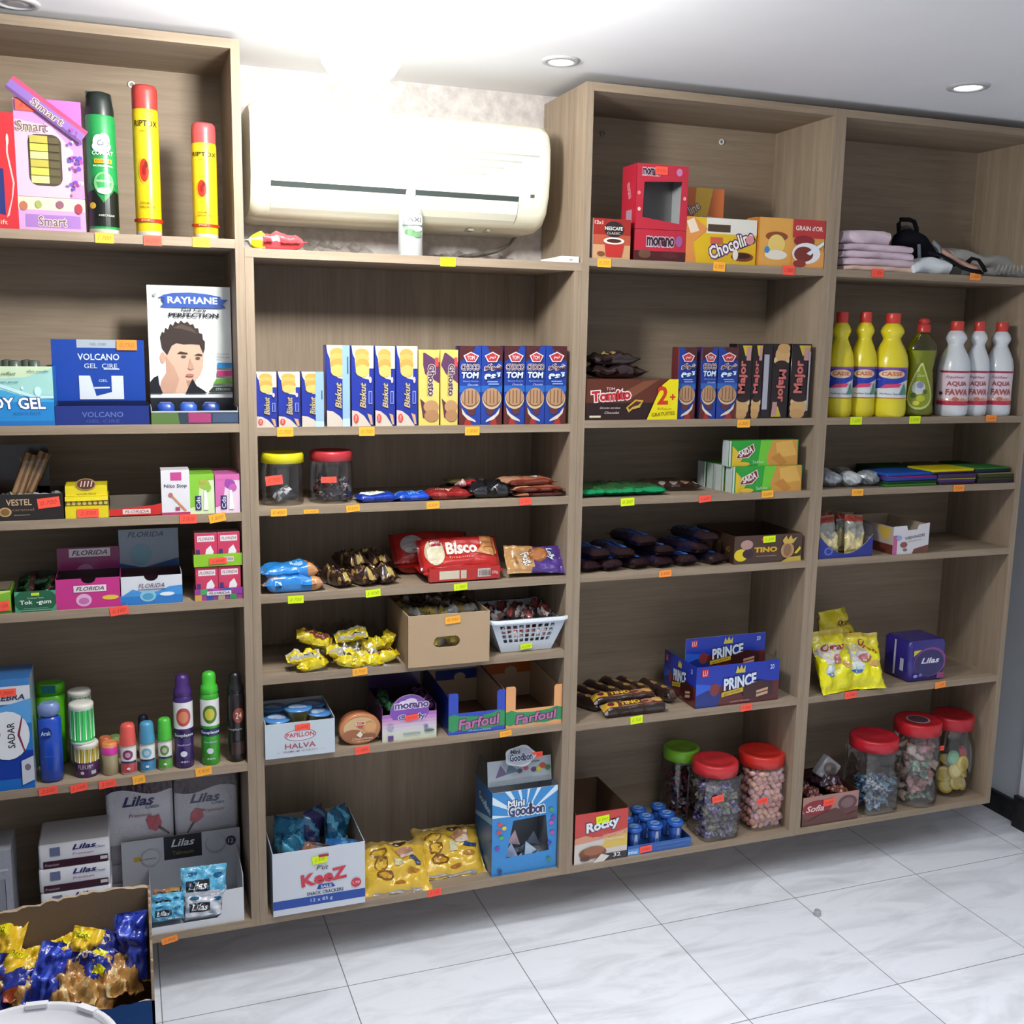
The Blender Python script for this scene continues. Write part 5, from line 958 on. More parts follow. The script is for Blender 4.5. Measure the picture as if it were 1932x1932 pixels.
fill(x, 0.052, z, r*0.93, h*0.42, [sweet(0.034, 0.045, 0.014, '#b8bcc4', '#8a8e96', 3), sweet(0.03, 0.04, 0.012, '#d8dade', '#6a6a72', 4)], 9, 'white foil sachet inside the yellow-lidded jar', 'sachet', 'sachets in the yellow-lidded jar', 'sweet_sachet', 5, 0.034, tilt=0.9)
fill(x2, 0.060, z, r2*0.93, h2*0.58, [sweet(0.018, 0.026, 0.011, '#3a2e2e', '#7a7270', 6), sweet(0.018, 0.026, 0.011, '#4a3030', '#b8b0ac', 7), sweet(0.018, 0.024, 0.010, '#6a2a2c', '#2a2426', 8)], 40, 'shiny dark wrapped sweet inside the red-lidded jar', 'sweet', 'sweets in the red-lidded jar beside the yellow-lidded one', 'wrapped_sweet', 9, 0.020)
def flat(u0, u1, vt, z, y, dep, colfn, lab, name='biscuit_pack', cat='biscuit pack', group=None, dz=0, rx=0, ry=0, rz=0, art=None, seed=1, wr=0.15, mat='film', h=None, fin=0.06, lift=0):
    """flow pack lying flat, its length across the shelf; vt = image row of its upper side at the front"""
    xa, xb = XU(u0, y, z), XU(u1, y, z); zt = ZV(vt, (xa+xb)/2, y + dep*0.3); hh = h or max(0.006, (zt - z - dz))
    mb = pillow(dep, xb - xa, hh, colfn, seed, fin=fin, wr=wr, mat=mat, art=rotart(art) if art else None, pt=9)
    o = mb.build(name, loc=((xa+xb)/2, y + dep/2, z + dz + lift), rot=(math.radians(rx), math.radians(ry), -PI/2 + math.radians(rz))); T(o, lab, cat, group); return o
FG = 'flat packs beside the jars'
flat(677, 752, 931, z, 0.006, 0.065, lambda s, t: '#16389c', 'blue pack with a white oval lying next to the red-lidded jar', group=FG, seed=31, art=[('e', 0.45, 0.55, 0.36, 0.30, '#e4ece8'), ('e', 0.48, 0.6, 0.14, 0.12, '#d0cc70'), ('p', [(0.25, 0.7), (0.42, 0.76), (0.4, 0.66)], '#16389c')])
flat(750, 816, 930, z, 0.006, 0.06, lambda s, t: '#1c4ec0' if s > 0.4 else '#4a7ac8', 'bright blue pack lying right of the white-oval pack', group=FG, seed=32, art=[('t', 'DANE', 0.5, 0.25, 0.3, 0.2, '#7ab0e8', dict(bold=0.03))])
flat(808, 893, 924, z, 0.006, 0.07, lambda s, t: '#8a2424' if s > 0.3 else '#6a3a30', 'dark red pack with cream flecks lying left of the black pack', group=FG, seed=33, art=[('p', [(0.48, 0.2), (0.62, 0.5), (0.42, 0.55)], '#d8c0a0'), ('t', 'TOM', 0.3, 0.35, 0.2, 0.16, '#b08070')])
flat(845, 925, 897, z, 0.10, 0.06, lambda s, t: '#6a6438' if t < 0.5 else '#7a7468', 'olive sachet lying on top behind the dark red pack', group=FG, seed=34, dz=0.020, h=0.014)
flat(840, 920, 905, z, 0.10, 0.07, lambda s, t: '#2a1c1a', 'dark brown pack under the olive sachet', group=FG, seed=35, h=0.019)
flat(868, 905, 905, z, 0.035, 0.05, lambda s, t: '#a8222a' if t > 0.3 else '#c8a0a0', 'crumpled red wrapper between the dark red and black packs', group=FG, seed=36, dz=0.022, h=0.012, ry=-10, wr=0.6)
flat(890, 968, 912, z, 0.006, 0.075, lambda s, t: '#17171b', 'glossy black pack between the red wrapper and the beige packs', group=FG, seed=37, wr=0.3)
BE = lambda s, t: '#6a2c20' if s > 0.9 else ('#c89878' if t < 0.35 else '#b0684c')
ba = [('e', 0.62, 0.6, 0.12, 0.22, '#b8c8c4'), ('e', 0.62, 0.6, 0.08, 0.13, '#88a8a8')]
flat(972, 1068, 931, z, 0.006, 0.08, lambda s, t: '#4a1c18' if t > 0.25 else '#b07858', 'brown pack at the bottom of the beige stack', group=FG, seed=38, h=0.010)
flat(968, 1067, 920, z, 0.006, 0.08, BE, 'beige and pink pack in the middle of the beige stack', group=FG, seed=39, dz=0.0105, h=0.014, art=ba)
flat(952, 1052, 900, z, 0.020, 0.08, BE, 'beige and pink pack on top of the beige stack', group=FG, seed=40, dz=0.025, h=0.016, art=ba, rz=4)

# ================================================================== unit B, fourth shelf
z = ZBm[3]
bl = lambda s, t: ('#c08a5a' if t > 0.78 else ('#2c84d0' if s > 0.12 else '#4a9ad8')) if t < 0.97 else '#3a3440'
cake = [('e', 0.86, 0.5, 0.06, 0.28, '#4a2c24'), ('e', 0.93, 0.45, 0.04, 0.22, '#6a4430'), ('t', 'Moelleux', 0.60, 0.38, 0.22, 0.3, '#b8dcf4', dict(bold=0.05, shear=0.2)), ('e', 0.05, 0.4, 0.04, 0.2, '#5a98c8')]
flat(497, 616, 1092, z, 0.004, 0.055, lambda s, t: '#c88a64' if t < 0.30 - 0.2*s + 0.1 and s < 0.9 else bl(s, t), 'bright blue cake pack with tan left corner, the lower of two', 'cake_pack', 'cake pack', 'bright blue cake packs', art=cake, seed=41, h=0.036)
flat(494, 606, 1063, z, 0.012, 0.055, bl, 'bright blue cake pack lying on the other blue one', 'cake_pack', 'cake pack', 'bright blue cake packs', art=cake, seed=42, dz=0.029, h=0.032, rz=3, ry=3)
br = lambda s, t: '#3a2820' if (int(s*7)+int(t*9)) % 4 else '#8a6c44'
ch = [('e', 0.35, 0.62, 0.13, 0.07, '#c8b878'), ('e', 0.6, 0.45, 0.12, 0.06, '#7a5838'), ('r', 0.36, 0.04, 0.64, 0.20, '#b09a50'), ('e', 0.7, 0.7, 0.1, 0.05, '#d0a890'), ('e', 0.3, 0.35, 0.08, 0.04, '#8a6a9a')]
for k, (uc, yy, rz, dz) in enumerate(((643, 0.062, 20, 0), (688, 0.062, 22, 0), (724, 0.066, 24, 0), (668, 0.12, 18, 0.026), (708, 0.12, 22, 0.026))):
    xx = XU(uc, yy-0.05, z); mb = pillow(0.046, 0.105, 0.034, br, 50+k, art=ch, wr=0.3)
    T(mb.build('chocolate_sachet', loc=(xx, yy, z+dz), rot=(0, 0, math.radians(rz))), 'brown speckled chocolate sachet, %s' % ['leftmost of the front three beside the blue packs', 'middle of the front three', 'rightmost of the front three', 'upper left one at the back', 'upper right one at the back'][k], 'sachet', 'brown speckled sachets')
RB = lambda s, t: '#b3231f' if 0.06 < t < 0.94 else '#8a1c1a'
ba = [('e', 0.185, 0.5, 0.12, 0.40, '#d8d0b0'), ('r', 0.13, 0.66, 0.27, 0.90, '#9a2430'), ('t', 'Tahini', 0.20, 0.78, 0.11, 0.11, '#e0c8c8', dict(bold=0.02)), ('t', 'Bisco', 0.52, 0.58, 0.38, 0.36, '#f0e8dc', dict(bold=0.07)), ('t', 'biscuits', 0.5, 0.30, 0.3, 0.07, '#d8988c'), ('r', 0.76, 0.42, 0.97, 0.92, '#b87848'), ('p', [(0.68, 0.40), (0.80, 0.66), (0.97, 0.45), (0.90, 0.30)], '#c89058'), ('r', 0.80, 0.55, 0.93, 0.58, '#8a5430'), ('r', 0.80, 0.70, 0.93, 0.73, '#8a5430')]
bb = [('r', 0.14, 0.15, 0.42, 0.80, '#d0c8b0'), ('r', 0.44, 0.15, 0.52, 0.80, '#c4bca4'), ('r', 0.68, 0.2, 0.86, 0.85, '#c8bcb8')] + [('r', 0.70+0.02*i, 0.3, 0.708+0.02*i, 0.75, '#3a2420') for i in range(8)] + [('t', '200g', 0.92, 0.5, 0.09, 0.3, '#e8c8c0')]
xa, xb = XU(800, 0.012, z), XU(951, 0.012, z); L_ = xb - xa
def bisco(x, y, zz, h, w, rx, lab, art, seed):
    mb = pillow(w, L_, h, RB, seed, fin=0.04, wr=0.12, art=rotart(art), p=6); o = mb.build('biscuit_bag', loc=(x, y, zz), rot=(0, 0, 0)); o.rotation_mode = 'XYZ'
    o.matrix_basis = Matrix.Translation((x, y, zz)) @ Matrix.Rotation(math.radians(rx), 4, 'X') @ Matrix.Rotation(-PI/2, 4, 'Z'); T(o, lab, 'biscuit bag', 'large red biscuit bags'); return o
bisco((xa+xb)/2, 0.062, z, 0.040, 0.105, 0, 'large red biscuit bag with a barcode side, under the lettered one', [('r', 0, 0, 1, 1, '#a8221f')], 60)
mb = MB(); cvplane(mb, (-L_*0.44, -0.0008, 0), (1, 0, 0), (0, 0, 1), L_*0.88, 0.030, 'gloss').paint([('r', 0, 0, 1, 1, '#b02c28')] + bb); bx(mb, -L_*0.44, L_*0.44, -0.0006, 0.012, 0, 0.030, '#a8221f', 'film')
mb.build('side_panel_print', bpy.data.objects['biscuit_bag'], None); q = bpy.data.objects['side_panel_print']; q.matrix_local = Matrix.Rotation(PI/2, 4, 'Z') @ Matrix.Translation((0, -0.0525, 0.004))
bisco((xa+xb)/2 - 0.003, 0.070, z + 0.044, 0.040, 0.085, 52, 'large red biscuit bag with big white lettering tilted towards the viewer', ba, 61)
bisco((xa+xb)/2 - 0.045, 0.155, z, 0.042, 0.10, 0, 'large red biscuit bag at the back, lying flat', ba, 62)
bisco((xa+xb)/2 - 0.047, 0.150, z + 0.045, 0.038, 0.085, 45, 'large dark red biscuit bag at the back, tilted behind the lettered one', [('e', 0.25, 0.5, 0.15, 0.3, '#b8b0b0')], 63)
xa, xb = XU(953, 0.03, z), XU(1058, 0.03, z)
mb = pillow(0.075, xb-xa, 0.03, lambda s, t: '#b88c58' if t < 0.52 - 0.1*s else '#4a2e7e', 64, fin=0.05, wr=0.25, art=rotart([('e', 0.55, 0.60, 0.17, 0.28, '#8a5430'), ('e', 0.55, 0.60, 0.13, 0.22, '#a86c40'), ('t', 'Frost', 0.34, 0.45, 0.44, 0.16, '#e8e4dc', dict(rot=-80, bold=0.05, oc='#4a3020')), ('t', 'Lolly', 0.76, 0.60, 0.4, 0.16, '#e8f0f4', dict(rot=-80, bold=0.05, oc='#2a5a88')), ('t', 'chocolate', 0.16, 0.4, 0.3, 0.06, '#5a3a20', dict(rot=-80))]))
o = mb.build('biscuit_bag'); o.matrix_basis = Matrix.Translation(((xa+xb)/2 + 0.002, 0.045, z + 0.027)) @ Matrix.Rotation(math.radians(48), 4, 'X') @ Matrix.Rotation(-PI/2 - 0.05, 4, 'Z'); T(o, 'tan and purple biscuit bag leaning at the right end of the shelf', 'biscuit bag')

# ================================================================== unit B, fifth shelf
z = ZBm[4]
yel_ = lambda s, t: '#e6cf18' if s > 0.25 else '#c8c4b4'
yelb = lambda s, t: '#d8c41c' if 0.2 < t < 0.85 else '#b8a014'
YL = [(573, 1240, 0.03, 0.075, 8, 4, 0), (590, 1203, 0.055, 0.085, 30, -18, 1), (612, 1218, 0.075, 0.085, 20, -22, 1), (640, 1232, 0.03, 0.07, 15, -20, 0), (662, 1196, 0.06, 0.075, 25, 8, 0), (690, 1246, 0.02, 0.075, 8, -10, 2), (706, 1216, 0.05, 0.06, 10, 12, 2), (722, 1240, 0.025, 0.08, 5, 14, 1), (732, 1205, 0.07, 0.055, 40, 60, 2), (655, 1249, 0.018, 0.07, 5, -14, 2), (590, 1254, 0.02, 0.07, 4, 8, 2), (668, 1222, 0.08, 0.08, 20, 5, 0)]
oval = [('e', 0.5, 0.62, 0.36, 0.22, '#e8dcd8'), ('e', 0.5, 0.62, 0.36, 0.22, '#7a2c20'), ('t', 'Goutrella', 0.5, 0.62, 0.5, 0.14, '#d8b0a0', dict(shear=0.2))]
sil = [('r', 0.05, 0.02, 0.95, 0.30, '#b4b0a4'), ('r', 0.5, 0.1, 0.8, 0.2, '#3a3a34')]
for k, (uu, vv, yy, ln, rx, ry, ty) in enumerate(YL):
    p = PW(uu, vv, yy); mb = pillow(0.034, ln, 0.022, yel_ if ty == 0 else yelb, 70+k, wr=0.4, art=rotart(oval if ty == 1 else sil) if ty < 2 else None)
    o = mb.build('cake_sachet'); o.matrix_basis = Matrix.Translation((p.x, yy, max(p.z - 0.010, z + 0.004))) @ Matrix.Rotation(math.radians(-ry), 4, 'Y') @ Matrix.Rotation(math.radians(rx), 4, 'X') @ Matrix.Rotation(-PI/2, 4, 'Z')
    T(o, ['yellow sachet lying at the front left corner of the clear bag', 'yellow sachet with brown oval, the upper left one', 'yellow sachet with brown oval, the one behind the upper left one', 'plain yellow sachet in the middle of the clear bag, tilted up right', 'yellow sachet with silver base at the top middle of the clear bag', 'yellow sachet lying flat above the orange price tag', 'yellow sachet with folded end right of the middle', 'yellow sachet with brown oval at the right end by the carton', 'yellow sachet with twisted upright end beside the carton', 'yellow sachet lowest in the middle of the clear bag', 'yellow sachet tucked under the front left one', 'yellow sachet deep in the clear bag'][k], 'cake sachet', 'yellow cake sachets in the clear bag')
xa, xb = XU(548, 0.01, z), XU(757, 0.01, z)
clear_heap(xa, xb, 0.006, 0.22, z + 0.0002, 0.088, 5, 'clear plastic bag holding yellow cake sachets')
# kraft carton
x0, x1 = XU(770, -0.028, z), XU(923, -0.028, z); zb = z; w = x1-x0; y0 = -0.028
mb = MB(); hK = ZV(1158, (x0+x1)/2, y0) - z; t = 0.003; KC = '#b39a7c'
hx, hz, a_, b_ = 0.47*w, 0.46*hK, 0.031, 0.013; n = 20
hole = [(hx + (a_ - b_)*(1 if math.cos(2*PI*i/n) > 0 else -1) + b_*math.cos(2*PI*i/n), hz + b_*math.sin(2*PI*i/n)) for i in range(n)]
def ring_plate(mb, w, h, hole, y0, y1, col, mat):
    if len(hole) < 8: hole = [(a[0]+(b[0]-a[0])*k/6, a[1]+(b[1]-a[1])*k/6) for a, b in zip(hole, hole[1:]+hole[:1]) for k in range(6)]
    n = len(hole); outer = []
    cx = sum(p[0] for p in hole)/n; cz = sum(p[1] for p in hole)/n
    for px, pz in hole:
        dx, dz = px-cx, pz-cz; k = 1e9
        if dx > 0: k = min(k, (w-cx)/dx)
        if dx < 0: k = min(k, -cx/dx)
        if dz > 1e-9: k = min(k, (h-cz)/dz)
        if dz < -1e-9: k = min(k, -cz/dz)
        outer.append((cx+dx*k, cz+dz*k))
    cor = [(w, 0), (w, h), (0, h), (0, 0)]
    for yy, fl in ((y0, 0), (y1, 1)):
        vs = [(p[0], yy, p[1]) for p in hole] + [(p[0], yy, p[1]) for p in outer]; fs = []
        for i in range(n):
            j = (i+1) % n; f = [i, n+i, n+j, j]; a, b = outer[i], outer[j]
            for c in cor:
                if abs(a[0]-b[0]) > 1e-7 and abs(a[1]-b[1]) > 1e-7 and ((abs(a[0]-c[0]) < 1e-6 and abs(b[1]-c[1]) < 1e-6) or (abs(b[0]-c[0]) < 1e-6 and abs(a[1]-c[1]) < 1e-6)): vs.append((c[0], yy, c[1])); f = [i, n+i, len(vs)-1, n+j, j]
            fs.append(tuple(f) if not fl else tuple(reversed(f)))
        mb.add(vs, fs, col, mat)
    mb.add([(p[0], yy, p[1]) for yy in (y0, y1) for p in hole], [(i, (i+1) % n, n+(i+1) % n, n+i) for i in range(n)], col, mat)
    mb.add([(0, y0, h), (w, y0, h), (w, y1, h), (0, y1, h)], [(0, 1, 2, 3)], '#c9b08e', mat)
ring_plate(mb, w, hK, hole, 0, t, KC, 'kraft')
bx(mb, 0, t, t, 0.20, 0, hK, '#9c8468', 'kraft'); bx(mb, w-t, w, t, 0.20, 0, hK, '#9c8468', 'kraft'); bx(mb, t, w-t, 0.20-t, 0.20, 0, hK, '#8c755a', 'kraft'); bx(mb, t, w-t, t, 0.20-t, 0, t, '#8c755a', 'kraft')
kc = mb.build('kraft_carton', loc=(x0, y0, z)); T(kc, 'open brown cardboard carton with an oval handle hole', 'carton'); stick(kc, 854, 1169, y0, 'o', '0,300', w=0.036, h=0.017, rot=4)
g = MB(); q0 = None
for k in range(12):
    xx = x0 + 0.030 + (k % 4)*(w-0.06)/3; yy = [0.0, 0.062, 0.125][k // 4]; zz = z + (hK*0.30 if k // 4 == 0 else hK - 0.030)
    if not q0: q0 = pillow(0.034, 0.060, 0.024, lambda s, t: '#c8b060' if t > 0.5 else '#a8a8a0', 90, nx=9, ny=9, wr=0.4).build('biscuit_sachet', loc=(xx, yy, zz), rot=(0.1, 0.2, 1.5)); T(q0, 'gold and silver sachet inside the brown carton', 'sachet', 'sachets in the brown carton')
    else: clone(q0, (xx, yy, zz), (0.3*((k*7) % 3 - 1), 0.25*((k*5) % 3 - 1), 1.5 + 0.5*((k*3) % 4 - 1.5)))
for k, (fx, ry) in enumerate(((0.2, 15), (0.5, -10), (0.8, 20))):
    T(pillow(0.05, 0.075, 0.03, lambda s, t: '#5c4c30' if s > 0.4 else '#3a2c20', 95+k, wr=0.5).build('snack_bag', loc=(x0 + w*fx, 0.09, z + hK - 0.006), rot=(0.2, math.radians(ry), 1.2)), 'brown snack bag heaped on the sachets of the brown carton, %s' % ['left one', 'middle one', 'right one'][k], 'snack bag', 'brown snack bags above the carton')
# white plastic basket
zR = ZV(1163, XU(1000, 0.02, z), 0.02); x0, x1 = XU(926, 0.0, zR), XU(1071, 0.0, zR); xb0, xb1 = XU(946, 0.02, z), XU(1040, 0.02, z); yb = 0.02; H = zR - z; WT, WB = x1-x0, xb1-xb0
root = empty('basket', ((x0+x1)/2, 0.0, z)); T(root, 'small pale plastic basket with a grid of square holes', 'basket'); cxb = (xb0+xb1)/2 - (x0+x1)/2; DT, DB = 0.19, 0.15
mb = MB(); t = 0.002; wc = '#ccd6e0'
def pos(u, v, side, off=0):   # u 0..1 across the side, v 0..1 up
    hw = (WB + (WT-WB)*v)/2; hd = (DB + (DT-DB)*v)/2; cx = cxb*(1-v); cy = 0.095 + 0.002*(1-v); zz = 0.001 + v*(H-0.001)
    if side == 0: return Vector((cx - hw + 2*hw*u, cy - hd + off, zz))
    if side == 1: return Vector((cx + hw - off, cy - hd + 2*hd*u, zz))
    if side == 2: return Vector((cx + hw - 2*hw*u, cy + hd - off, zz))
    return Vector((cx - hw + off, cy + hd - 2*hd*u, zz))
for side in range(4):
    us = [0, 0.12] + [0.12 + 0.76*i/18 for i in range(1, 18)] + [0.88, 1]; vs_ = [0, 0.30, 0.40, 0.44, 0.54, 0.58, 0.68, 0.72, 0.82, 0.86, 1]
    if side in (0, 2): nu = 9
    else: nu = 11
    us = [0, 0.10]; 
    for i in range(nu): us += [0.10 + 0.80*(i+0.68)/nu, 0.10 + 0.80*(i+1)/nu]
    us[-1] = 0.90; us.append(1)
    for off, fl in ((0, 0), (t, 1)):
        V = [pos(u, v, side, off) for v in vs_ for u in us]; n = len(us); fs = []
        for j in range(len(vs_)-1):
            for i in range(n-1):
                if 1 <= i < n-2 and (i % 2 == 1) and j in (1, 3, 5, 7): continue
                a = j*n+i; f = (a, a+1, a+n+1, a+n); fs.append(f if not fl else f[::-1])
        mb.add(V, fs, wc, 'plastic')
c0 = [pos(0, 0, s) for s in range(4)]; mb.add(c0, [(0, 1, 2, 3)], wc, 'plastic'); mb.add([p + Vector((0, 0, 0.002)) for p in c0], [(0, 1, 2, 3)], wc, 'plastic')
mb.build('basket_body', root); mb = MB()
rc = [Vector((x, y + 0.095, 0)) for x, y in rsec(WT + 0.004, DT + 0.004, 0.022, 5)]; ro = [Vector((x, y + 0.095, 0)) for x, y in rsec(WT + 0.018, DT + 0.018, 0.028, 5)]; n = len(rc)
vs = [p + Vector((0, 0, H)) for p in rc] + [p + Vector((0, 0, H + 0.002)) for p in rc] + [p + Vector((0, 0, H + 0.001)) for p in ro] + [p + Vector((0, 0, H - 0.007)) for p in ro]
mb.add(vs, [(k*n+i, k*n+(i+1) % n, (k+1)*n+(i+1) % n, (k+1)*n+i) for k in range(3) for i in range(n)] + [(i, (i+1) % n, n+(i+1) % n, n+i) for i in range(n)], '#d8e0e8', 'plastic', True); mb.build('rim', root)
p = PW(995, 1221, 0.008) - root.location; sticker(root, (p.x, pos(0.5, 0.2, 0).y - 0.0016, p.z), 'y', '0.300', w=0.030, h=0.013, rot=4)
q0 = None; rnd = random.Random(8)
for k in range(16):
    lay = k // 8; i = k % 8; xx = root.location.x + (-0.5 + (i % 4 + 0.5)/4)*(WB if lay == 0 else WT*0.84); yy = 0.095 + (-0.030 if i < 4 else 0.035); zz = z + (0.022 if lay == 0 else H - 0.016 + 0.006*(i % 2))
    rot = (rnd.uniform(-.4, .4), rnd.uniform(-.4, .4), rnd.uniform(0, 3))
    if not q0: q0 = pillow(0.030, 0.046, 0.018, lambda s, t: ['#8a6a60', '#c8c0c0', '#5a3a34', '#b04a4c'][int(s*2.9 + t*3) % 4], 99, nx=9, ny=9, wr=0.6).build('sweet_packet', loc=(xx, yy, zz), rot=rot); T(q0, 'clear and brown sweet packet inside the pale basket', 'sweet packet', 'sweet packets in the pale basket')
    else: clone(q0, (xx, yy, zz), rot)

# ================================================================== unit B, sixth shelf
z = ZBm[5]
x0, x1, h = geo(501, 632, 1357, z, -0.012); w = x1-x0; h = ZV(1362, (x0+x1)/2, -0.012) - z
mb = tray_mb(w, 0.15, h, h*1.05, dict(front='#c3cdd6', side='#aab4bc'), inner='#b4bcc4', t=0.002, front=[('e', 0.50, 0.62, 0.23, 0.17, '#b05a68'), ('e', 0.50, 0.62, 0.215, 0.155, '#d2d4da'), ('t', 'PAPILLON', 0.50, 0.635, 0.40, 0.13, '#b04a58', dict(bold=0.04)), ('t', 'HALVA', 0.50, 0.32, 0.44, 0.15, '#a04454', dict(bold=0.01)), ('t', 'PREMIUM QUALITY', 0.5, 0.16, 0.50, 0.055, '#9a8088'), ('r', 0.16, 0.155, 0.21, 0.165, '#9a8088'), ('r', 0.80, 0.155, 0.85, 0.165, '#9a8088')])
hv = mb.build('display_box', loc=(x0, -0.012, z)); T(hv, 'pale blue open box of halva cups with an oval red emblem', 'display box'); stick(hv, 571, 1371, -0.012, 'r', '1.500', w=0.033, h=0.014, rot=2)
def cup(x, y, zz, r, h, lab, first=[None], rot=(0, 0, 0)):
    if not first[0]:
        root = empty('halva_cup', (x, y, zz), rot); T(root, lab, 'cup', 'blue-lidded halva cups'); mb = MB(); lathe(mb, [(r*0.62, 0), (r*0.68, 0.002), (r*0.86, h*0.82), (r*0.90, h*0.86)], 32, 'tin', '#b8a86a'); mb.build('cup_body', root)
        mb = MB(); lathe(mb, [(r*0.90, h*0.86), (r, h*0.90), (r*1.0, h*0.97), (r*0.5, h)], 32, 'gloss', '#4a86c8'); c = cvplane(mb, (-r, -r, h+0.0004), (1, 0, 0), (0, 1, 0), 2*r, 2*r, 'gloss'); c.ell(0.4, 0.55, 0.25, 0.18, '#b8d8ec'); c.ell(0.58, 0.42, 0.22, 0.13, '#a8b8d8'); mb.build('foil_lid', root); first[0] = root
    else: clone(first[0], (x, y, zz), rot, lab)
rc = 0.031; xc = XU(564, 0.02, z+h); cup(xc, 0.030, z+h+0.0005-0.010, rc, 0.030, 'blue-lidded halva cup standing up on top of the pale box')
cup(x0+0.033, 0.035, z+h-0.030, rc*0.98, 0.03, 'blue-lidded halva cup in the left front of the pale box', rot=(0.08, 0, 0)); cup(x0+w-0.033, 0.035, z+h-0.026, rc, 0.03, 'blue-lidded halva cup in the right front of the pale box', rot=(0.1, 0.05, 1))
cup(x0+0.033, 0.10, z+h-0.030, rc, 0.03, 'blue-lidded halva cup in the left back of the pale box'); cup(x0+w-0.033, 0.10, z+h-0.030, rc, 0.03, 'blue-lidded halva cup in the right back of the pale box')
# oval tin
x, r, h = U(635, 717, 1341, z, 0.035); root = empty('oval_tub', (x, 0.012, z)); T(root, 'oval caramel brown tub standing on its edge beside the pale box', 'tub')
mb = MB(); n = 40; R1, R2 = r, h/2; M_ = Matrix.Translation((0, 0, R2)) @ Matrix.Rotation(PI/2, 4, 'X'); mb.M = M_
lathe(mb, [(R1*0.84, -0.045, '#a86a48'), (R1*0.88, -0.040, '#a86a48'), (R1*0.93, -0.012, '#a86a48')], n, 'gloss', sy=R2/R1); mb.build('tub_body', root)
mb = MB(); mb.M = M_; lathe(mb, [(R1, -0.012, '#b8744a'), (R1*1.0, -0.002, '#b8744a'), (R1*0.96, 0.0, '#c08050'), (R1*0.6, 0.0, '#c08a60')], n, 'gloss', sy=R2/R1)
mb.M = None; cvplane(mb, (-R1, -0.0002, 0), (1, 0, 0), (0, 0, 1), 2*R1, 2*R2, 'gloss').paint([('e', 0.5, 0.5, 0.44, 0.44, '#b87a4c'), ('e', 0.5, 0.56, 0.40, 0.34, '#cfae80'), ('e', 0.32, 0.34, 0.26, 0.18, '#9a5a34'), ('e', 0.68, 0.26, 0.2, 0.12, '#8a4c30'), ('e', 0.72, 0.56, 0.18, 0.20, '#c08a50'), ('e', 0.74, 0.56, 0.14, 0.16, '#cf9a5e'), ('p', [(0.40, 0.34), (0.5, 0.46), (0.56, 0.34), (0.5, 0.24)], '#e8d8bc'), ('r', 0.38, 0.64, 0.62, 0.78, '#d8b8a0'), ('t', 'TOM', 0.5, 0.71, 0.18, 0.09, '#b8342c', dict(bold=0.04)), ('p', [(0.42, 0.64), (0.58, 0.64), (0.54, 0.56), (0.46, 0.56)], '#c23c34'), ('t', 'Chocolatee', 0.55, 0.22, 0.5, 0.07, '#e8d0b0', dict(shear=0.2)), ('t', 'caramel', 0.56, 0.14, 0.3, 0.05, '#e8d0b0')]); mb.build('lid', root)
# purple candy box
x0, x1, h = geo(721, 823, 1345, z, 0.010); w = x1-x0; hA = ZV(1310, (x0+x1)/2, 0.01) - z
mb = tray_mb(w, 0.15, h*0.9, h*1.25, dict(front='#cfc6d4', side='#55285a'), inner='#2c1c30', mat='gloss'); arc = [(w*0.5 + w*0.36*math.cos(PI*i/14), h + (hA-h)*math.sin(PI*i/14)) for i in range(15)]
extr(mb, [(0, 0), (w, 0), (w, h), ] + [(w*0.90, h)] + arc + [(w*0.10, h), (0, h)], -0.0015, 0, '#cfc4d0', '#b8a8b8', 'gloss')
gr = ['#ccd0b8', '#cdd0bc', '#cfcfc4', '#d0c8cc', '#cdb8cc', '#c8a0c4', '#c088be', '#a868b4']
cv = cvplane(mb, (0, -0.0016, 0), (1, 0, 0), (0, 0, 1), w, hA, 'gloss'); hr = h/hA
for i, c in enumerate(gr): cv.poly([(0, hr*i/8), (1, hr*i/8), (1, hr*(i+1)/8), (0, hr*(i+1)/8)], c)
cv.k += 1; cv.poly([(a/w, b/hA*0.995) for a, b in arc] + [(0.2, hr*0.8), (0.8, hr*0.8)], '#7a44a8'); cv.k += 1
cv.paint([('e', 0.40, 0.78, 0.12, 0.10, '#d8d0e4'), ('e', 0.52, 0.84, 0.12, 0.08, '#d8c8e0'), ('t', 'morano', 0.54, 0.76, 0.62, 0.12, '#4a2870', dict(bold=0.04, oc='#e4dcec', ow=0.08)), ('t', 'Candy', 0.54, 0.50, 0.50, 0.15, '#3a3f80', dict(bold=0.04, oc='#e4dcec', ow=0.08)), ('e', 0.15, 0.32, 0.06, 0.07, '#a8a0b8'), ('r', 0.10, 0.03, 0.20, 0.14, '#5a2c80'), ('r', 0.38, 0.13, 0.70, 0.16, '#8a9aa0'), ('e', 0.86, 0.18, 0.10, 0.03, '#4a6a6a'), ('e', 0.80, 0.28, 0.04, 0.04, '#7a70a0')])
mc = mb.build('candy_box', loc=(x0, 0.010, z)); T(mc, 'purple and white arched candy box with an orange-red price sticker', 'candy box'); stick(mc, 777, 1353, 0.008, 'r', '0.050', w=0.030, h=0.014, rot=4)
card(mc, w, min(hA*1.45, 0.160), (0, 0.149, 0), '#35204a', mat='gloss', back='#241630', art=[('t', 'morano', 0.55, 0.82, 0.5, 0.08, '#5a3a78')])
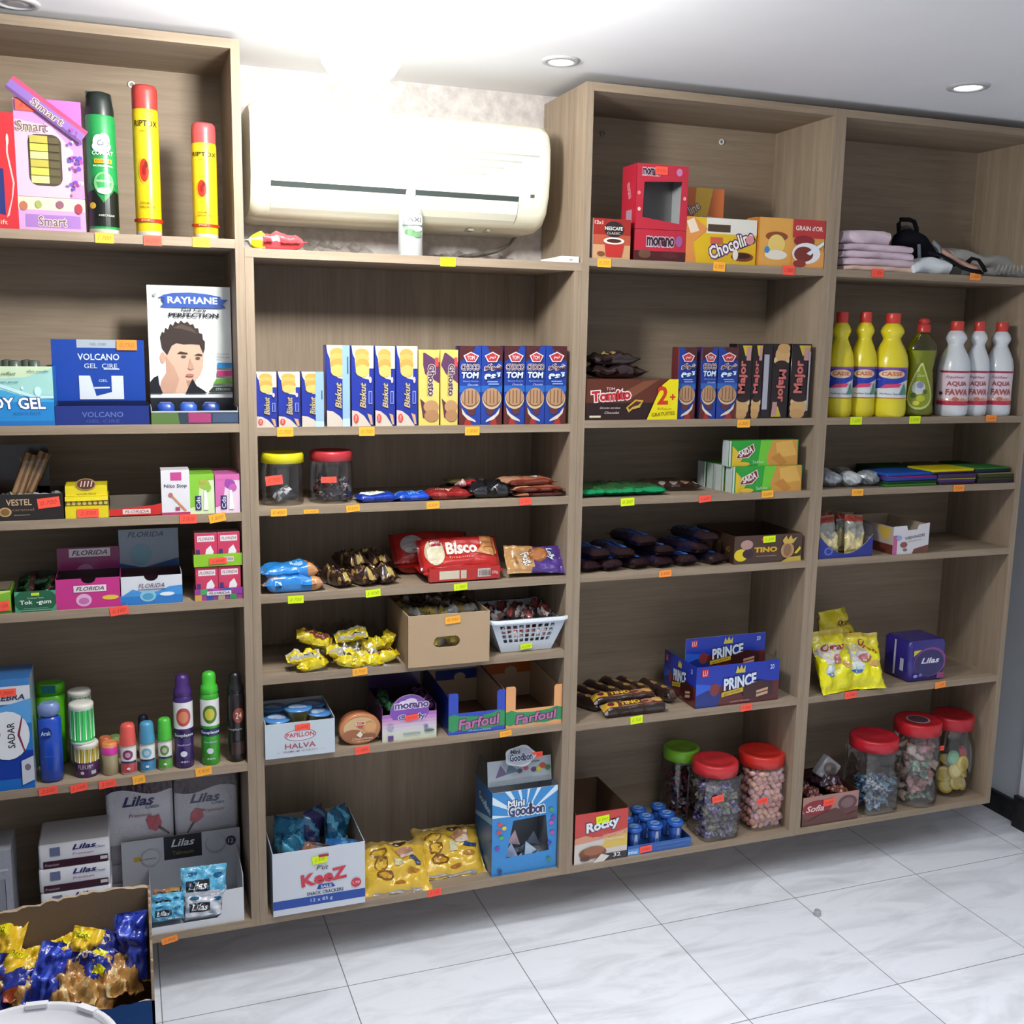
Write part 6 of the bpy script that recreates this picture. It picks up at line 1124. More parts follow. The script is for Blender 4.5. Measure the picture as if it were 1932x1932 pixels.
for k in range(9):
    cc = ['#2f5a3c', '#24402e', '#4a2450'][k % 3]; mb = pillow(0.030, 0.042, 0.018, lambda s, t: cc, 110+k, nx=9, ny=9, wr=0.6)
    T(mb.build('jelly_sachet', loc=(x0 + 0.02 + (k % 3)*(w-0.04)/2, 0.035 + (k//3)*0.042, z + h*(1.0 if k % 3 != 1 else 0.6)), rot=(0.6*math.sin(k), 0.7*math.cos(k*2), k)), 'dark shiny jelly sachet heaped in the purple candy box', 'sachet', 'jelly sachets in the purple candy box')
def fun_box(u0, u1, vf, y, cf, cs, lab, hl, hr_, cback, ub, vb, band):
    x0, x1, h = geo(u0, u1, vf, z, y); w = x1-x0; hi = h*0.98
    mb = MB(); hL = ZV(hl, x0, y) - z; hR = ZV(hr_, x1, y) - z; a = w*0.17; b = w*0.14
    def ro(cx, cz, r, a0): return [(cx + r*math.cos(math.radians(a0+18*i)), cz + r*math.sin(math.radians(a0+18*i))) for i in range(6)]
    pts = [(0, 0), (w, 0), (w, hR)] + ro(w-b+0.006, hR-0.006, 0.006, 90)[0:] + [(w-b, hi)] + [(a, hi)] + ro(a-0.006, hL-0.006, 0.006, 0) + [(0, hL)]
    extr(mb, pts, 0, 0.0015, cf, mixc(cf, '#806040', 0.4), 'gloss'); dep = 0.22
    i_ = '#b49c80'
    for xx, cL, cR in ((0, cs, i_), (w-0.0015, i_, cs)):
        hs = (hL if xx == 0 else hR); mb.add([(xx, 0.0015, 0), (xx, dep, 0), (xx, dep, hs*1.02), (xx, 0.0015, hs*0.9), (xx+0.0015, 0.0015, 0), (xx+0.0015, dep, 0), (xx+0.0015, dep, hs*1.02), (xx+0.0015, 0.0015, hs*0.9)], [(1, 0, 3, 2), (4, 5, 6, 7), (3, 7, 6, 2)], [C(cL), C(cR), C(cs)], 'gloss')
    bx(mb, 0.0015, w-0.0015, 0.0015, dep, 0, 0.0015, '#6a4a34'); bx(mb, 0.0015, w-0.0015, dep-0.0015, dep, 0, hL, i_)
    cvplane(mb, (0, 0, 0), (1, 0, 0), (0, 0, 1), w, hi, 'gloss').paint([('p', [(0, 0.22), (0.08, 0.12), (0.16, 0.2), (0.3, 0.14), (0.5, 0.2), (0.7, 0.14), (0.88, 0.24), (1, 0.2), (1, 0.92), (0.9, 1.0), (0.78, 0.88), (0.5, 0.80), (0.2, 0.86), (0.1, 0.98), (0, 0.9)], '#1f8a4c'), ('t', 'Farfoul', 0.54, 0.52, 0.74, 0.50, '#b86a9e', dict(bold=0.04, shear=0.15, rot=4, oc='#4a2a4c', ow=0.07)), ('t', 'chocolate', 0.55, 0.14, 0.4, 0.09, '#9ac8b0')])
    o = mb.build('display_box', loc=(x0, y, z)); T(o, lab, 'display box', 'empty green-banded display boxes')
    yb = y + dep - 0.004; ba_, bb_ = XU(ub[0], yb, z+0.1), XU(ub[1], yb, z+0.1); hh = min(ZV(vb, (ba_+bb_)/2, yb) - z, 0.162)
    card(o, min(bb_-ba_, w), hh, (max(ba_-x0, 0), dep-0.004, 0), i_, mat='gloss', art=[('r', 0, 0.70, 1, 1, cback), ('e', 0.5, 0.76, 0.12, 0.14, i_)])
fun_box(846, 952, 1342, 0.006, '#1d3fb4', '#1a2f86', 'blue display box with a green band, left of the orange one', 1310, 1300, '#1c2f78', (822, 912), 1262, 0)
fun_box(954, 1059, 1335, 0.006, '#e2a066', '#c07a4c', 'orange display box with a green band by the cabinet side', 1297, 1290, '#b25a24', (915, 1012), 1250, 1)
# ================================================================== unit B, bottom
z = ZB1
x0, x1, h = geo(516, 689, 1598, z, -0.006); w = x1-x0; h = ZV(1600, (x0+x1)/2, -0.006) - z
mb = tray_mb(w, 0.20, h, h, dict(front='#cdd2da', side='#a8b4c8'), inner='#a89c8c', t=0.002, front=[('r', 0, 0.10, 1, 0.24, '#24489c'), ('t', '12 x 85 g', 0.52, 0.17, 0.24, 0.07, '#d0d8e4'), ('t', 'SNACK CRACKERS', 0.56, 0.285, 0.40, 0.055, '#20345c', dict(bold=0.03)), ('p', [(0.47, 0.34), (0.49, 0.415), (0.64, 0.415), (0.67, 0.35)], '#24489c'), ('t', 'SALE', 0.57, 0.378, 0.12, 0.045, '#e0e4ea', dict(bold=0.02)), ('t', 'KeeZ', 0.55, 0.535, 0.50, 0.20, '#c83a4c', dict(bold=0.07, rot=5)), ('t', "P'tit", 0.53, 0.69, 0.13, 0.075, '#2a2a30', dict(shear=0.3, bold=0.01)), ('e', 0.90, 0.36, 0.055, 0.075, '#c83a4c'), ('t', '1,90', 0.90, 0.36, 0.075, 0.05, '#f0d8d8', dict(bold=0.01)), ('r', 0.49, 0.86, 0.60, 0.90, '#a82a34')])
kz = mb.build('snack_carton', loc=(x0, -0.006, z)); T(kz, 'white and blue open cracker carton with a yellow-green price sticker', 'carton'); stick(kz, 603, 1621, -0.006, 'y', '2.500', w=0.034, h=0.019, rot=4)
for k, (fx, fy, rz, tp, cc) in enumerate(((0.22, 0.07, -6, 0.165, '#1c5a78'), (0.30, 0.13, 4, 0.18, '#2a7098'), (0.50, 0.15, -3, 0.185, '#3a3a68'), (0.52, 0.06, 8, 0.14, '#8a6050'), (0.72, 0.12, 2, 0.195, '#1a4e6c'), (0.80, 0.06, 10, 0.145, '#2a64a0'))):
    c2 = mixc(cc, '#c8a070', 0.55)
    mb = pillow(0.085, 0.13, 0.035, lambda s, t: c2 if (t < 0.45 and 0.3 < s < 0.8) else (cc if (int(s*6+t*5)) % 4 else mixc(cc, '#60c0e0', 0.4)), 120+k, wr=0.25)
    o = mb.build('cracker_bag'); o.matrix_basis = Matrix.Translation((x0 + w*fx, -0.006 + fy, z + tp - 0.072)) @ Matrix.Rotation(math.radians(rz), 4, 'Y') @ Matrix.Rotation(math.radians(78), 4, 'X') @ Matrix.Rotation(math.radians(50 if k % 2 == 0 else -40), 4, 'Y')
    T(o, 'blue cracker bag standing in the white and blue carton, %s' % ['leftmost in front', 'left one at the back', 'purple-tinged one in the middle', 'tan-faced one low in front', 'tallest one at the right', 'rightmost in front'][k], 'cracker bag', 'blue cracker bags in the carton')
for k, (u0, u1, vt, y, lab) in enumerate(((690, 818, 1580, 0.01, 'yellow peanut snack bag nearer the white carton'), (794, 922, 1562, 0.045, 'yellow peanut snack bag nearer the blue candy box'))):
    xa, xb = XU(u0, y, z), XU(u1, y, z); w = xb-xa; hh = 0.10
    art = [('e', 0.28, 0.70, 0.13, 0.10, '#8a6420'), ('e', 0.28, 0.70, 0.10, 0.07, '#d8b040'), ('e', 0.30, 0.50, 0.10, 0.12, '#8a6420'), ('e', 0.30, 0.50, 0.075, 0.09, '#e0b848'), ('e', 0.34, 0.30, 0.13, 0.09, '#7a5418'), ('e', 0.34, 0.30, 0.10, 0.06, '#c89838'), ('e', 0.66, 0.70, 0.14, 0.08, '#b88a70'), ('e', 0.7, 0.62, 0.10, 0.05, '#e0d0c0'), ('r', 0.50, 0.42, 0.62, 0.58, '#d8d4b0'), ('p', [(0.70, 0.50), (0.88, 0.42), (0.90, 0.50), (0.74, 0.58)], '#24407c'), ('e', 0.76, 0.34, 0.09, 0.04, '#b07a20'), ('e', 0.55, 0.16, 0.08, 0.03, '#a86c28'), ('e', 0.62, 0.88, 0.1, 0.05, '#4a2a28'), ('r', 0.15, 0.02, 0.85, 0.06, '#a8a4a0')]
    mb = pillow(w, 0.145, 0.052, lambda s, t: '#d9b23c' if t < 0.8 else '#b89a50', 130+k, fin=0.06, wr=0.3, art=art, p=3)
    T(mb.build('snack_bag', loc=((xa+xb)/2, y + 0.072, z + 0.012), rot=(math.radians(32), 0, math.radians(-4))), lab, 'snack bag', 'yellow peanut snack bags')
# blue candy display with window
y = 0.012; x0, x1, h = geo(927, 1049, 1488, z, y); w = x1-x0; h = ZV(1489, (x0+x1)/2, y) - z; dep = 0.13
mb = MB(); wn = [(w*0.22, h*0.20), (w*0.88, h*0.22), (w*0.82, h*0.66), (w*0.32, h*0.64)]
def win_plate(mb, w, h, hole, y0, y1, col, mat):
    ring_plate(mb, w, h, hole, y0, y1, col, mat)
ring_plate(mb, w, h, wn, 0, 0.0015, '#2c84c8', 'gloss')
bx(mb, 0, 0.0015, 0.0015, dep, 0, h, '#1f6aa8', 'gloss', left='#1a5a94', right='#8a9098'); bx(mb, w-0.0015, w, 0.0015, dep, 0, h, '#1f6aa8', 'gloss', left='#8a9098'); bx(mb, 0.0015, w-0.0015, dep-0.0015, dep, 0, h, '#8a9098', 'gloss'); bx(mb, 0.0015, w-0.0015, 0.0015, dep-0.0015, 0, 0.0015, '#8a9098')
cv = cvplane(mb, (0, 0, 0), (1, 0, 0), (0, 0, 1), w, h, 'gloss')
for a, b in ((100, 109), (122, 132), (78, 86), (55, 64), (148, 158), (30, 38), (172, 178)):
    o_ = (0.5, 0.68); q = [(o_[0] + k_*math.cos(math.radians(t_)), o_[1] + k_*0.9*math.sin(math.radians(t_))) for k_, t_ in ((0.14, a+4), (0.14, b-4), (0.75, b), (0.75, a))]; cv.poly([q[1], q[0], q[3], q[2]], '#d4e6f0')
cv.k += 1
cv.paint([('t', 'Mini', 0.36, 0.85, 0.26, 0.08, '#e4ecf2', dict(bold=0.06, oc='#2a2c48', ow=0.08)), ('t', 'Goodbon', 0.52, 0.76, 0.56, 0.13, '#2c3060', dict(bold=0.06, oc='#e4ecf2', ow=0.1))] + [('e', a, b, 0.035, 0.025, c) for a, b, c in ((0.12, 0.62, '#d8483c'), (0.18, 0.57, '#e0c838'), (0.10, 0.53, '#c83a3a'), (0.14, 0.46, '#4aa84a'), (0.08, 0.34, '#7a3aa8'), (0.90, 0.56, '#c84aa0'), (0.92, 0.44, '#b03a8a'), (0.88, 0.32, '#4a3aa8'), (0.90, 0.72, '#4a9a5a'), (0.93, 0.62, '#7a3aa0'), (0.88, 0.12, '#3a8a4a'), (0.12, 0.06, '#2a2c60'))])
cvplane(mb, (0, dep, 0), (0, -1, 0), (0, 0, 1), dep, h, 'gloss').paint([('p', [(0, 0.55), (1, 0.7), (1, 0.62), (0, 0.5)], '#8ab4cc'), ('t', 'Goodbon', 0.55, 0.78, 0.7, 0.10, '#c4d4e0', dict(bold=0.05, rot=-8))])
gb = mb.build('candy_display_box', loc=(x0, y, z)); T(gb, 'bright blue candy display box with cut-out window and raised grey header', 'display box')
# raised lid, tilted back, with cloud-shaped crest
lw = XU(1035, 0.07, z+0.25) - XU(905, 0.07, z+0.25)
lw = w*0.98; lh = 0.062; m = MB(); zl = h + 0.001
extr(m, [(0, 0), (lw, 0), (lw, lh), (0, lh)], 0, 0.0015, '#a8b2ba', '#8a9298', 'gloss')
cvplane(m, (0, 0, 0), (1, 0, 0), (0, 0, 1), lw, lh, 'gloss').paint([('r', 0.3, 0.80, 0.82, 0.84, '#6a727c'), ('p', [(0.12, 0.32), (0.20, 0.82), (0.30, 0.42)], '#6a5a80'), ('p', [(0.28, 0.42), (0.34, 0.86), (0.48, 0.50)], '#5a7a88'), ('e', 0.50, 0.50, 0.04, 0.09, '#4a4a58'), ('e', 0.60, 0.58, 0.04, 0.09, '#b84a68'), ('e', 0.72, 0.50, 0.045, 0.10, '#4a3a5a'), ('e', 0.80, 0.50, 0.045, 0.10, '#c8b83a'), ('e', 0.86, 0.62, 0.05, 0.11, '#b8442c'), ('e', 0.94, 0.52, 0.045, 0.10, '#3a7a3a'), ('r', 0.02, 0.0, 0.98, 0.2, '#8e979f')])
lid = m.build('lid_panel', gb, (0.0, 0.035, zl), (math.radians(-8), 0, 0))
m = MB(); bumps = []
for i in range(36):
    a = 2*PI*i/36; r_ = 1 + 0.07*math.cos(5*a); bumps.append((0.040*r_*math.cos(a), 0.026*r_*math.sin(a)))
extr(m, bumps, 0, 0.0012, '#b4bcc4', '#8a9298', 'gloss'); cvplane(m, (-0.045, 0, -0.03), (1, 0, 0), (0, 0, 1), 0.09, 0.06, 'gloss').paint([('e', 0.5, 0.5, 0.38, 0.36, '#9aa2ac'), ('t', 'Mini', 0.36, 0.70, 0.28, 0.18, '#2a2a3c', dict(bold=0.06)), ('t', 'Goodbon', 0.52, 0.46, 0.66, 0.32, '#2e3050', dict(bold=0.06, oc='#c8d0d8', ow=0.08))])
m.build('crest', gb, (w*0.46, 0.034 - 0.010, zl + lh*0.98 + 0.015), (math.radians(-8), 0, 0))
m = MB(); extr(m, [(0, 0), (0.10, 0), (0.07, 0.060), (0.02, 0.060)], 0, 0.001, '#3a4450', '#30383e', 'gloss'); m.build('lid_side', gb, (0.0005, 0.034, zl - 0.002), (0, 0, PI/2))
stick(gb, 1013, 1423, y + 0.026, 'r', '0.050', w=0.028, h=0.014)
for k in range(10):
    cc = ['#7ac850', '#b8c8e8', '#c88ab8', '#8ab8d8', '#a0a8b8'][k % 5]; mb = MB(); s_ = 0.022
    v = [(s_, 0, 0), (-s_*0.5, s_*0.87, 0), (-s_*0.5, -s_*0.87, 0), (0, 0, s_*1.5)]; mb.add([Vector(p)*1.0 for p in v], [(0, 2, 1), (0, 1, 3), (1, 2, 3), (2, 0, 3)], [C(cc), mixc(cc, '#ffffff', 0.4), C(cc), mixc(cc, '#404060', 0.3)], 'film')
    T(mb.build('candy_pyramid', loc=(x0 + w*(0.22 + 0.14*(k % 5)), y + 0.035 + 0.03*(k // 5), z + 0.003 + (0.030 if k % 2 else 0.0) + 0.012*(k//5)), rot=(0.3*math.sin(k*3), 0.3*math.cos(k*2), k*1.3)), '%s foil candy pyramid behind the window of the blue display box' % ['green', 'pale blue', 'pink', 'sky blue', 'grey'][k % 5], 'candy', 'foil candy pyramids in the blue display box')

# ================================================================== unit C, top shelf
z = ZC[1]
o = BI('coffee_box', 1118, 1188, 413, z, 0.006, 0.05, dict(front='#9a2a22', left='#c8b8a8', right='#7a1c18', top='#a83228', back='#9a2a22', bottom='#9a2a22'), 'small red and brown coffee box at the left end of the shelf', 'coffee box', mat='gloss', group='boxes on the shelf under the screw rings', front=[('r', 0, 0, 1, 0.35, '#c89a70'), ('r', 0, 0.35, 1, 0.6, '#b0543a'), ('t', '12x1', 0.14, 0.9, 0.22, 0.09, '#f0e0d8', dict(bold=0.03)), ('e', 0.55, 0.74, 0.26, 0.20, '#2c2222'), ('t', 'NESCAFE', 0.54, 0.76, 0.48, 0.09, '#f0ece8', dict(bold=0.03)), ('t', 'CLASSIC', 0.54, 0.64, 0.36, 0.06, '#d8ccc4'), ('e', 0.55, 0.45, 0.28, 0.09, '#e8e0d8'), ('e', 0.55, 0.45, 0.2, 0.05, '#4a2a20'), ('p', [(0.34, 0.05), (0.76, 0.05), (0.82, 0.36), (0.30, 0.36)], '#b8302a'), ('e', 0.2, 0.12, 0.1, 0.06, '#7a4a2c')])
x0, x1, h = geo(1196, 1292, 311, z, 0.012); w = x1-x0; dep = 0.075; hs = ZV(434, (x0+x1)/2, 0.012) - z
root = empty('red_candy_box', (x0, 0.012, z)); T(root, 'red candy dispenser box with a square cut-out window', 'candy box', 'boxes on the shelf under the screw rings')
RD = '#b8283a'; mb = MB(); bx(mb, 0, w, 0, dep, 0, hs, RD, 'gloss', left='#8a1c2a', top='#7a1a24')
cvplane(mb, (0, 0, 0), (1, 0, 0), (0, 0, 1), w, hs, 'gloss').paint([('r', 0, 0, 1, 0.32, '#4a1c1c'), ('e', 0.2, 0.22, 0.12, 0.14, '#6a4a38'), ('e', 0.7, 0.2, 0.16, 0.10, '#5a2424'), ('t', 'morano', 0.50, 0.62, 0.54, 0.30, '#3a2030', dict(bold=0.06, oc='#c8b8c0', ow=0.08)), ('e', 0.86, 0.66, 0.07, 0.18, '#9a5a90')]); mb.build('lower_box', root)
mb = MB(); hu = h - hs - 0.001; wn = [(w*0.13, hu*0.18), (w*0.86, hu*0.10), (w*0.88, hu*0.76), (w*0.15, hu*0.72)]
ring_plate(mb, w, hu, wn, 0, 0.0015, RD, 'gloss'); bx(mb, 0, 0.0015, 0.0015, dep, 0, hu, RD, 'gloss', right='#8c8c8e'); bx(mb, w-0.0015, w, 0.0015, dep, 0, hu, RD, 'gloss', left='#a4a8a8'); bx(mb, 0.0015, w-0.0015, dep-0.0015, dep, 0, hu, '#6e6e6e', 'gloss'); bx(mb, 0.0015, w-0.0015, 0.0015, dep-0.0015, hu-0.0015, hu, RD, 'gloss'); bx(mb, 0.0015, w-0.0015, 0.0015, dep-0.0015, 0, 0.0015, '#8a8a88', 'gloss')
cvplane(mb, (0, 0, 0), (1, 0, 0), (0, 0, 1), w, hu, 'gloss').paint([('t', 'morano', 0.28, 0.88, 0.34, 0.11, '#3a2030', dict(bold=0.05, oc='#d0b8c0', ow=0.08)), ('e', 0.82, 0.90, 0.06, 0.06, '#c07aa8'), ('e', 0.05, 0.55, 0.03, 0.03, '#e08a80'), ('e', 0.94, 0.5, 0.03, 0.03, '#e0a0a0'), ('e', 0.06, 0.3, 0.03, 0.03, '#f0c0b0')])
cvplane(mb, (0, dep, 0), (0, -1, 0), (0, 0, 1), dep, hu, 'gloss').paint([('t', 'morano', 0.5, 0.6, 0.5, 0.10, '#d8b0b8', dict(rot=-70)), ('r', 0.35, 0.1, 0.75, 0.3, '#a88a98')])
mb.build('upper_box', root, (0, 0, hs + 0.001)); p = PW(1248, 322, 0.012) - root.location; sticker(root, (p.x, -0.0006, p.z), 'r', '0.050', w=0.032, h=0.018)
# chocolate drink boxes and the mascot-free cereal bar box
x0, x1 = XU(1292, 0.014, z), XU(1425, 0.014, z); w = x1-x0; hh = ZV(412, (x0+x1)/2, 0.014) - z
CH = [('r', 0, 0, 1, 1, '#dcb41c'), ('r', 0.28, 0.66, 1, 1, '#e0ddd2'), ('r', 0.30, 0.70, 0.62, 0.86, '#4a3a28'), ('p', [(0, 0), (0.15, 0), (0.1, 0.45), (0.3, 0.75), (0.1, 1), (0, 1)], '#d88c48'), ('p', [(0.06, 0.64), (0.18, 0.7), (0.1, 0.98), (0.0, 0.9)], '#e8d4bc'), ('t', 'Chocoline', 0.64, 0.44, 0.66, 0.30, '#f0ead8', dict(bold=0.05, rot=22, oc='#5a2a7a', ow=0.09)), ('e', 0.80, 0.18, 0.16, 0.10, '#7a3a20'), ('e', 0.80, 0.20, 0.12, 0.06, '#3c1a12'), ('e', 0.70, 0.22, 0.04, 0.12, '#e8e0d4'), ('r', 0.34, 0.44, 0.5, 0.58, '#c8584a'), ('e', 0.90, 0.56, 0.06, 0.1, '#d88a90')]
o = box_item('drink_powder_box', x0, x1 - 0.001, 0.014, 0.05, z, hh, dict(front='#dcb41c', left='#c8783c', right='#c8783c', top='#e0ddd2', back='#dcb41c', bottom='#dcb41c'), 'yellow and white chocolate drink box in front of the leaning orange one', 'drink box', mat='gloss', front=CH, group='boxes on the shelf under the screw rings')
yb = 0.09; x0, x1 = XU(1290, yb, z), XU(1360, yb, z); hh = ZV(355, (x0+x1)/2, yb) - z
box_item('drink_powder_box', x0, x1, yb, 0.045, z, hh, dict(front='#c86c34', left='#a8542a', right='#a8542a', top='#c87a3c', back='#c86c34', bottom='#c86c34'), 'orange and yellow chocolate drink box standing behind the yellow one', 'drink box', mat='gloss', group='boxes on the shelf under the screw rings', front=[('p', [(0.25, 1), (0.7, 1), (0.55, 0.6), (0.2, 0.5)], '#d8b038'), ('t', 'line', 0.2, 0.74, 0.3, 0.12, '#e0d0b8', dict(rot=35, bold=0.04, oc='#5a3050', ow=0.08)), ('e', 0.55, 0.55, 0.35, 0.10, '#c89a80'), ('e', 0.6, 0.5, 0.25, 0.08, '#8a4428'), ('e', 0.4, 0.52, 0.08, 0.12, '#e8dccc')])
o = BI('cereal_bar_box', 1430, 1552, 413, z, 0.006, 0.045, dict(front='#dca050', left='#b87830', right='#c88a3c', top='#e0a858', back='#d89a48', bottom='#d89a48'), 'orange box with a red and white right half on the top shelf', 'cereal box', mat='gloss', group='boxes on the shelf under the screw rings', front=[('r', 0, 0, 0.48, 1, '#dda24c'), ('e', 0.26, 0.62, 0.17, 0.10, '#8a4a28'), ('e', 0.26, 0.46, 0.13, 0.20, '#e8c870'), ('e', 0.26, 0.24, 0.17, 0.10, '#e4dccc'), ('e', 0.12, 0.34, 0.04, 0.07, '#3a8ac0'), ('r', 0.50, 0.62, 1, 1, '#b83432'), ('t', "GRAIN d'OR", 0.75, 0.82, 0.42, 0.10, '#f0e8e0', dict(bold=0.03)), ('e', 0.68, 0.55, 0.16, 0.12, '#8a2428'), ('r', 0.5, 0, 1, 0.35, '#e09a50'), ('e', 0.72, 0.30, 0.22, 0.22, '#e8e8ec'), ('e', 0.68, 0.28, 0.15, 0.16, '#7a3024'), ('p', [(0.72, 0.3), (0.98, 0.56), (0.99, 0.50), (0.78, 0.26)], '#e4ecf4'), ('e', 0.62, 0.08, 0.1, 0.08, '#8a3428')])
x0, x1 = XU(1424, 0.056, z), XU(1490, 0.056, z); box_item('cereal_bar_box', x0, x1, 0.058, 0.045, z, ZV(409, x0, 0.058) - z, '#d8963c', 'plain orange box right behind the red and white one', 'cereal box', mat='gloss', group='boxes on the shelf under the screw rings')

# ================================================================== unit C, second shelf
z = ZC[2]
CB = [('r', 0, 0, 1, 1, '#5c2c1c'), ('r', 0, 0, 1, 0.42, '#2a1614'), ('p', [(0.3, 0.55), (0.62, 0.95), (0.80, 1.0), (0.5, 0.55)], '#7a4830'), ('t', 'Tomito', 0.27, 0.60, 0.42, 0.26, '#b82a30', dict(bold=0.08, rot=4, oc='#f0e0dc', ow=0.10)), ('t', 'TOM', 0.26, 0.76, 0.09, 0.07, '#e8d0cc', dict(oc='#b82a30', ow=0.06)), ('t', 'Genoise enrobee', 0.26, 0.30, 0.22, 0.05, '#d8c8c0', dict(shear=0.3)), ('t', 'Chocolat', 0.28, 0.18, 0.16, 0.06, '#d8c8c0', dict(shear=0.3)), ('r', 0.04, 0.06, 0.16, 0.11, '#d8d0b0'),
      ('p', [(0.43, 0.30), (0.53, 0.50), (0.62, 0.48), (0.58, 0.30), (0.50, 0.26), (0.46, 0.18)], '#c8a040'), ('p', [(0.45, 0.30), (0.54, 0.46), (0.60, 0.44), (0.56, 0.36), (0.50, 0.32), (0.47, 0.25)], '#4a2c1a'), ('p', [(0.66, 0), (0.76, 0.55), (0.82, 0.85), (0.90, 1.0), (1, 1), (1, 0)], '#e8d810'), ('t', '2', 0.83, 0.60, 0.12, 0.46, '#c83c1c', dict(bold=0.06)), ('t', '+', 0.94, 0.56, 0.06, 0.15, '#c83c1c', dict(bold=0.06)), ('t', 'GRATUITES', 0.84, 0.14, 0.26, 0.09, '#8a6a10', dict(bold=0.03, rot=4)), ('t', '\ufe93\ufee7\ufe8e\ufea0\ufee3', 0.85, 0.27, 0.16, 0.07, '#a88c10')]
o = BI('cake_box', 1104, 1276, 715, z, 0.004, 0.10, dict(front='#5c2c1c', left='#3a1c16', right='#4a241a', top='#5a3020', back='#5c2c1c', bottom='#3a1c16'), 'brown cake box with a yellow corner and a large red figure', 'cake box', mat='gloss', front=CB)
hT = o.dimensions.z
xa, xb = XU(1106, 0.05, z+hT), XU(1212, 0.05, z+hT)
for k, (zz, hh, sh) in enumerate(((0, 0.030, 0), (0.031, 0.026, -0.012))):
    mb = pillow(0.075, xb-xa - 0.02*k, hh, lambda s, t: '#2a1c1c' if t < 0.5 or s > 0.5 else '#3a2c30', 140+k, wr=0.3, art=rotart([('e', 0.45, 0.5, 0.16, 0.22, '#8a7a40'), ('e', 0.45, 0.5, 0.10, 0.12, '#3a2a20')]) if k else None)
    T(mb.build('chocolate_bag', loc=((xa+xb)/2 + sh, 0.055, z + hT + zz + 0.0005), rot=(0, 0, -PI/2)), ['dark glossy chocolate bag lying directly on the brown cake box', 'dark chocolate bag with olive print, uppermost above the brown cake box'][k], 'chocolate bag', 'dark chocolate bags on the cake box')
for k, (u0, u1, lat, yy) in enumerate(((1276, 1310, 0, 0.010), (1319, 1349, 1, 0.006), (1350, 1388, 0, 0.006))):
    up_pack(u0, u1, 655, 'blue and brown sandwich biscuit pack beside the brown cake box, %s of three' % ['left', 'middle', 'right'][k], choco(lat, not lat), '#5a2424' if k == 0 else '#2a1c48', group='sandwich packs beside the cake box', r=0.010, y=yy)
def maj(rev=False, full=True):
    a = [('r', 0, 0, 1, 1, '#211416'), ('p', [(0.35, 0.98), (0.95, 0.98), (0.9, 0.86), (0.55, 0.84)], '#c8b030'), ('r', 0.62, 0.78, 0.90, 0.96, '#b88a88'), ('t', 'Major', 0.46, 0.56, 0.44, 0.58, '#c86a64', dict(rot=90, bold=0.06, oc='#4a2020', ow=0.05)), ('e', 0.5, 0.22, 0.46, 0.08, '#d8b88a'), ('e', 0.45, 0.14, 0.44, 0.10, '#c8a06a'), ('e', 0.40, 0.06, 0.38, 0.07, '#c09660'), ('e', 0.5, 0.27, 0.40, 0.05, '#2a1a18')]
    if rev:
        b = []
        for q in a:
            if q[0] == 'r': b.append(('r', 1-q[3], 1-q[4], 1-q[1], 1-q[2], q[5]))
            elif q[0] == 'e': b.append(('e', 1-q[1], 1-q[2], q[3], q[4], q[5]))
            elif q[0] == 'p': b.append(('p', [(1-x, 1-y) for x, y in q[1]], q[2]))
            else: b.append(('t', q[1], 1-q[2], 1-q[3], q[4], q[5], q[6], dict(q[7], rot=270)))
        a = b
    return a
for k, (u0, u1, art) in enumerate(((1384, 1414, maj()), (1414, 1434, maj()), (1434, 1452, [('r', 0, 0, 1, 1, '#211416'), ('r', 0.1, 0.12, 0.65, 0.86, '#a8a8b4')]), (1452, 1484, maj(True)), (1487, 1524, maj() + [('r', 0.86, 0.1, 0.94, 0.9, '#a8a0a8')]))):
    up_pack(u0, u1, 649, 'black biscuit pack with salmon lettering, %s' % ['first from the left', 'second from the left, half hidden', 'the one showing its grey seam', 'the one standing upside down', 'last by the cabinet side'][k], art, '#1c1214', group='black biscuit packs', r=0.006, y=0.008)

# ================================================================== unit C, third shelf
z = ZC[3]
GR = lambda s, t: '#14805a' if s > 0.55 else '#3a6a38'
for k, (u0, u1, dz, yy) in enumerate(((1098, 1148, 0, 0.008), (1146, 1202, 0.002, 0.004), (1200, 1262, 0, 0.010))):
    xa, xb = XU(u0, yy, z), XU(u1, yy, z); mb = pillow(xb-xa, 0.16, 0.020, lambda s, t: '#17905c' if t < 0.10 else ('#2f6a3a' if t < 0.6 else '#244a2a'), 150+k, fin=0.05, wr=0.2, p=8)
    T(mb.build('wafer_pack', loc=((xa+xb)/2, yy + 0.08, z+dz), rot=(0, 0, 0)), 'flat shiny green wafer pack, %s of three' % ['left', 'middle', 'right'][k], 'wafer pack', 'flat green wafer packs')
flat(1224, 1330, 905, z, 0.07, 0.09, lambda s, t: '#3a2420' if s < 0.8 else '#2a1816', 'dark brown wafer tablet lying behind the green packs', 'wafer_pack', 'wafer pack', dz=0, h=0.020, seed=155, rz=-6, p=0 if False else None) if False else None
xa, xb = XU(1228, 0.05, z), XU(1332, 0.05, z)
mb = pillow(0.11, xb-xa, 0.022, lambda s, t: '#33201c', 155, wr=0.15, p=8, art=rotart([('e', 0.3, 0.10, 0.06, 0.07, '#8a8480'), ('e', 0.5, 0.10, 0.07, 0.07, '#8a7a6a'), ('e', 0.7, 0.12, 0.08, 0.08, '#8a6a50'), ('e', 0.88, 0.1, 0.05, 0.06, '#a89080')])); T(mb.build('wafer_pack', loc=((xa+xb)/2, 0.115, z), rot=(0, 0, -PI/2 - 0.1)), 'dark brown wafer pack lying behind the green packs', 'wafer pack')
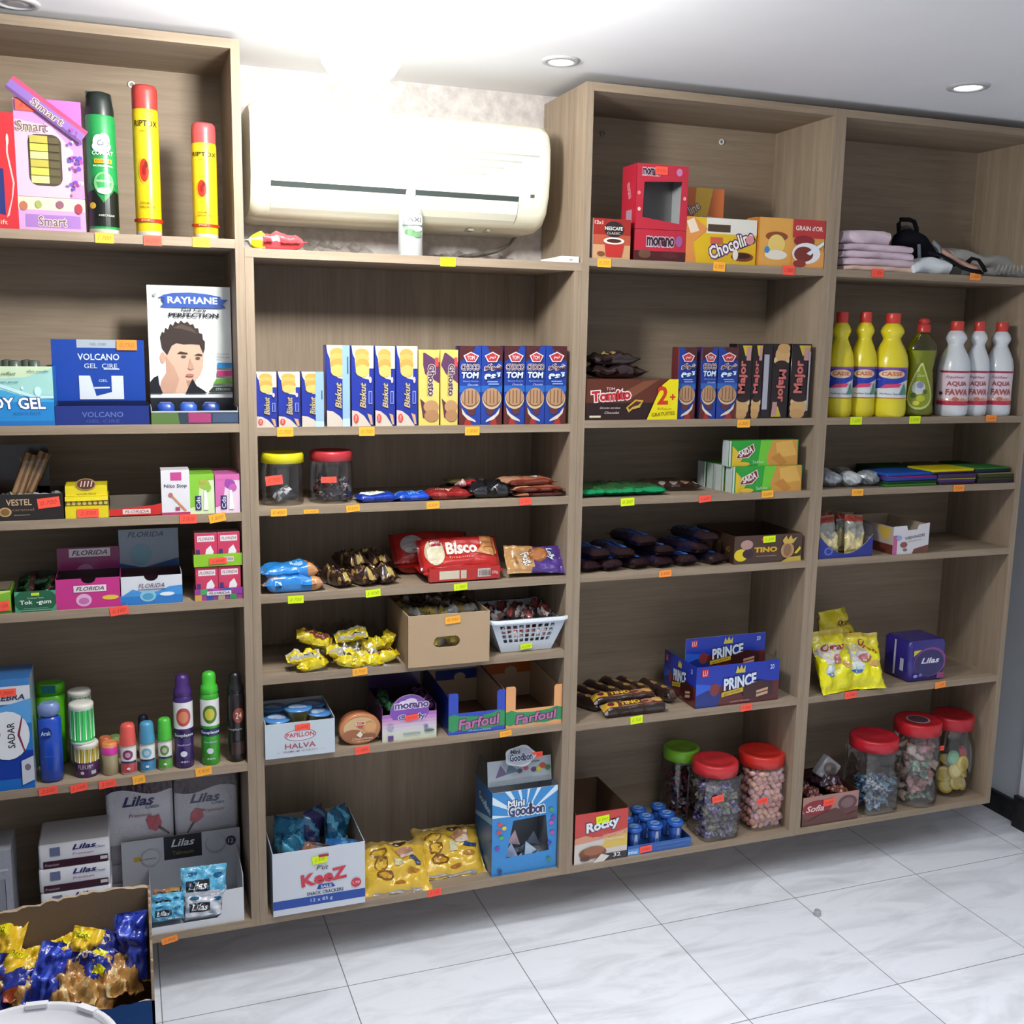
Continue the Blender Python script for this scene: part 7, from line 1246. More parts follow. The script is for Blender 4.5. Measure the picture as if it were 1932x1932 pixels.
SA = [('r', 0, 0, 1, 1, '#2a9a34'), ('p', [(0.05, 0), (0.05, 0.8), (0.12, 0.6), (0.2, 0.3), (0.14, 0)], '#d8b828'), ('p', [(0.45, 1), (0.75, 1), (0.6, 0), (0.42, 0)], '#6ac030'), ('p', [(0.62, 1), (0.98, 1), (1, 0), (0.58, 0), (0.54, 0.3)], '#c8903c'), ('p', [(0.66, 0.9), (0.9, 1), (0.98, 0.4), (0.7, 0.3)], '#d8a850'), ('p', [(0.6, 0.3), (0.72, 0.5), (0.85, 0.1), (0.75, 0)], '#b87c30'), ('p', [(0.10, 0.30), (0.14, 0.58), (0.34, 0.88), (0.37, 0.60), (0.28, 0.32)], '#e0d8cc'), ('p', [(0.11, 0.32), (0.15, 0.56), (0.33, 0.84), (0.355, 0.60), (0.27, 0.35)], '#7a2028'), ('t', 'SAIDA', 0.235, 0.57, 0.20, 0.26, '#f0ece8', dict(bold=0.06, rot=20)), ('t', 'Sables', 0.42, 0.16, 0.16, 0.12, '#b8e0b8'), ('e', 0.2, 0.08, 0.10, 0.09, '#d8b030'), ('p', [(0, 0), (0.025, 0), (0.025, 1), (0, 1)], '#c8ccc8')]
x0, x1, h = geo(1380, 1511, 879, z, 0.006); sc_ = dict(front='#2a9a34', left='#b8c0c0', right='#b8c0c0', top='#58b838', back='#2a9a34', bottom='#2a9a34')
sb = box_item('biscuit_box', x0, x1, 0.006, 0.030, z, h, sc_, 'green biscuit box with a red oval, lying under the other green one', 'biscuit box', mat='gloss', front=SA, group='green biscuit boxes')
h2 = ZV(831, (x0+x1)/2, 0.008) - z - h; s2 = box_item('biscuit_box', x0 - 0.010, x1 - 0.012, 0.012, 0.030, z + h + 0.0003, h2, sc_, 'green biscuit box with a red oval, uppermost of the green ones', 'biscuit box', mat='gloss', front=SA, group='green biscuit boxes')
for k, (uu, yy) in enumerate(((1356, 0.045), (1340, 0.085), (1322, 0.125))):
    clone(sb, (XU(uu+4, yy, z), yy, z), label='green biscuit box showing its white end, %s behind the stacked ones' % ['first', 'second', 'third'][k])

# ================================================================== unit C, fourth shelf: dark bars and brown box
z = ZC[4]
BRC = lambda s, t: '#2a1a1e' if t < 0.16 else (('#1c3070' if t < 0.8 else '#1a2450') if 0.18 < s < 0.82 else '#241c30')
rnd = random.Random(12); rt = ['at the far left', 'second along', 'third along', 'fourth along', 'fifth along', 'at the right end']
BA = [('r', 0.62, 0.2, 0.80, 0.9, '#3a6ab4'), ('r', 0.2, 0.3, 0.34, 0.8, '#2a4a94')]
barp = None
for L_ in range(3):
    us = [1108, 1152, 1200, 1246, 1296, 1346] if L_ == 0 else ([1130, 1180, 1250, 1316] if L_ == 1 else [1222, 1340])
    for k, uu in enumerate(us):
        xx = XU(uu - 12, 0.02, z); loc = (xx + 0.014, 0.088 + 0.006*L_, z + 0.0262*L_); rot = (math.radians(rnd.uniform(-1.5, 1.5)), math.radians(rnd.uniform(-5, 5)), math.radians(12 + rnd.uniform(-6, 10)))
        lab = 'dark blue and brown wafer bar, %s layer, %s' % (['bottom', 'middle', 'top'][L_], ['first from the left', 'second from the left', 'third from the left', 'fourth from the left', 'fifth from the left', 'nearest the brown box'][k])
        if not barp: barp = pillow(0.057, 0.155, 0.027, BRC, 160, fin=0.05, wr=0.15, art=BA, p=7, pt=12).build('wafer_bar', loc=loc, rot=rot); T(barp, lab, 'wafer bar', 'pile of dark blue wafer bars')
        else: clone(barp, loc, rot, lab)
x0, x1, h = geo(1384, 1511, 1009, z, 0.006); w = x1-x0
mb = tray_mb(w, 0.19, h, h, dict(front='#4a3428', side='#3a281f'), inner='#4c3a2c', mat='gloss', front=[('e', 0.18, 0.68, 0.09, 0.17, '#b08a80'), ('e', 0.10, 0.32, 0.10, 0.22, '#d8c020'), ('e', 0.20, 0.36, 0.08, 0.16, '#3a2030'), ('t', 'TINO', 0.46, 0.48, 0.34, 0.19, '#d8a828', dict(bold=0.09)), ('e', 0.45, 0.85, 0.07, 0.09, '#b83028'), ('r', 0.32, 0.24, 0.62, 0.27, '#8a7a60'), ('e', 0.78, 0.42, 0.10, 0.28, '#b08860'), ('e', 0.78, 0.42, 0.06, 0.22, '#8a6440'), ('p', [(0.70, 0.78), (0.75, 0.95), (0.78, 0.80), (0.82, 0.96), (0.85, 0.80), (0.92, 0.88), (0.86, 0.66), (0.72, 0.66)], '#c8a850'), ('p', [(0.68, 0), (0.80, 0.16), (0.98, 0.2), (0.99, 0)], '#c0a440'), ('p', [(0.88, 0.3), (0.96, 0.55), (0.98, 0.45), (0.92, 0.28)], '#d8c030')], left=[('e', 0.35, 0.5, 0.10, 0.3, '#8a7060'), ('e', 0.6, 0.45, 0.08, 0.25, '#6a5040'), ('t', 'TINO', 0.8, 0.5, 0.2, 0.2, '#8a6a30')])
tb = mb.build('snack_box', loc=(x0, 0.006, z)); T(tb, 'open brown snack box with gold letters and a yellow-green sticker', 'snack box'); stick(tb, 1451, 1017, 0.006, 'y', '0.300', w=0.036, h=0.017, rot=2)

# ================================================================== unit C, fifth shelf
z = ZC[5]
TR = [('r', 0, 0.2, 1, 0.8, '#5a3424'), ('r', 0.0, 0.25, 0.22, 0.8, '#c8a030'), ('e', 0.12, 0.5, 0.05, 0.18, '#6a2030'), ('t', 'TINO', 0.42, 0.52, 0.32, 0.30, '#e0b43a', dict(bold=0.08)), ('e', 0.70, 0.52, 0.10, 0.22, '#a8745a'), ('e', 0.66, 0.46, 0.05, 0.1, '#6a3a2c'), ('e', 0.86, 0.52, 0.10, 0.24, '#c89a54'), ('r', 0.28, 0.24, 0.6, 0.29, '#8a7a64')]
xa, xb = XU(1134, 0.03, z), XU(1252, 0.03, z)
def roll_pack(w, l, h, seed, art, cf): return pillow(w, l, h, cf, seed, fin=0.03, wr=0.06, p=2.4, pt=16, art=rotart(art))
rp = roll_pack(0.040, xb-xa, 0.034, 170, TR, lambda s, t: '#2c1a16' if 0.04 < t < 0.96 else '#8a8480').build('biscuit_roll')
rp.matrix_basis = Matrix.Translation(((xa+xb)/2, 0.030, z)) @ Matrix.Rotation(math.radians(18), 4, 'X') @ Matrix.Rotation(-PI/2, 4, 'Z'); rp.location.z += 0.001; T(rp, 'brown biscuit roll lying lengthwise in front of the other rolls', 'biscuit roll', 'brown biscuit rolls')
r2_ = clone(rp, (0, 0, 0)); r2_.matrix_basis = Matrix.Translation(((xa+xb)/2 - 0.008, 0.072, z + 0.012)) @ Matrix.Rotation(math.radians(14), 4, 'X') @ Matrix.Rotation(-PI/2 - 0.03, 4, 'Z'); r2_['label'] = 'brown biscuit roll lying lengthwise just behind the frontmost roll'
rb_ = roll_pack(0.036, 0.14, 0.034, 172, [('r', 0, 0.3, 1, 0.7, '#4a3424'), ('e', 0.3, 0.5, 0.08, 0.2, '#a88440'), ('e', 0.6, 0.5, 0.10, 0.2, '#a07848'), ('r', 0.75, 0.35, 0.9, 0.6, '#8a6a48')], lambda s, t: '#2a1a18').build('biscuit_roll'); first = True
for k, uu in enumerate((1100, 1128, 1158, 1188, 1216, 1246)):
    xx = XU(uu, 0.10, z); loc = (xx, 0.165 if 1 < k < 5 else 0.12, z + (0.0 if k % 2 == 0 else 0.004)); rot = (0, 0, math.radians(26 - 3*k)); lab = 'dark biscuit roll pointing to the back of the shelf, %s from the left' % ['first', 'second', 'third', 'fourth', 'fifth', 'sixth'][k]
    if first: rb_.location = loc; rb_.rotation_euler = rot; T(rb_, lab, 'biscuit roll', 'brown biscuit rolls'); first = False
    else: clone(rb_, loc, rot, lab)
def prince(w_):
    return [('r', 0, 0.48, 1, 1, '#1c34a4'), ('r', 0, 0, 1, 0.50, '#5a2020'), ('p', [(0, 0.15), (0.18, 0.42), (0.3, 0.5), (0, 0.6)], '#2a58c4'), ('p', [(0, 0), (0.26, 0), (0.3, 0.3), (0.14, 0.42), (0, 0.3)], '#1c2c78'), ('e', 0.22, 0.42, 0.055, 0.16, '#7a3030'),
            ('r', 0.062, 0.75, 0.138, 0.94, '#c02a38'), ('t', 'LU', 0.10, 0.845, 0.052, 0.12, '#f0e4e8', dict(bold=0.0)), ('t', 'PRINCE', 0.52, 0.56, 0.40, 0.30, '#d4e0f0', dict(bold=0.08, rot=6, shear=0.1, oc='#1a1c4a', ow=0.06)), ('p', [(0.46, 0.78), (0.48, 0.96), (0.505, 0.86), (0.525, 0.98), (0.55, 0.86), (0.575, 0.96), (0.575, 0.78)], '#c8b850'), ('p', [(0.30, 0.22), (0.30, 0.33), (0.56, 0.42), (0.56, 0.31)], '#c8a828'), ('t', 'gout chocolat', 0.43, 0.32, 0.2, 0.06, '#5a3a18', dict(rot=10)),
            ('p', [(0.56, 0.20), (0.76, 0.08), (0.92, 0.18), (0.92, 0.46), (0.76, 0.56), (0.56, 0.42)], '#3c1a1a'), ('p', [(0.72, 0.14), (0.86, 0.20), (0.86, 0.36), (0.72, 0.30)], '#c8a080'), ('p', [(0.72, 0.21), (0.86, 0.27), (0.86, 0.30), (0.72, 0.24)], '#5a2c24'), ('t', '20', 0.90, 0.86, 0.05, 0.12, '#c0ccec', dict(bold=0.03)), ('t', 'coated biscuits', 0.52, 0.10, 0.24, 0.05, '#b88a84')]
x0, x1, h = geo(1311, 1467, 1251, z, 0.010); w = x1-x0; h = ZV(1252, (x0+x1)/2, 0.01) - z
mb = tray_mb(w, 0.17, h, h, dict(front='#1c34a4', side='#1a2a80'), inner='#6c6a60', mat='gloss', front=prince(w), left=prince(w))
pb = mb.build('biscuit_display_box', loc=(x0, 0.010, z)); T(pb, 'royal blue and maroon open display box of coated biscuits', 'display box')
cw = w*0.97; card(pb, cw, ZV(1199, x0 + w/2, 0.075) - z, (0.003, 0.065, 0.0), '#1c2c80', mat='gloss', art=[a if a[0] != 'r' else a for a in [(q[0], q[1], 0.42 + q[2]*0.58, q[3], 0.42 + q[4]*0.58, q[5]) if q[0] == 'r' else ((q[0], [(x, 0.42 + y*0.58) for x, y in q[1]], q[2]) if q[0] == 'p' else ((q[0], q[1], 0.42 + q[2]*0.58, q[3], q[4]*0.58, q[5]) if q[0] == 'e' else (q[0], q[1], q[2], 0.42 + q[3]*0.58, q[4], q[5]*0.58, q[6], *q[7:]))) for q in prince(w)]])
for k in range(4):
    mb = pillow(0.034, 0.09, 0.022, lambda s, t: '#1c2c78', 175+k, nx=9, ny=9); T(mb.build('biscuit_pack', loc=(x0 + 0.03 + k*(w-0.06)/3, 0.125, z + 0.003), rot=(0, 0, 0)), 'blue single biscuit pack lying behind the card of the royal blue display box', 'biscuit pack', 'single packs in the royal blue box')

# ================================================================== unit C, bottom
z = ZB1
x0, x1, h = geo(1083, 1182, 1525, z, 0.004); w = x1-x0; h = ZV(1531, (x0+x1)/2, 0.004) - z
mb = tray_mb(w, 0.19, h, h*1.04, dict(front='#b83a34', side='#4c382c'), inner='#5a4636', mat='gloss', hb=h*1.04, front=[('r', 0, 0, 1, 0.5, '#d0c8c0'), ('p', [(0.5, 0.25), (1, 0.25), (1, 0.62), (0.6, 0.5)], '#d8b858'), ('r', 0, 0.5, 1, 1, '#c23c38'), ('p', [(0, 0.52), (0.2, 0.56), (0.4, 0.48), (0.7, 0.54), (1, 0.60), (1, 0.5), (0, 0.4)], '#d09070'), ('r', 0.55, 0.0, 1, 0.14, '#2c2a2c'), ('t', 'Rocky', 0.52, 0.72, 0.64, 0.25, '#e8e8ec', dict(bold=0.08, rot=8, shear=0.1, oc='#3a4658', ow=0.08)), ('t', "GOUT LAIT", 0.72, 0.52, 0.4, 0.05, '#e8c0a8'), ('t', 'Choconuts', 0.74, 0.44, 0.4, 0.06, '#f0d8c0', dict(bold=0.02)), ('e', 0.34, 0.2, 0.26, 0.12, '#7a4428'), ('e', 0.36, 0.24, 0.2, 0.09, '#9a6040'), ('e', 0.20, 0.10, 0.1, 0.05, '#5a3020'), ('t', '32', 0.8, 0.10, 0.14, 0.08, '#e0dcd8', dict(bold=0.03)), ('p', [(0.35, 0.0), (0.5, 0.16), (0.66, 0.10), (0.55, 0.0)], '#d8d0c8')])
rk = mb.build('snack_box', loc=(x0, 0.004, z)); T(rk, 'tall open red and cream snack box with a yellow-green sticker', 'snack box'); stick(rk, 1137, 1545, 0.004, 'y', '0.300', w=0.036, h=0.019, rot=4)
T(pillow(0.05, 0.12, 0.03, lambda s, t: '#6a4a38', 181, nx=9, ny=9).build('snack_pack', loc=(x0 + w*0.45, 0.09, z + 0.004)), 'brown snack pack lying deep in the red and cream box', 'snack pack')
x0, x1, h = geo(1184, 1303, 1583, z, 0.004); w = x1-x0; h = 0.026
mb = tray_mb(w, 0.16, h, h, dict(front='#2a5aa4', side='#24509a'), inner='#2a4a84', mat='gloss', front=[('r', 0, 0, 0.2, 0.7, '#4a8ac8'), ('t', 'minal', 0.08, 0.35, 0.14, 0.4, '#d8e4f0', dict(bold=0.04)), ('r', 0.42, 0.7, 0.98, 0.8, '#4a78b8'), ('r', 0.45, 0.3, 0.9, 0.42, '#3f6cb0')])
yt = mb.build('dessert_tray', loc=(x0, 0.004, z)); T(yt, 'low blue cardboard tray of dessert cups with an orange-red sticker', 'tray'); stick(yt, 1218, 1601, 0.004, 'r', '0.650', w=0.034, h=0.017, rot=3)
cp = None
for r_ in range(3):
    for c in range(3):
        if r_ == 0 and c == 3: continue
        loc = (x0 + w*(0.17 + 0.33*c), 0.035 + 0.048*r_, z + 0.0018); lab = 'blue and white dessert cup, %s row, %s' % (['front', 'middle', 'back'][r_], ['left', 'centre', 'right'][c])
        if not cp:
            cp = empty('dessert_cup', loc); T(cp, lab, 'cup', 'blue dessert cups in the tray'); mb = MB(); rprism(mb, 0, 0, 0, 0.050, 0.030, 0.028, 0.008, '#2a50a0', 'gloss', 0.003); cvplane(mb, (-0.015, -0.0143, 0), (1, 0, 0), (0, 0, 1), 0.030, 0.05, 'gloss').paint([('p', [(0.30, 0.1), (0.70, 0.1), (0.62, 0.9), (0.38, 0.9)], '#a8b8d0'), ('e', 0.5, 0.4, 0.16, 0.12, '#4a6cb0')]); mb.build('cup_body', cp)
            mb = MB(); lathe(mb, [(0.0195, 0.0505), (0.0215, 0.053), (0.0215, 0.060), (0.018, 0.062)], 20, 'gloss', '#2458b0'); cvplane(mb, (-0.02, -0.02, 0.0622), (1, 0, 0), (0, 1, 0), 0.04, 0.04, 'gloss').paint([('e', 0.5, 0.5, 0.3, 0.3, '#7aa0c8'), ('r', 0.3, 0.44, 0.7, 0.56, '#2a50a0')]); mb.build('foil_lid', cp)
        else: clone(cp, loc, (0, 0, 0.1*(c-1)), lab)
def sqjar(u0, u1, vt, yc, z, capc, lab, lidf=0.86, **k): return jar(u0, u1, vt, yc, z, capc, lab, group='large clear sweet jars', lidf=lidf, **k)
g_, x, r, h, _ = sqjar(1248, 1312, 1407, 0.165, z, '#7ab82c', 'large clear jar with lime green lid behind the red-lidded ones', sq=6, neck=0.86)
fill(x, 0.165, z, r*0.90, h*0.66, [sweet(0.020, 0.028, 0.012, '#4a3a44', '#8a8088', 11), sweet(0.020, 0.028, 0.012, '#7a2436', '#4a3038', 12)], 100, 'dark wrapped sweet inside the lime-lidded jar', 'sweet', 'sweets in the lime-lidded jar', 'wrapped_sweet', 21, 0.021, sq=True)
g1, x, r, h, _ = sqjar(1300, 1385, 1432, 0.060, z, '#c02a30', 'large clear jar with red lid full of purple and silver sweets', sq=6, neck=0.88, lidr=0.93)
stick(g1, 1354, 1507, 0.060 - r*0.9, 'r', '0.100', w=0.034, h=0.019, rot=6)
fill(x, 0.060, z, r*0.86, h*0.72, [sweet(0.021, 0.028, 0.013, '#6a5c8a', '#a8a4b4', 13), sweet(0.021, 0.028, 0.013, '#8a8694', '#5a5468', 14), sweet(0.020, 0.026, 0.012, '#4a3a94', '#b0a8c8', 15), sweet(0.020, 0.026, 0.012, '#9a9484', '#6a645c', 16)], 110, 'purple and silver wrapped sweet in the middle red-lidded jar', 'sweet', 'purple and silver sweets in the jar', 'wrapped_sweet', 22, 0.020, sq=True)
g2, x, r, h, _ = sqjar(1388, 1470, 1415, 0.075, z, '#c42820', 'large clear jar with red lid full of pink mints', sq=6, neck=0.88, lidr=0.95)
stick(g2, 1438, 1511, 0.075 - r*0.9, 'r', '0.050', w=0.032, h=0.017, rot=3)
def mint(c, r=0.0098):
    mb = MB(); lathe(mb, [(r*0.6, -r*0.62), (r*0.95, -r*0.35), (r, 0), (r*0.95, r*0.35), (r*0.6, r*0.62)], 12, 'plastic', c); return mb
fill(x, 0.075, z, r*0.86, h*0.80, [mint('#eab8b0'), mint('#e8a89c'), mint('#e8c0c4'), mint('#f0bca0')], 230, 'pale pink round mint inside the red-lidded jar of mints', 'mint', 'pink mints in the jar', 'pink_mint', 23, 0.0178, lay=0.0135, sq=True)
# ================================================================== unit D, top shelf: towels, bag, knitted cloth
z = ZC[1]
def cloth_slab(w, d, h, col, seed, edge='#e8c8b8', fold=True, amp=0.12, nx=26, ny=10, zf=None):
    """folded cloth lying on z=0 with a rounded folded front and soft unevenness"""
    mb = MB(); o = Vector((seed*2.3, seed, 0)); vs = []; prof = []
    n = 10
    for i in range(n+1): a = -PI/2 + PI*i/n; prof.append((-d/2 + h/2 - h/2*math.cos(a), h/2 + h/2*math.sin(a)))
    prof += [(d*0.1, h), (d/2, h*0.9), (d/2, 0.0)]; m = len(prof)
    for i in range(nx+1):
        s = i/nx; x = (s-0.5)*w; e = max(0.2, min(1, 8*s, 8*(1-s)))
        for j, (y, zz) in enumerate(prof):
            q = noise.noise(Vector((x*14, y*14, zz*20)) + o); q2 = noise.noise(Vector((x*30, zz*60, 0)) + o)
            yy = y + (q*0.012 + q2*0.003)*(1 if j < n else 0.3); zz2 = zz*(0.82 + 0.18*e) + (q*amp*h if zz > 0.001 else 0)
            if zf: zz2 = zz2 + zf(s)*(1 if zz > 0.0 else 1)
            vs.append((x*(1 + 0.02*q), yy, max(zz2, 0.0002) if not zf else zz2))
    fs = [(i*m+j, (i+1)*m+j, (i+1)*m+(j+1) % m, i*m+(j+1) % m) for i in range(nx) for j in range(m)]
    mb.add(vs, fs, col, 'cloth', True); mb.add(vs, [tuple(reversed(range(m))), tuple(range(nx*m, nx*m+m))], col, 'cloth'); return mb
xa, xb = XU(1587, 0.02, z), XU(1724, 0.02, z); W = xb-xa
zz = z
for k, (hh, cc, lab) in enumerate(((0.014, '#e4c4b4', 'peach cloth lowest in the pile at the left end of the towel shelf'), (0.019, '#d8c2cc', 'pale pink towel lying on the peach cloth'), (0.019, '#dac4d0', 'pale pink towel, third from the bottom of the towel pile'), (0.018, '#d6c0cc', 'pale pink towel, second from the top of the towel pile'))):
    mb = cloth_slab(W*(1 - 0.01*k), 0.20, hh, cc, 3+k); T(mb.build('folded_towel', loc=((xa+xb)/2 - 0.002*k, 0.112 + 0.002*k, zz)), lab, 'towel', 'folded pink towels'); zz += hh*0.97
mb = cloth_slab(W*0.66, 0.20, 0.034, '#dcc8d2', 9, amp=0.25); T(mb.build('folded_towel', loc=(xa + W*0.33, 0.116, zz)), 'topmost pale pink towel, humped at the left end of the pile', 'towel', 'folded pink towels')
# black bag with grey bands
xx = XU(1722, 0.14, z); root = empty('black_bag', (xx, 0.135, z)); T(root, 'black bag with grey curved bands and a carrying handle behind the towels', 'bag')
mb = MB(); vs = []; nu, nv = 24, 14
for j in range(nv+1):
    t = j/nv; zz = 0.125*t
    hw = (0.048 + 0.022*math.sin(PI*min(1, t*1.25))) * (1 if t < 0.75 else max(0.25, 1 - ((t-0.75)/0.25)**2*0.75)); hd = 0.045*(1 if t < 0.8 else max(0.2, 1-((t-0.8)/0.2)**2)); cx = 0.010 - 0.045*t**1.4
    for i in range(nu): a = 2*PI*i/nu; q = 1 + 0.05*noise.noise(Vector((math.cos(a), math.sin(a), t*3))); vs.append((cx + hw*q*math.cos(a), hd*q*math.sin(a), zz))
fs = [(j*nu+i, j*nu+(i+1) % nu, (j+1)*nu+(i+1) % nu, (j+1)*nu+i) for j in range(nv) for i in range(nu)]
mb.add(vs, fs, '#17181f', 'cloth', True); mb.add(vs, [tuple(reversed(range(nu))), tuple(range(nv*nu, nv*nu+nu))], '#17181f', 'cloth'); mb.build('bag_body', root)
def band(pts, wd, col, name='band'):
    mb = MB(); vs = []
    for i, p in enumerate(pts):
        a = Vector(pts[max(i-1, 0)]); b = Vector(pts[min(i+1, len(pts)-1)]); d = (b-a).normalized(); n = Vector((-d.z, 0, d.x)) * wd/2; p = Vector(p)
        vs += [p + n, p - n, p + n + Vector((0, 0.004, 0)), p - n + Vector((0, 0.004, 0))]
    fs = []
    for i in range(len(pts)-1):
        b = 4*i; fs += [(b, b+1, b+5, b+4), (b+1, b+3, b+7, b+5), (b+3, b+2, b+6, b+7), (b+2, b, b+4, b+6)]
    mb.add(vs, fs, col, 'cloth', True); return mb.build(name, root)
band([(0.026, -0.034, 0.092), (0.046, -0.036, 0.078), (0.058, -0.038, 0.058), (0.062, -0.040, 0.036), (0.060, -0.038, 0.022)], 0.011, '#9aa0aa')
band([(-0.030, -0.046, 0.082), (-0.029, -0.048, 0.064), (-0.027, -0.049, 0.045)], 0.009, '#9aa0aa')
mb = MB(); tube(mb, [(-0.060, 0, 0.112), (-0.064, 0, 0.138), (-0.058, 0, 0.149), (-0.030, 0, 0.150), (-0.014, 0, 0.146), (-0.004, 0, 0.128), (-0.002, 0, 0.108)], 0.006, '#14151a', 'cloth'); mb.build('handle', root)
mb = MB(); tube(mb, [(-0.056, 0.004, 0.128), (-0.034, 0.004, 0.132), (-0.012, 0.004, 0.128)], 0.004, '#4a4a52', 'cloth'); mb.build('handle_pad', root)
# white cloth, peach strap, black strap
xa, xb = XU(1728, 0.01, z), XU(1792, 0.01, z)
mb = cloth_slab((xb-xa)*1.15, 0.10, 0.038, '#e0e6ea', 15, amp=0.6); T(mb.build('white_cloth', loc=((xa+xb)/2, 0.060, z)), 'crumpled white cloth in front of the black bag', 'cloth')
def ribbon(name, lab, pts, wd, th, col, cat='strap'):
    mb = MB(); vs = []
    for i, p in enumerate(pts):
        a = Vector(pts[max(i-1, 0)]); b = Vector(pts[min(i+1, len(pts)-1)]); d = (b-a).normalized(); n = d.cross(Vector((0, -0.5, 0.87))).normalized()*wd/2; up = n.cross(d).normalized()*th; p = Vector(p)
        vs += [p+n, p-n, p-n+up, p+n+up]
    fs = [(0, 1, 2, 3)]
    for i in range(len(pts)-1):
        b = 4*i
        for q in range(4): fs.append((b+q, b+4+q, b+4+(q+1) % 4, b+(q+1) % 4))
    e = 4*(len(pts)-1); fs.append((e+3, e+2, e+1, e)); c = Vector(pts[0]); mb.add([v - c for v in vs], fs, col, 'cloth', True); o = mb.build(name, loc=c); T(o, lab, cat); return o
P = lambda u, v, y: (lambda q: (q.x, q.y, max(q.z, z + 0.003)))(PW(u, v, y))
ribbon('peach_strap', 'ribbed peach cloth strip running down to the shelf edge', [P(1776, 474, 0.09), P(1796, 486, 0.08), P(1814, 497, 0.06), P(1832, 504, 0.04), P(1846, 509, 0.02)], 0.030, 0.006, '#cfa898', 'cloth')
ribbon('black_strap', 'flat black strap curving over the white cloth to the shelf edge', [P(1752, 478, 0.045), P(1775, 483, 0.035), P(1796, 495, 0.028), P(1815, 507, 0.018), P(1836, 513, 0.008), P(1852, 515, 0.004)], 0.020, 0.004, '#1d1e26')
ribbon('twisted_cord', 'small twisted black cord with a loop end near the orange tag', [P(1826, 496, 0.03), P(1834, 489, 0.028), P(1845, 492, 0.02), P(1852, 502, 0.010), P(1858, 514, 0.002)], 0.012, 0.005, '#1c1a1a', 'cord')
xa, xb = XU(1806, 0.03, z), XU(1955, 0.03, z)
mb = cloth_slab(xb-xa, 0.17, 0.028, '#a8a8a2', 21, amp=0.3); T(mb.build('knitted_cloth', loc=((xa+xb)/2 + 0.015, 0.115, z)), 'flat grey knitted cloth lying under the folded one', 'cloth', 'grey knitted cloths')
mb = cloth_slab((xb-xa)*0.92, 0.14, 0.044, '#b0b0aa', 22, amp=0.35, zf=lambda s: 0.012*(1-s)); T(mb.build('knitted_cloth', loc=((xa+xb)/2 + 0.010, 0.150, z + 0.024), rot=(math.radians(8), math.radians(4), 0)), 'folded grey knitted cloth on top, beside the wall side of the shelf', 'cloth', 'grey knitted cloths')
mb = MB(); c = Vector(P(1900, 512, 0.008))
for k in range(7): tube(mb, [Vector(P(1885 + 7*k, 505 + 2*(k % 2), 0.02)) - c + Vector((0, 0, 0.006)), Vector(P(1880 + 8*k, 512, 0.010)) - c + Vector((0, 0, 0.001)), Vector(P(1876 + 9*k, 516, 0.004)) - c], 0.0022, '#a8a8a2', 'cloth', 5)
T(mb.build('fringe', loc=c), 'grey knotted fringe hanging from the knitted cloth at the shelf edge', 'fringe')

# ================================================================== unit D, second shelf: bottles
z = ZC[2]
def bleach(u0, u1, uc, vt, yc, body, lab, art, grp, az, nm='bleach_bottle'):
    x, r, h = U(u0, u1, vt, z, yc); x = XU(uc, yc, z); hb = h*0.905
    pf = [(r*0.90, 0), (r*0.98, 0.006), (r, 0.02), (r*0.965, h*0.155), (r*0.985, h*0.165), (r*0.985, h*0.18), (r*0.96, h*0.19), (r*0.97, h*0.44), (r*0.97, h*0.52), (r*0.88, h*0.60), (r*0.70, h*0.67), (r*0.50, h*0.735), (r*0.47, h*0.755), (r*0.52, h*0.775), (r*0.63, h*0.81), (r*0.64, h*0.83), (r*0.55, h*0.865), (r*0.38, h*0.90), (r*0.34, hb)]
    return bottle(nm, x, yc, z, [(a, b, body) for a, b in pf], lab, 'bottle', grp, art=art, az=az, arc=165, caps=[(r*0.38, h*0.90, '#c83a30'), (r*0.40, h*0.905, '#c83a30'), (r*0.40, h*0.985, '#c83a30'), (r*0.36, h, '#c83a30')])
CA = [('r', 0.05, 0, 0.95, 1, '#d8dce0'), ('p', [(0.05, 0.25), (0.5, 0.38), (0.95, 0.62), (0.95, 0.97), (0.05, 0.97)], '#2238a8'), ('r', 0.05, 0.93, 0.95, 1, '#7a4a9a'), ('r', 0.05, 0.0, 0.95, 0.025, '#b04a3a'), ('e', 0.56, 0.78, 0.26, 0.14, '#e0c8a0'), ('t', 'CASSE', 0.56, 0.79, 0.40, 0.13, '#c85a3a', dict(bold=0.06)), ('p', [(0.32, 0.32), (0.7, 0.36), (0.76, 0.48), (0.45, 0.46)], '#d0406a'), ('p', [(0.10, 0.1), (0.20, 0.34), (0.30, 0.1)], '#4a8a7a'), ('p', [(0.72, 0.12), (0.82, 0.5), (0.92, 0.12)], '#4a8a7a'), ('t', 'Parfum Sapin', 0.55, 0.14, 0.4, 0.07, '#2a4a3a'), ('t', 'JAVEL', 0.25, 0.6, 0.2, 0.06, '#8a9ad8')]
for k, (u0, u1, uc, vt) in enumerate(((1552, 1600, 1577, 589), (1598, 1644, 1621, 589), (1643, 1701, 1672, 591))):
    bleach(u0, u1, uc, vt, 0.045 if k == 2 else 0.06, '#e0d028', 'yellow bleach bottle with red cap and blue label, %s of three' % ['leftmost', 'middle', 'rightmost'][k], CA, 'yellow bleach bottles', (0.20, 0.53))
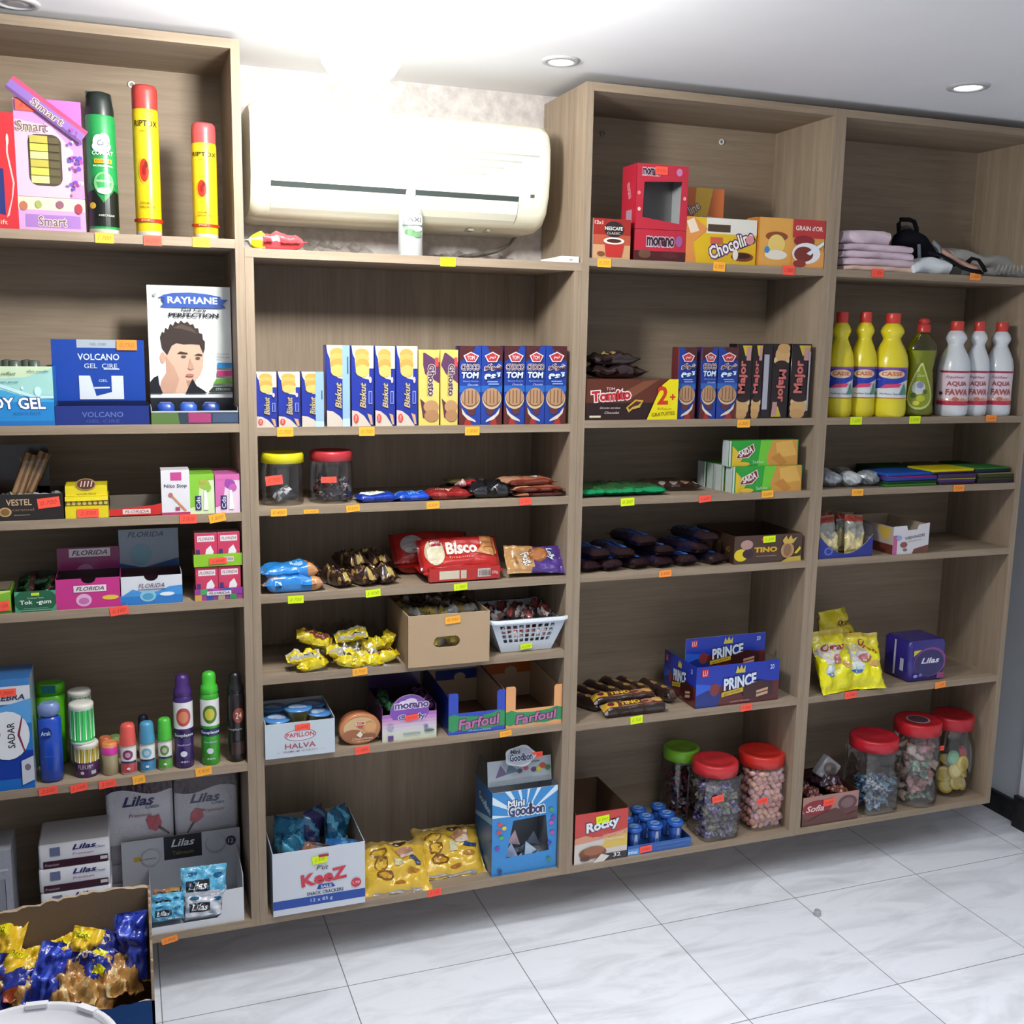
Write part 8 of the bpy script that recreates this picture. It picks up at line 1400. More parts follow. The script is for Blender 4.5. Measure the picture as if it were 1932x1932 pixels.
FA = [('p', [(0.15, 1), (0.95, 1), (0.95, 0.94), (0.25, 0.94)], '#a02848'), ('r', 0.15, 0.06, 0.95, 0.94, '#e0ccd4'), ('r', 0.15, 0, 0.95, 0.12, '#c02a50'), ('r', 0.15, 0.12, 0.95, 0.2, '#d8a890'), ('t', 'Fraicheur', 0.55, 0.82, 0.4, 0.08, '#9a4a68', dict(shear=0.4)), ('t', 'AQUA', 0.60, 0.62, 0.44, 0.16, '#a04a50', dict(bold=0.06)), ('t', 'FAWA', 0.62, 0.38, 0.50, 0.18, '#a84a48', dict(bold=0.06)), ('e', 0.26, 0.34, 0.05, 0.05, '#4a3040'), ('e', 0.58, 0.18, 0.07, 0.06, '#b87050'), ('e', 0.74, 0.16, 0.06, 0.05, '#c89070')]
for k, (u0, u1, uc, vt) in enumerate(((1766, 1816, 1792, 606), (1814, 1854, 1834, 607), (1854, 1898, 1876, 608))):
    bleach(u0, u1, uc, vt, 0.045, '#d6dade', 'white bleach bottle with red cap and pink label, %s of three' % ['leftmost', 'middle', 'rightmost'][k], FA, 'white bleach bottles', (0.13, 0.53))
clearmat('yellow_liquid', (0.78, 0.80, 0.06), 0.06, 0, 0.06)
x, r, h = U(1702, 1758, 601, z, 0.04); pf = [(r*0.92, 0), (r, 0.006), (r*0.96, h*0.10), (r*0.93, h*0.22), (r*0.84, h*0.38), (r*0.80, h*0.48), (r*0.90, h*0.60), (r*0.96, h*0.66), (r*0.90, h*0.73), (r*0.66, h*0.80), (r*0.36, h*0.85), (r*0.32, h*0.87)]
root = empty('washing_up_bottle', (x, 0.04, z)); T(root, 'clear yellow-green washing-up liquid bottle with a red push cap between the bleach bottles', 'bottle')
mb = MB(); lathe(mb, pf, 32, 'yellow_liquid', '#ffffff', sy=0.62); mb.build('bottle_body', root)
mb = MB(); pin = [(a*0.93, b + 0.004) for a, b in pf[:8]]; lathe(mb, pin, 28, 'plastic', '#a8ae14', sy=0.6); mb.build('liquid', root)
mb = MB(); lathe(mb, [(r*0.36, h*0.86), (r*0.38, h*0.93), (r*0.28, h*0.945), (r*0.22, h*0.955), (r*0.30, h*0.965), (r*0.30, h*0.985), (r*0.2, h)], 20, 'plastic', '#b8302c'); mb.build('push_cap', root)
mb = MB(); dr = [(0.0, 0.62)] + [(0.5*math.sin(a)*(1), 0.24 - 0.24*math.cos(a)) for a in []]
drop = [(0.5 + 0.46*math.cos(math.radians(a)), 0.30 + 0.28*math.sin(math.radians(a))) for a in range(180, 361, 20)] + [(0.90, 0.50), (0.72, 0.78), (0.55, 1.0), (0.48, 1.0), (0.26, 0.78), (0.08, 0.50)]
a0 = -math.degrees(math.atan2(x-CAMLOC.x, 0.04-CAMLOC.y)) + 14; rf = lerp_prof(pf); H0, H1 = h*0.06, h*0.55
def fnd(s, t, e):
    a = math.radians(a0 + (s-0.5)*110); zz = H0 + t*(H1-H0); q = rf(zz) + 0.0012 + e; return Vector((q*math.sin(a), -q*math.cos(a)*0.64 - 0.0008, zz))
cv = Cv(mb, fnd, 0.06, H1-H0, 'gloss', gx=12, gy=8); cv.poly(drop, '#c8d078'); cv.k += 1; cv.poly([(0.5+(a-0.5)*0.86, 0.4+(b-0.4)*0.88) for a, b in drop], '#8a9a20'); cv.k += 1
cv.paint([('t', 'Citron', 0.5, 0.74, 0.3, 0.06, '#d8e0a0'), ('e', 0.45, 0.48, 0.24, 0.14, '#c4ccc8'), ('e', 0.5, 0.54, 0.12, 0.07, '#8a8ab0'), ('e', 0.3, 0.32, 0.10, 0.06, '#4a5a20'), ('e', 0.55, 0.26, 0.14, 0.07, '#b8c030'), ('e', 0.4, 0.16, 0.12, 0.05, '#d0d040'), ('e', 0.68, 0.40, 0.08, 0.05, '#5a6a20')]); mb.build('drop_label', root)

# ================================================================== unit D, third shelf: scourers and sponges
z = ZC[3]
xa, xb = XU(1556, 0.02, z), XU(1672, 0.02, z)
for k, (fx, fy, rz) in enumerate(((0.16, 0.05, 0.2), (0.46, 0.04, -0.2), (0.78, 0.045, 0.1), (0.35, 0.13, 0.4), (0.68, 0.13, -0.3))):
    mb = MB(); rnd = random.Random(k); vs = []; nu = 16; nv = 8
    for j in range(nv+1):
        for i in range(nu):
            th = PI*j/nv; ph = 2*PI*i/nu; q = 1 + 0.22*rnd.uniform(-1, 1); vs.append((0.027*q*math.sin(th)*math.cos(ph), 0.032*q*math.sin(th)*math.sin(ph), 0.021 + 0.0205*math.cos(th)))
    mb.add(vs, [(j*nu+i, (j+1)*nu+i, (j+1)*nu+(i+1) % nu, j*nu+(i+1) % nu) for j in range(nv) for i in range(nu)], ['#9aa0a6', '#b8bec2', '#8a9094', '#9aa0a4', '#8a9094'][k], 'film')
    T(mb.build('metal_scourer', loc=(xa + (xb-xa)*fx, fy, z + 0.001), rot=(0, 0, rz)), 'grey metal scourer in the clear bag, %s' % ['front left', 'front middle', 'front right', 'back left', 'back right'][k], 'scourer', 'metal scourers in the clear bag')
clear_heap(xa - 0.01, xb + 0.005, 0.004, 0.21, z + 0.0002, 0.048, 8, 'clear plastic bag wrapped round grey metal scourers')
def sponge(u0, u1, y, dep, dz, layers, lab, rz=0):
    xa, xb = XU(u0, y, z), XU(u1, y, z); mb = MB(); q = 0
    for hh, cc in layers: rprism(mb, (xb-xa)/2, dep/2, q, q+hh-0.0003, xb-xa, dep, 0.006, cc, 'foam', 0.0012); q += hh
    T(mb.build('sponge', loc=(xa, y, z+dz), rot=(0, 0, math.radians(rz))), lab, 'sponge', 'coloured sponges on the shelf')
sponge(1672, 1768, 0.006, 0.10, 0, ((0.007, '#3f7a34'), (0.007, '#1f4426')), 'green sponge pad at the bottom of the blue sponge stack')
sponge(1674, 1770, 0.010, 0.10, 0.0142, ((0.009, '#3a4a9a'), (0.003, '#b82a7a')), 'blue sponge with pink layer in the blue stack', 1)
sponge(1672, 1768, 0.012, 0.10, 0.0264, ((0.010, '#2452a8'), ), 'bright blue sponge on top of the blue stack', 2)
sponge(1772, 1841, 0.006, 0.10, 0, ((0.006, '#4a2c34'), (0.008, '#4a3a68')), 'purple and maroon sponge lowest in the yellow-topped stack')
sponge(1772, 1841, 0.008, 0.10, 0.0142, ((0.003, '#a8a848'), (0.012, '#4a3858')), 'purple sponge with a thin yellow line', -1)
sponge(1758, 1840, 0.012, 0.10, 0.0294, ((0.005, '#3a2c50'), (0.007, '#d8c81c')), 'sponge with bright yellow top beside the blue stack', 2)
sponge(1846, 1914, 0.006, 0.10, 0, ((0.007, '#3a3444'), (0.008, '#3e4030')), 'dark grey sponge lowest in the right sponge stack')
sponge(1846, 1914, 0.008, 0.10, 0.0152, ((0.010, '#44492c'), (0.003, '#8a8460')), 'olive sponge in the middle of the right stack')
sponge(1840, 1908, 0.012, 0.10, 0.0284, ((0.010, '#2c3040'), (0.004, '#3f7a3c')), 'dark sponge with green top, uppermost in the right stack', 2)
for k, (u0, u1, cc, lab) in enumerate(((1655, 1735, '#24421e', 'dark green pad at the back left of the sponges'), (1745, 1800, '#6a5a24', 'ochre pad at the back middle of the sponges'), (1815, 1880, '#1f5a24', 'green pad at the back right of the sponges'))):
    for q in range(3): sponge(u0, u1, 0.125, 0.10, 0.0125*q, ((0.012, cc),), lab + ', ' + ['lowest', 'middle', 'top'][q] + ' one')

# ================================================================== unit D, fourth shelf
z = ZC[4]
x0, x1, h = geo(1545, 1645, 1005, z, 0.008); w = x1-x0; n = 14; h = 0.050
cur = [(w*(1 - i/n), 0.010 + h*abs(2*i/n - 1)**2.0) for i in range(n+1)]
mb = MB(); extr(mb, [(0, 0), (w, 0)] + cur, 0, 0.0015, '#1f2a84', '#c0b8a4', 'gloss'); bx(mb, 0, 0.0015, 0.0015, 0.16, 0, h, '#1c2470', 'gloss', right='#b8b0a0'); bx(mb, w-0.0015, w, 0.0015, 0.16, 0, h, '#1c2470', 'gloss', left='#b8b0a0'); bx(mb, 0.0015, w-0.0015, 0.1585, 0.16, 0, h, '#b0a896'); bx(mb, 0.0015, w-0.0015, 0.0015, 0.1585, 0, 0.0015, '#b0a896')
cvplane(mb, (0, 0, 0), (1, 0, 0), (0, 0, 1), w, h+0.01, 'gloss').paint([('e', 0.17, 0.32, 0.08, 0.18, '#5a6ab8'), ('e', 0.17, 0.32, 0.05, 0.11, '#1f2a84')])
T(mb.build('snack_tray', loc=(x0, 0.008, z)), 'dark blue scooped tray holding clear packs of pale nuts', 'tray')
for k, (fx, fy, rz) in enumerate(((0.24, 0.038, -4), (0.72, 0.034, 5), (0.26, 0.075, -3), (0.74, 0.075, 4), (0.5, 0.115, 2))):
    mb = pillow(0.058, 0.105, 0.024, lambda s, t: '#d0c08c' if t < 0.48 + 0.1*math.sin(s*9) else ('#8c8c84' if t < 0.80 else ('#9a3a30' if t < 0.95 else '#7a5a40')), 200+k, wr=0.3)
    o = mb.build('nut_pack'); o.matrix_basis = Matrix.Translation((x0 + w*fx, 0.008 + fy, z + 0.055)) @ Matrix.Rotation(math.radians(rz), 4, 'Y') @ Matrix.Rotation(math.radians(80), 4, 'X'); T(o, 'clear pack of pale nuts with red top, blue tray, %s' % ['front left', 'front right', 'second row left', 'second row right', 'backmost'][k], 'nut pack', 'nut packs in the blue tray')
x0, x1, h = geo(1683, 1750, 990, z, 0.004); w = x1-x0; h = ZV(986, x1, 0.004) - z
mb = MB(); extr(mb, [(0, 0), (w, 0), (w, h), (w*0.70, h*0.95), (w*0.66, h*0.80), (w*0.40, h*0.78), (w*0.36, h*0.94), (0, h*0.92)], 0, 0.0015, '#cfccd0', '#c8b8a8', 'gloss')
bx(mb, 0, 0.0015, 0.0015, 0.17, 0, h*0.9, '#a89a90', 'gloss', left='#b0a49c', right='#b8a890'); bx(mb, w-0.0015, w, 0.0015, 0.17, 0, h*0.95, '#8a4a34', 'gloss', left='#b8a890'); bx(mb, 0.0015, w-0.0015, 0.1685, 0.17, 0, h, '#a89880'); bx(mb, 0.0015, w-0.0015, 0.0015, 0.1685, 0, 0.0015, '#a89880')
cvplane(mb, (0, 0, 0), (1, 0, 0), (0, 0, 1), w, h*0.78, 'gloss').paint([('r', 0, 0, 0.12, 0.8, '#b85a8a'), ('p', [(0.55, 0), (1, 0), (1, 0.35), (0.6, 0.2)], '#6a3a28'), ('t', 'VIENNOIS', 0.6, 0.72, 0.56, 0.13, '#6a6068', dict(bold=0.03, rot=8)), ('t', 'chocolat noir', 0.6, 0.56, 0.4, 0.06, '#8a8088', dict(rot=8)), ('e', 0.30, 0.4, 0.1, 0.12, '#8a4a48'), ('e', 0.15, 0.7, 0.08, 0.1, '#8a9ac8'), ('e', 0.34, 0.18, 0.06, 0.06, '#8a5a5a')])
cvplane(mb, (0, 0.17, 0), (0, -1, 0), (0, 0, 1), 0.17, h*0.9, 'gloss').paint([('r', 0, 0, 1, 0.35, '#6a3428'), ('p', [(0.6, 0.95), (0.95, 0.95), (0.9, 0.5), (0.75, 0.5)], '#c8a850'), ('r', 0.1, 0.4, 0.5, 0.9, '#c4c0c0')])
T(mb.build('snack_box', loc=(x0, 0.004, z)), 'white and brown open snack box beside the dark blue tray', 'snack box')

# ================================================================== unit D, fifth shelf
z = ZC[5]
def stand_bag(x, y, zz, w, l, h, rx, ry, rz, colfn, seed, art, lab, grp, name='snack_bag', cat='snack bag', wr=0.35):
    mb = pillow(w, l, h, colfn, seed, fin=0.05, wr=wr, art=art, p=3); o = mb.build(name); M_ = Matrix.Rotation(math.radians(rz), 4, 'Z') @ Matrix.Rotation(math.radians(ry), 4, 'Y') @ Matrix.Rotation(math.radians(rx), 4, 'X')
    lo = min((M_ @ v.co).z for v in o.data.vertices); o.matrix_basis = Matrix.Translation((x, y, zz - lo)) @ M_; T(o, lab, cat, grp); return o
YB_ = lambda s, t: '#e8e010' if t < 0.62 else ('#d8cc30' if t < 0.9 else '#c8b050')
yart = [('e', 0.3, 0.66, 0.30, 0.12, '#c0b8b0'), ('t', 'Oran', 0.45, 0.72, 0.6, 0.12, '#8a2c28', dict(bold=0.06)), ('r', 0.12, 0.46, 0.6, 0.64, '#d0cccc'), ('e', 0.5, 0.52, 0.16, 0.08, '#b86a70'), ('e', 0.28, 0.36, 0.18, 0.10, '#d8e0e4'), ('p', [(0.14, 0.32), (0.42, 0.32), (0.36, 0.26), (0.20, 0.26)], '#3a6ab0'), ('e', 0.72, 0.42, 0.1, 0.06, '#c8a060')]
xa = XU(1556, 0.03, z)
stand_bag(XU(1566, 0.03, z), 0.055, z, 0.115, 0.17, 0.045, 68, 0, 8, YB_, 210, yart, 'bright yellow snack bag standing at the front left of the three', 'yellow snack bags on the shelf')
stand_bag(XU(1626, 0.03, z), 0.055, z, 0.115, 0.155, 0.045, 62, 0, -12, YB_, 211, [(a if a[0] != 't' else ('t', 'Oran', 0.62, 0.74, 0.5, 0.10, '#a04a3a', dict(bold=0.06, rot=-40))) for a in yart], 'bright yellow snack bag standing at the front right of the three', 'yellow snack bags on the shelf')
stand_bag(XU(1570, 0.12, z), 0.135, z, 0.13, 0.20, 0.05, 72, 0, 14, lambda s, t: '#c8b828', 212, [('t', 'Oran', 0.66, 0.80, 0.4, 0.10, '#7a2c28', dict(bold=0.06)), ('r', 0.3, 0.6, 0.8, 0.66, '#8a4428')], 'duller yellow snack bag standing behind the two bright ones', 'yellow snack bags on the shelf')
x0, x1, h = geo(1712, 1782, 1208, z, 0.016); w = x1-x0; h = ZV(1209, (x0+x1)/2, 0.016) - z
mb = MB(); rprism(mb, w/2, 0.055, 0, h, w, 0.11, 0.014, '#2a2278', 'film', 0.008)
cvplane(mb, (0.004, -0.0006, 0), (1, 0, 0), (0, 0, 1), w-0.008, h, 'film').paint([('e', 0.56, 0.48, 0.46, 0.36, '#7a3a80'), ('e', 0.54, 0.46, 0.42, 0.33, '#201a5c'), ('p', [(0.08, 0.78), (0.3, 0.80), (0.08, 0.64)], '#c8c03a'), ('t', 'Lilas', 0.56, 0.52, 0.52, 0.14, '#d8d4e8', dict(bold=0.05, shear=0.25)), ('r', 0.78, 0.06, 0.98, 0.2, '#8a3a6a'), ('e', 0.16, 0.16, 0.06, 0.04, '#8a88c8'), ('e', 0.30, 0.18, 0.05, 0.04, '#6a68b0')])
cvplane(mb, (-0.0006, 0.10, 0), (0, -1, 0), (0, 0, 1), 0.09, h, 'film').paint([('r', 0.42, 0.1, 0.50, 0.95, '#c8c4d8'), ('r', 0.72, 0.25, 0.88, 0.55, '#b8b8c8')])
T(mb.build('sanitary_towel_pack', loc=(x0, 0.016, z)), 'shiny purple wrapped pack with a pink ring standing alone on the shelf', 'pack')

# ================================================================== unit D, bottom
z = ZB1
x0, x1, h = geo(1512, 1617, 1503, z, 0.006); w = x1-x0; h = ZV(1498, (x0+x1)/2, 0.006) - z
mb = tray_mb(w, 0.17, h, h, dict(front='#6a3a34', side='#40241f'), inner='#3a241e', mat='gloss', front=[('r', 0, 0.45, 1, 1, '#a87a70'), ('e', 0.26, 0.60, 0.26, 0.26, '#8a2028'), ('t', 'Sofia', 0.22, 0.58, 0.32, 0.22, '#e0c4c0', dict(bold=0.04, shear=0.3)), ('e', 0.80, 0.62, 0.17, 0.26, '#5a3c40'), ('e', 0.80, 0.62, 0.12, 0.18, '#7a5a5c'), ('p', [(0, 0.3), (0.12, 0.18), (0.4, 0.42), (0.6, 0.5), (0.8, 0.2), (1, 0.3), (1, 0), (0, 0)], '#5a342c')])
sf = mb.build('chocolate_box', loc=(x0, 0.006, z)); T(sf, 'open brown chocolate box with a dark red oval and orange-red sticker', 'chocolate box'); stick(sf, 1563, 1513, 0.006, 'r', '0.400', w=0.036, h=0.019, rot=4)
for k, (fx, fy, cc) in enumerate(((0.3, 0.04, '#5a2a28'), (0.75, 0.045, '#6a3a30'), (0.3, 0.10, '#3c2430'), (0.72, 0.11, '#4a2a3c'))):
    T(pillow(0.045, 0.06, 0.022, lambda s, t: cc if (int(s*4)+int(t*4)) % 3 else '#9a6a58', 220+k, wr=0.4).build('chocolate_bar', loc=(x0 + w*fx, 0.006 + fy, z + h - 0.022), rot=(0.15, 0.1, 0.6*k)), 'dark chocolate piece heaped in the brown chocolate box, %s' % ['front left', 'front right', 'back left', 'back right'][k], 'chocolate', 'chocolates in the brown box')
mb = MB(); rprism(mb, 0, 0, 0, 0.062, 0.062, 0.026, 0.006, '#8c8a90', 'film', 0.003); cvplane(mb, (-0.031, -0.0136, 0), (1, 0, 0), (0, 0, 1), 0.062, 0.062, 'film').paint([('e', 0.5, 0.58, 0.40, 0.30, '#5a4c44'), ('e', 0.38, 0.56, 0.14, 0.12, '#7a7064'), ('e', 0.64, 0.62, 0.12, 0.12, '#3e302c'), ('r', 0.1, 0.05, 0.9, 0.22, '#a8a6ac')])
T(mb.build('chewing_sweet_pack', loc=(XU(1545, 0.09, z+h), 0.085, z + h + 0.012), rot=(0, math.radians(38), 0)), 'pale square sweet pack tipped on its corner above the brown chocolate box', 'sweet pack')
T(pillow(0.07, 0.075, 0.03, lambda s, t: '#3a2230', 226, wr=0.4).build('chocolate_bag', loc=(XU(1552, 0.09, z+h), 0.085, z + h - 0.012)), 'dark bag under the tipped square pack', 'chocolate bag')
g3, x, r, h, _ = sqjar(1600, 1679, 1386, 0.060, z, '#b81c2c', 'clear jar with red lid holding a few blue sweets', sq=6, neck=0.88)
fill(x, 0.060, z, r*0.86, h*0.42, [sweet(0.024, 0.034, 0.014, '#3a7ab0', '#c8d0d4', 31), sweet(0.024, 0.034, 0.014, '#5a94b8', '#a8a890', 32), sweet(0.022, 0.03, 0.013, '#c8ccd0', '#3a6a98', 33)], 45, 'blue and white wrapped sweet in the jar beside the brown chocolate box', 'sweet', 'blue sweets in the jar', 'wrapped_sweet', 31, 0.026, sq=True)
g4, x, r, h, L4 = sqjar(1682, 1757, 1356, 0.062, z, '#b81e28', 'tall clear jar with red lid holding pink and green sweets', neck=0.90, lidf=0.87)
mb = MB(); cvplane(mb, (-r*0.5, -r*0.5, h - 0.0015), (1, 0, 0), (0, 1, 0), r, r, 'gloss').paint([('e', 0.5, 0.5, 0.48, 0.48, '#b8b0b4'), ('e', 0.5, 0.5, 0.42, 0.42, '#5a3a44')]); mb.build('lid_label', g4)
fill(x, 0.062, z, r*0.93, h*0.74, [sweet(0.028, 0.036, 0.016, '#c88a9a', '#d8b8b4', 41), sweet(0.028, 0.036, 0.016, '#5a9a78', '#c8a8a8', 42), sweet(0.028, 0.036, 0.016, '#c89a88', '#b87a9a', 43), sweet(0.028, 0.036, 0.016, '#b8a898', '#c8b0a0', 44)], 70, 'pink or green wrapped sweet in the tall jar', 'sweet', 'pink and green sweets in the tall jar', 'wrapped_sweet', 41, 0.030)
g5, x, r, h, _ = sqjar(1756, 1838, 1346, 0.078, z, '#a81a26', 'round-bellied clear jar with red lid holding yellow discs', neck=0.80, bulge=True, xr=(2.143, 0.0705), lidr=0.86, lidf=0.86)
stick(g5, 1776, 1411, 0.078 - r*0.90, 'r', '0.100', w=0.016, h=0.014)
DI = []
for c1, c2 in (('#d8c04c', '#e8d890'), ('#e0cc60', '#c8ac3c'), ('#6aa87c', '#8ac098'), ('#c84a50', '#d87a78')):
    mb = MB(); lathe(mb, [(0.018, -0.005), (0.0225, -0.0035), (0.0225, 0.0035), (0.018, 0.005)], 20, 'plastic', c1); cvplane(mb, (-0.022, -0.022, 0.0052), (1, 0, 0), (0, 1, 0), 0.044, 0.044, 'plastic').ell(0.5, 0.5, 0.36, 0.36, c2); DI.append(mb)
ds = [m_.build('sweet_disc') for m_ in DI]; used = [0]*4
for k, (dx, dy, dz, q, rx, rz) in enumerate(((-0.030, -0.030, 0.024, 0, 70, -20), (-0.004, -0.042, 0.034, 1, 75, 5), (0.022, -0.036, 0.028, 0, 68, 25), (-0.034, -0.022, 0.052, 1, 72, -30), (-0.012, -0.044, 0.066, 0, 78, -5), (0.014, -0.044, 0.082, 1, 80, 10), (0.030, -0.028, 0.058, 0, 65, 35), (-0.016, -0.036, 0.098, 2, 82, 0), (0.030, -0.024, 0.102, 3, 75, 30), (0.0, -0.010, 0.020, 0, 10, 0), (0.02, 0.01, 0.034, 1, 20, 0), (-0.02, 0.005, 0.045, 0, 15, 40), (0.01, 0.0, 0.062, 1, 30, 10), (-0.005, 0.0, 0.08, 0, 25, 0))):
    loc = (x + dx, 0.080 + dy*0.95, z + dz*1.15 + 0.004); rot = (math.radians(rx), 0, math.radians(rz)); lab = '%s disc sweet inside the round-bellied jar' % ['yellow', 'pale yellow', 'green', 'red'][q]
    if not used[q]: ds[q].location = loc; ds[q].rotation_euler = rot; T(ds[q], lab, 'sweet', 'disc sweets in the round-bellied jar'); used[q] = 1
    else: clone(ds[q], loc, rot, lab)

# ================================================================== floor and foreground
p = PZ(1542, 1727, 0); mb = MB(); lathe(mb, [(0.0085, 0), (0.009, 0.003), (0.009, 0.012), (0.0075, 0.015), (0.004, 0.015), (0.004, 0.0135)], 18, 'plastic', '#a8a8ac'); T(mb.build('bottle_cap', loc=(p.x, p.y, 0)), 'tiny grey plastic cap lying on the marble floor tiles', 'cap')
# open blue carton with torn flaps
cx0, cx1, cy0, cy1, ht = -0.56, -0.098, -0.765, -0.435, 0.50
root = empty('snack_carton', (cx0, cy0, 0)); T(root, 'large open blue carton with torn brown inside, heaped with snack bags', 'carton')
W, D = cx1-cx0, cy1-cy0; t = 0.004
def torn(name, n, P0, P1, nrm, zb, zt, seed, c_out, c_in, amp=0.004, prof=None):
    """corrugated wall with a ragged torn top edge; nrm points outward"""
    mb = MB(); P0, P1, nrm = Vector(P0), Vector(P1), Vector(nrm); rnd = random.Random(seed); top = []
    for i in range(n+1):
        s = i/n; top.append(zt + (prof(s) if prof else 0) + rnd.uniform(-amp, amp)*0.6)
    o_ = []; i_ = []
    for i in range(n+1):
        b = P0.lerp(P1, i/n); o_ += [b + Vector((0, 0, zb)), b + Vector((0, 0, top[i]))]; i_ += [b - nrm*t + Vector((0, 0, zb)), b - nrm*t + Vector((0, 0, top[i] - rnd.uniform(0, amp)))]
    mb.add(o_, [(2*i, 2*i+2, 2*i+3, 2*i+1) for i in range(n)], c_out, 'kraft'); mb.add(i_, [(2*i, 2*i+1, 2*i+3, 2*i+2) for i in range(n)], c_in, 'kraft')
    m = 2*(n+1); mb.add(o_ + i_, [(2*i+1, 2*i+3, m+2*i+3, m+2*i+1) for i in range(n)] + [(0, 1, m+1, m), (2*n+1, 2*n, m+2*n, m+2*n+1)], '#a8957e', 'kraft'); return mb.build(name, root)
INN = '#7d6a55'
torn('back_wall', 50, (W, D, 0), (0, D, 0), (0, 1, 0), 0, ht, 1, '#2a4a80', INN, prof=lambda s: 0.006*math.sin(s*9))
torn('right_wall', 34, (W, 0, 0), (W, D, 0), (1, 0, 0), 0, ht, 2, '#2a4a80', INN, 0.007)
torn('left_wall', 20, (0, D, 0), (0, 0, 0), (-1, 0, 0), 0, ht, 3, '#2a4a80', INN)
torn('front_wall', 40, (0, 0, 0), (W, 0, 0), (0, -1, 0), 0, ht-0.004, 4, '#1e4478', INN, 0.005, prof=lambda s: -0.004*s)
mb = MB(); bx(mb, t, W-t, t, D-t, 0, 0.004, INN, 'kraft'); mb.build('carton_floor', root)
mb = MB(); hx = W - 0.085; tube(mb, [(hx, -0.0015, ht-0.052), (hx+0.010, -0.0015, ht-0.032), (hx+0.024, -0.0015, ht-0.028), (hx+0.036, -0.0015, ht-0.040), (hx+0.046, -0.0015, ht-0.070)], 0.0012, '#8a9cc0', 'kraft', 6); mb.build('outline_mark', root)
NAVY, NUT, YE = '#1f2f8c', '#b98a4c', '#e0d818'
def maxb(u, v, zz, w, l, h, rx, ry, rz, typ, seed, lab):
    p = PZ(u, v, zz); w, l, h = w*0.80, l*0.78, h*0.85
    if typ == 0: cf = lambda s, t: NAVY if t > 0.42 + 0.12*math.sin(s*7) else (NUT if (int(s*7) + int(t*11)) % 3 else '#d8b47c')
    elif typ == 1: cf = lambda s, t: '#2238a4' if (int(s*8)) % 4 else '#4a62cc'
    elif typ == 2: cf = lambda s, t: NUT if (int(s*6 + t*4)) % 3 else ('#e4c890' if s < 0.5 else '#9a6430')
    else: cf = lambda s, t: '#e0b828' if t > 0.5 else ('#24308a' if t > 0.2 else '#a84a28')
    art = [('t', 'MAX', 0.45, 0.72, 0.74, 0.20, '#e8dcd8', dict(bold=0.08, rot=28, shear=0.2, oc='#2a1a3c', ow=0.08)), ('r', 0.62, 0.42, 0.92, 0.54, YE)] if typ == 0 else ([('r', 0.1, 0.75, 0.6, 0.92, YE), ('t', '200', 0.35, 0.83, 0.3, 0.08, '#2a2a1a')] if typ in (2, 3) else None)
    mb = pillow(w, l, h, cf, seed, fin=0.07, wr=0.4, art=art, p=3); o = mb.build('snack_bag'); M_ = Matrix.Rotation(math.radians(rz), 4, 'Z') @ Matrix.Rotation(math.radians(ry), 4, 'Y') @ Matrix.Rotation(math.radians(rx), 4, 'X')
    o.matrix_basis = Matrix.Translation((p.x, p.y, zz)) @ M_; T(o, lab, 'snack bag', 'navy and gold snack bags in the blue carton')
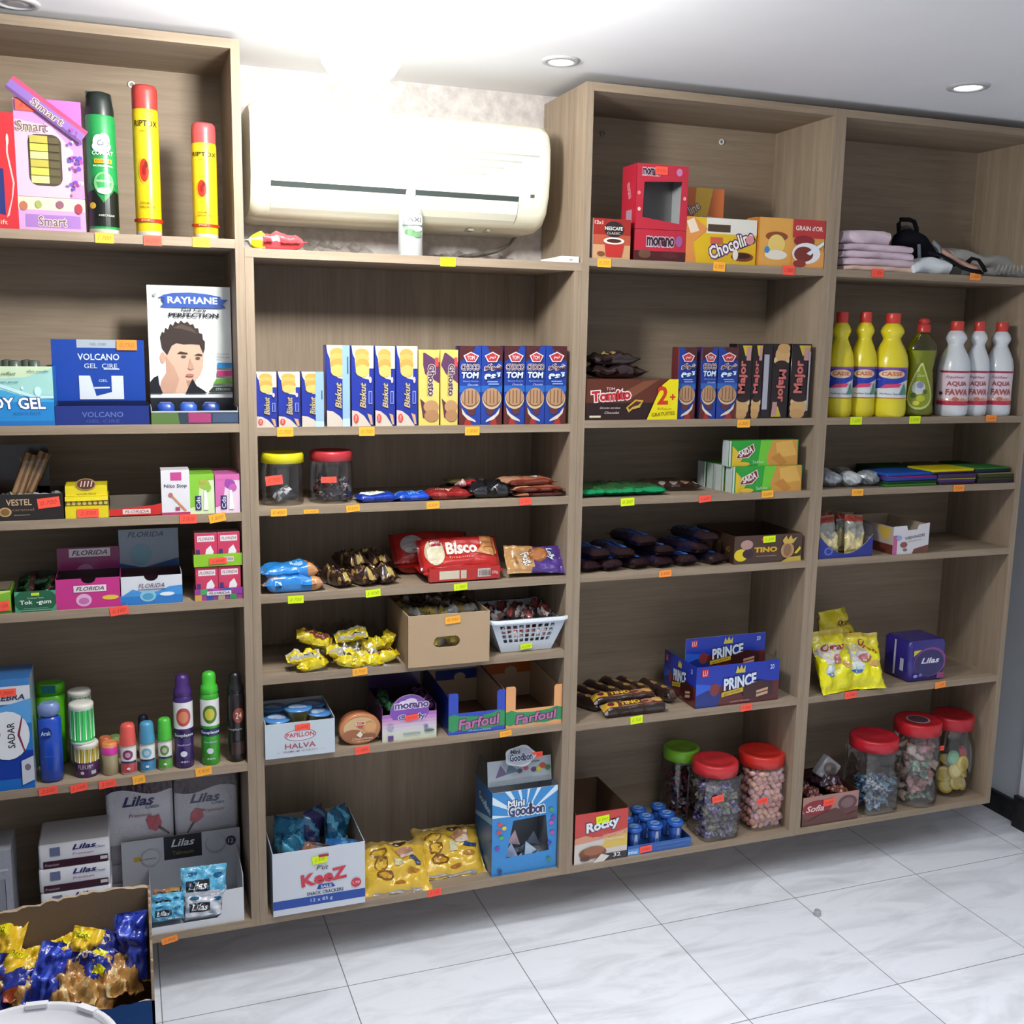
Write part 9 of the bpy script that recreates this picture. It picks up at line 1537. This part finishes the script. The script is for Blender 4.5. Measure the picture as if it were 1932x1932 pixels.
for a in ((172, 1845, 0.39, 0.085, 0.13, 0.045, 30, 10, -24, 0, 301, 'navy snack bag with large white lettering in the middle of the open carton'),
          (205, 1815, 0.40, 0.08, 0.12, 0.045, 35, -10, -45, 0, 302, 'navy snack bag with white lettering, behind the middle one'),
          (95, 1845, 0.40, 0.07, 0.13, 0.04, 40, 8, -18, 1, 303, 'plain shiny royal blue snack bag standing left of the middle'),
          (256, 1785, 0.42, 0.075, 0.14, 0.045, 58, -12, -20, 1, 304, 'royal blue snack bag leaning on the carton corner at the right'),
          (218, 1852, 0.38, 0.08, 0.11, 0.045, 22, 10, 20, 2, 305, 'gold nut-patterned snack bag at the right of the heap'),
          (225, 1830, 0.385, 0.065, 0.10, 0.04, 30, 20, 50, 2, 306, 'gold snack bag with pointed end by the right carton wall'),
          (125, 1870, 0.38, 0.08, 0.11, 0.045, 25, -8, 12, 2, 307, 'gold nut-patterned snack bag left of the lettered bag'),
          (195, 1885, 0.36, 0.08, 0.11, 0.045, 12, 10, -30, 2, 308, 'gold snack bag low at the front of the heap'),
          (160, 1795, 0.42, 0.065, 0.10, 0.04, 62, 14, -12, 3, 309, 'small blue and gold snack bag with twisted tip poking up at the back'),
          (128, 1815, 0.405, 0.07, 0.10, 0.04, 40, -6, 20, 3, 310, 'snack bag with a yellow patch behind the gold one'),
          (35, 1850, 0.39, 0.08, 0.12, 0.045, 35, 14, 15, 3, 311, 'snack bag with a yellow patch at the left of the heap'),
          (45, 1880, 0.37, 0.08, 0.12, 0.045, 15, -8, 40, 2, 312, 'gold and white snack bag low at the left of the heap'),
          (5, 1800, 0.42, 0.08, 0.14, 0.045, 55, 10, -10, 3, 313, 'yellow and navy snack bag standing at the left picture edge'),
          (5, 1875, 0.37, 0.08, 0.13, 0.045, 25, 5, -30, 1, 314, 'royal blue snack bag low at the left picture edge'),
          (80, 1905, 0.34, 0.10, 0.13, 0.05, 5, 0, 60, 2, 315, 'gold snack bag at the bottom of the heap near the white lid'),
          (215, 1850, 0.31, 0.12, 0.16, 0.05, 0, 0, 20, 0, 316, 'navy snack bag buried under the right of the heap'),
          (110, 1840, 0.31, 0.12, 0.16, 0.05, 0, 0, 70, 1, 317, 'blue snack bag buried under the middle of the heap'),
          (10, 1850, 0.31, 0.12, 0.16, 0.05, 0, 0, 10, 0, 318, 'navy snack bag buried under the left of the heap')): maxb(*a)
mb = MB(); bx(mb, -0.19, 0.19, -0.135, 0.135, 0, 0.235, '#7d6a55', 'kraft'); T(mb.build('storage_box', loc=(-0.36, -0.58, 0.0045)), 'brown inner box under the snack bags in the blue carton', 'box')
# white bucket in front of the carton
bc = Vector((-0.262, -0.945, 0.0)); zt = 0.56; R_ = 0.122
root = empty('white_bucket', (bc.x, bc.y, 0.24)); T(root, 'white plastic bucket with a tabbed lid at the lower left corner', 'bucket')
mb = MB(); lathe(mb, [(R_*0.84, 0), (R_*0.86, 0.004), (R_*0.97, zt-0.24-0.016)], 44, 'plastic', '#d8d8dc'); mb.build('bucket_body', root)
mb = MB(); H = zt - 0.24; lathe(mb, [(R_*0.985, H-0.020), (R_*1.0, H-0.018), (R_*1.0, H-0.001), (R_*0.985, H), (R_*0.93, H), (R_*0.92, H-0.006), (R_*0.4, H-0.007)], 56, 'plastic', '#dcdce0'); lid = mb.build('lid', root)
for k in range(10):
    a = 2*PI*(k+0.3)/10; mb = MB(); bx(mb, -0.014, 0.014, -0.0045, 0.0045, -0.003, 0.0025, '#e4e4e8', 'plastic'); mb.build('lid_tab', lid, (R_*0.945*math.cos(a), R_*0.945*math.sin(a), H), (0, 0, a + PI/2))
mb = MB(); bx(mb, -0.16, 0.16, -0.13, 0.13, 0, 0.2398, '#8c755a', 'kraft'); T(mb.build('storage_box', loc=(bc.x - 0.03, bc.y - 0.02, 0)), 'brown cardboard box that the white bucket stands on', 'box')
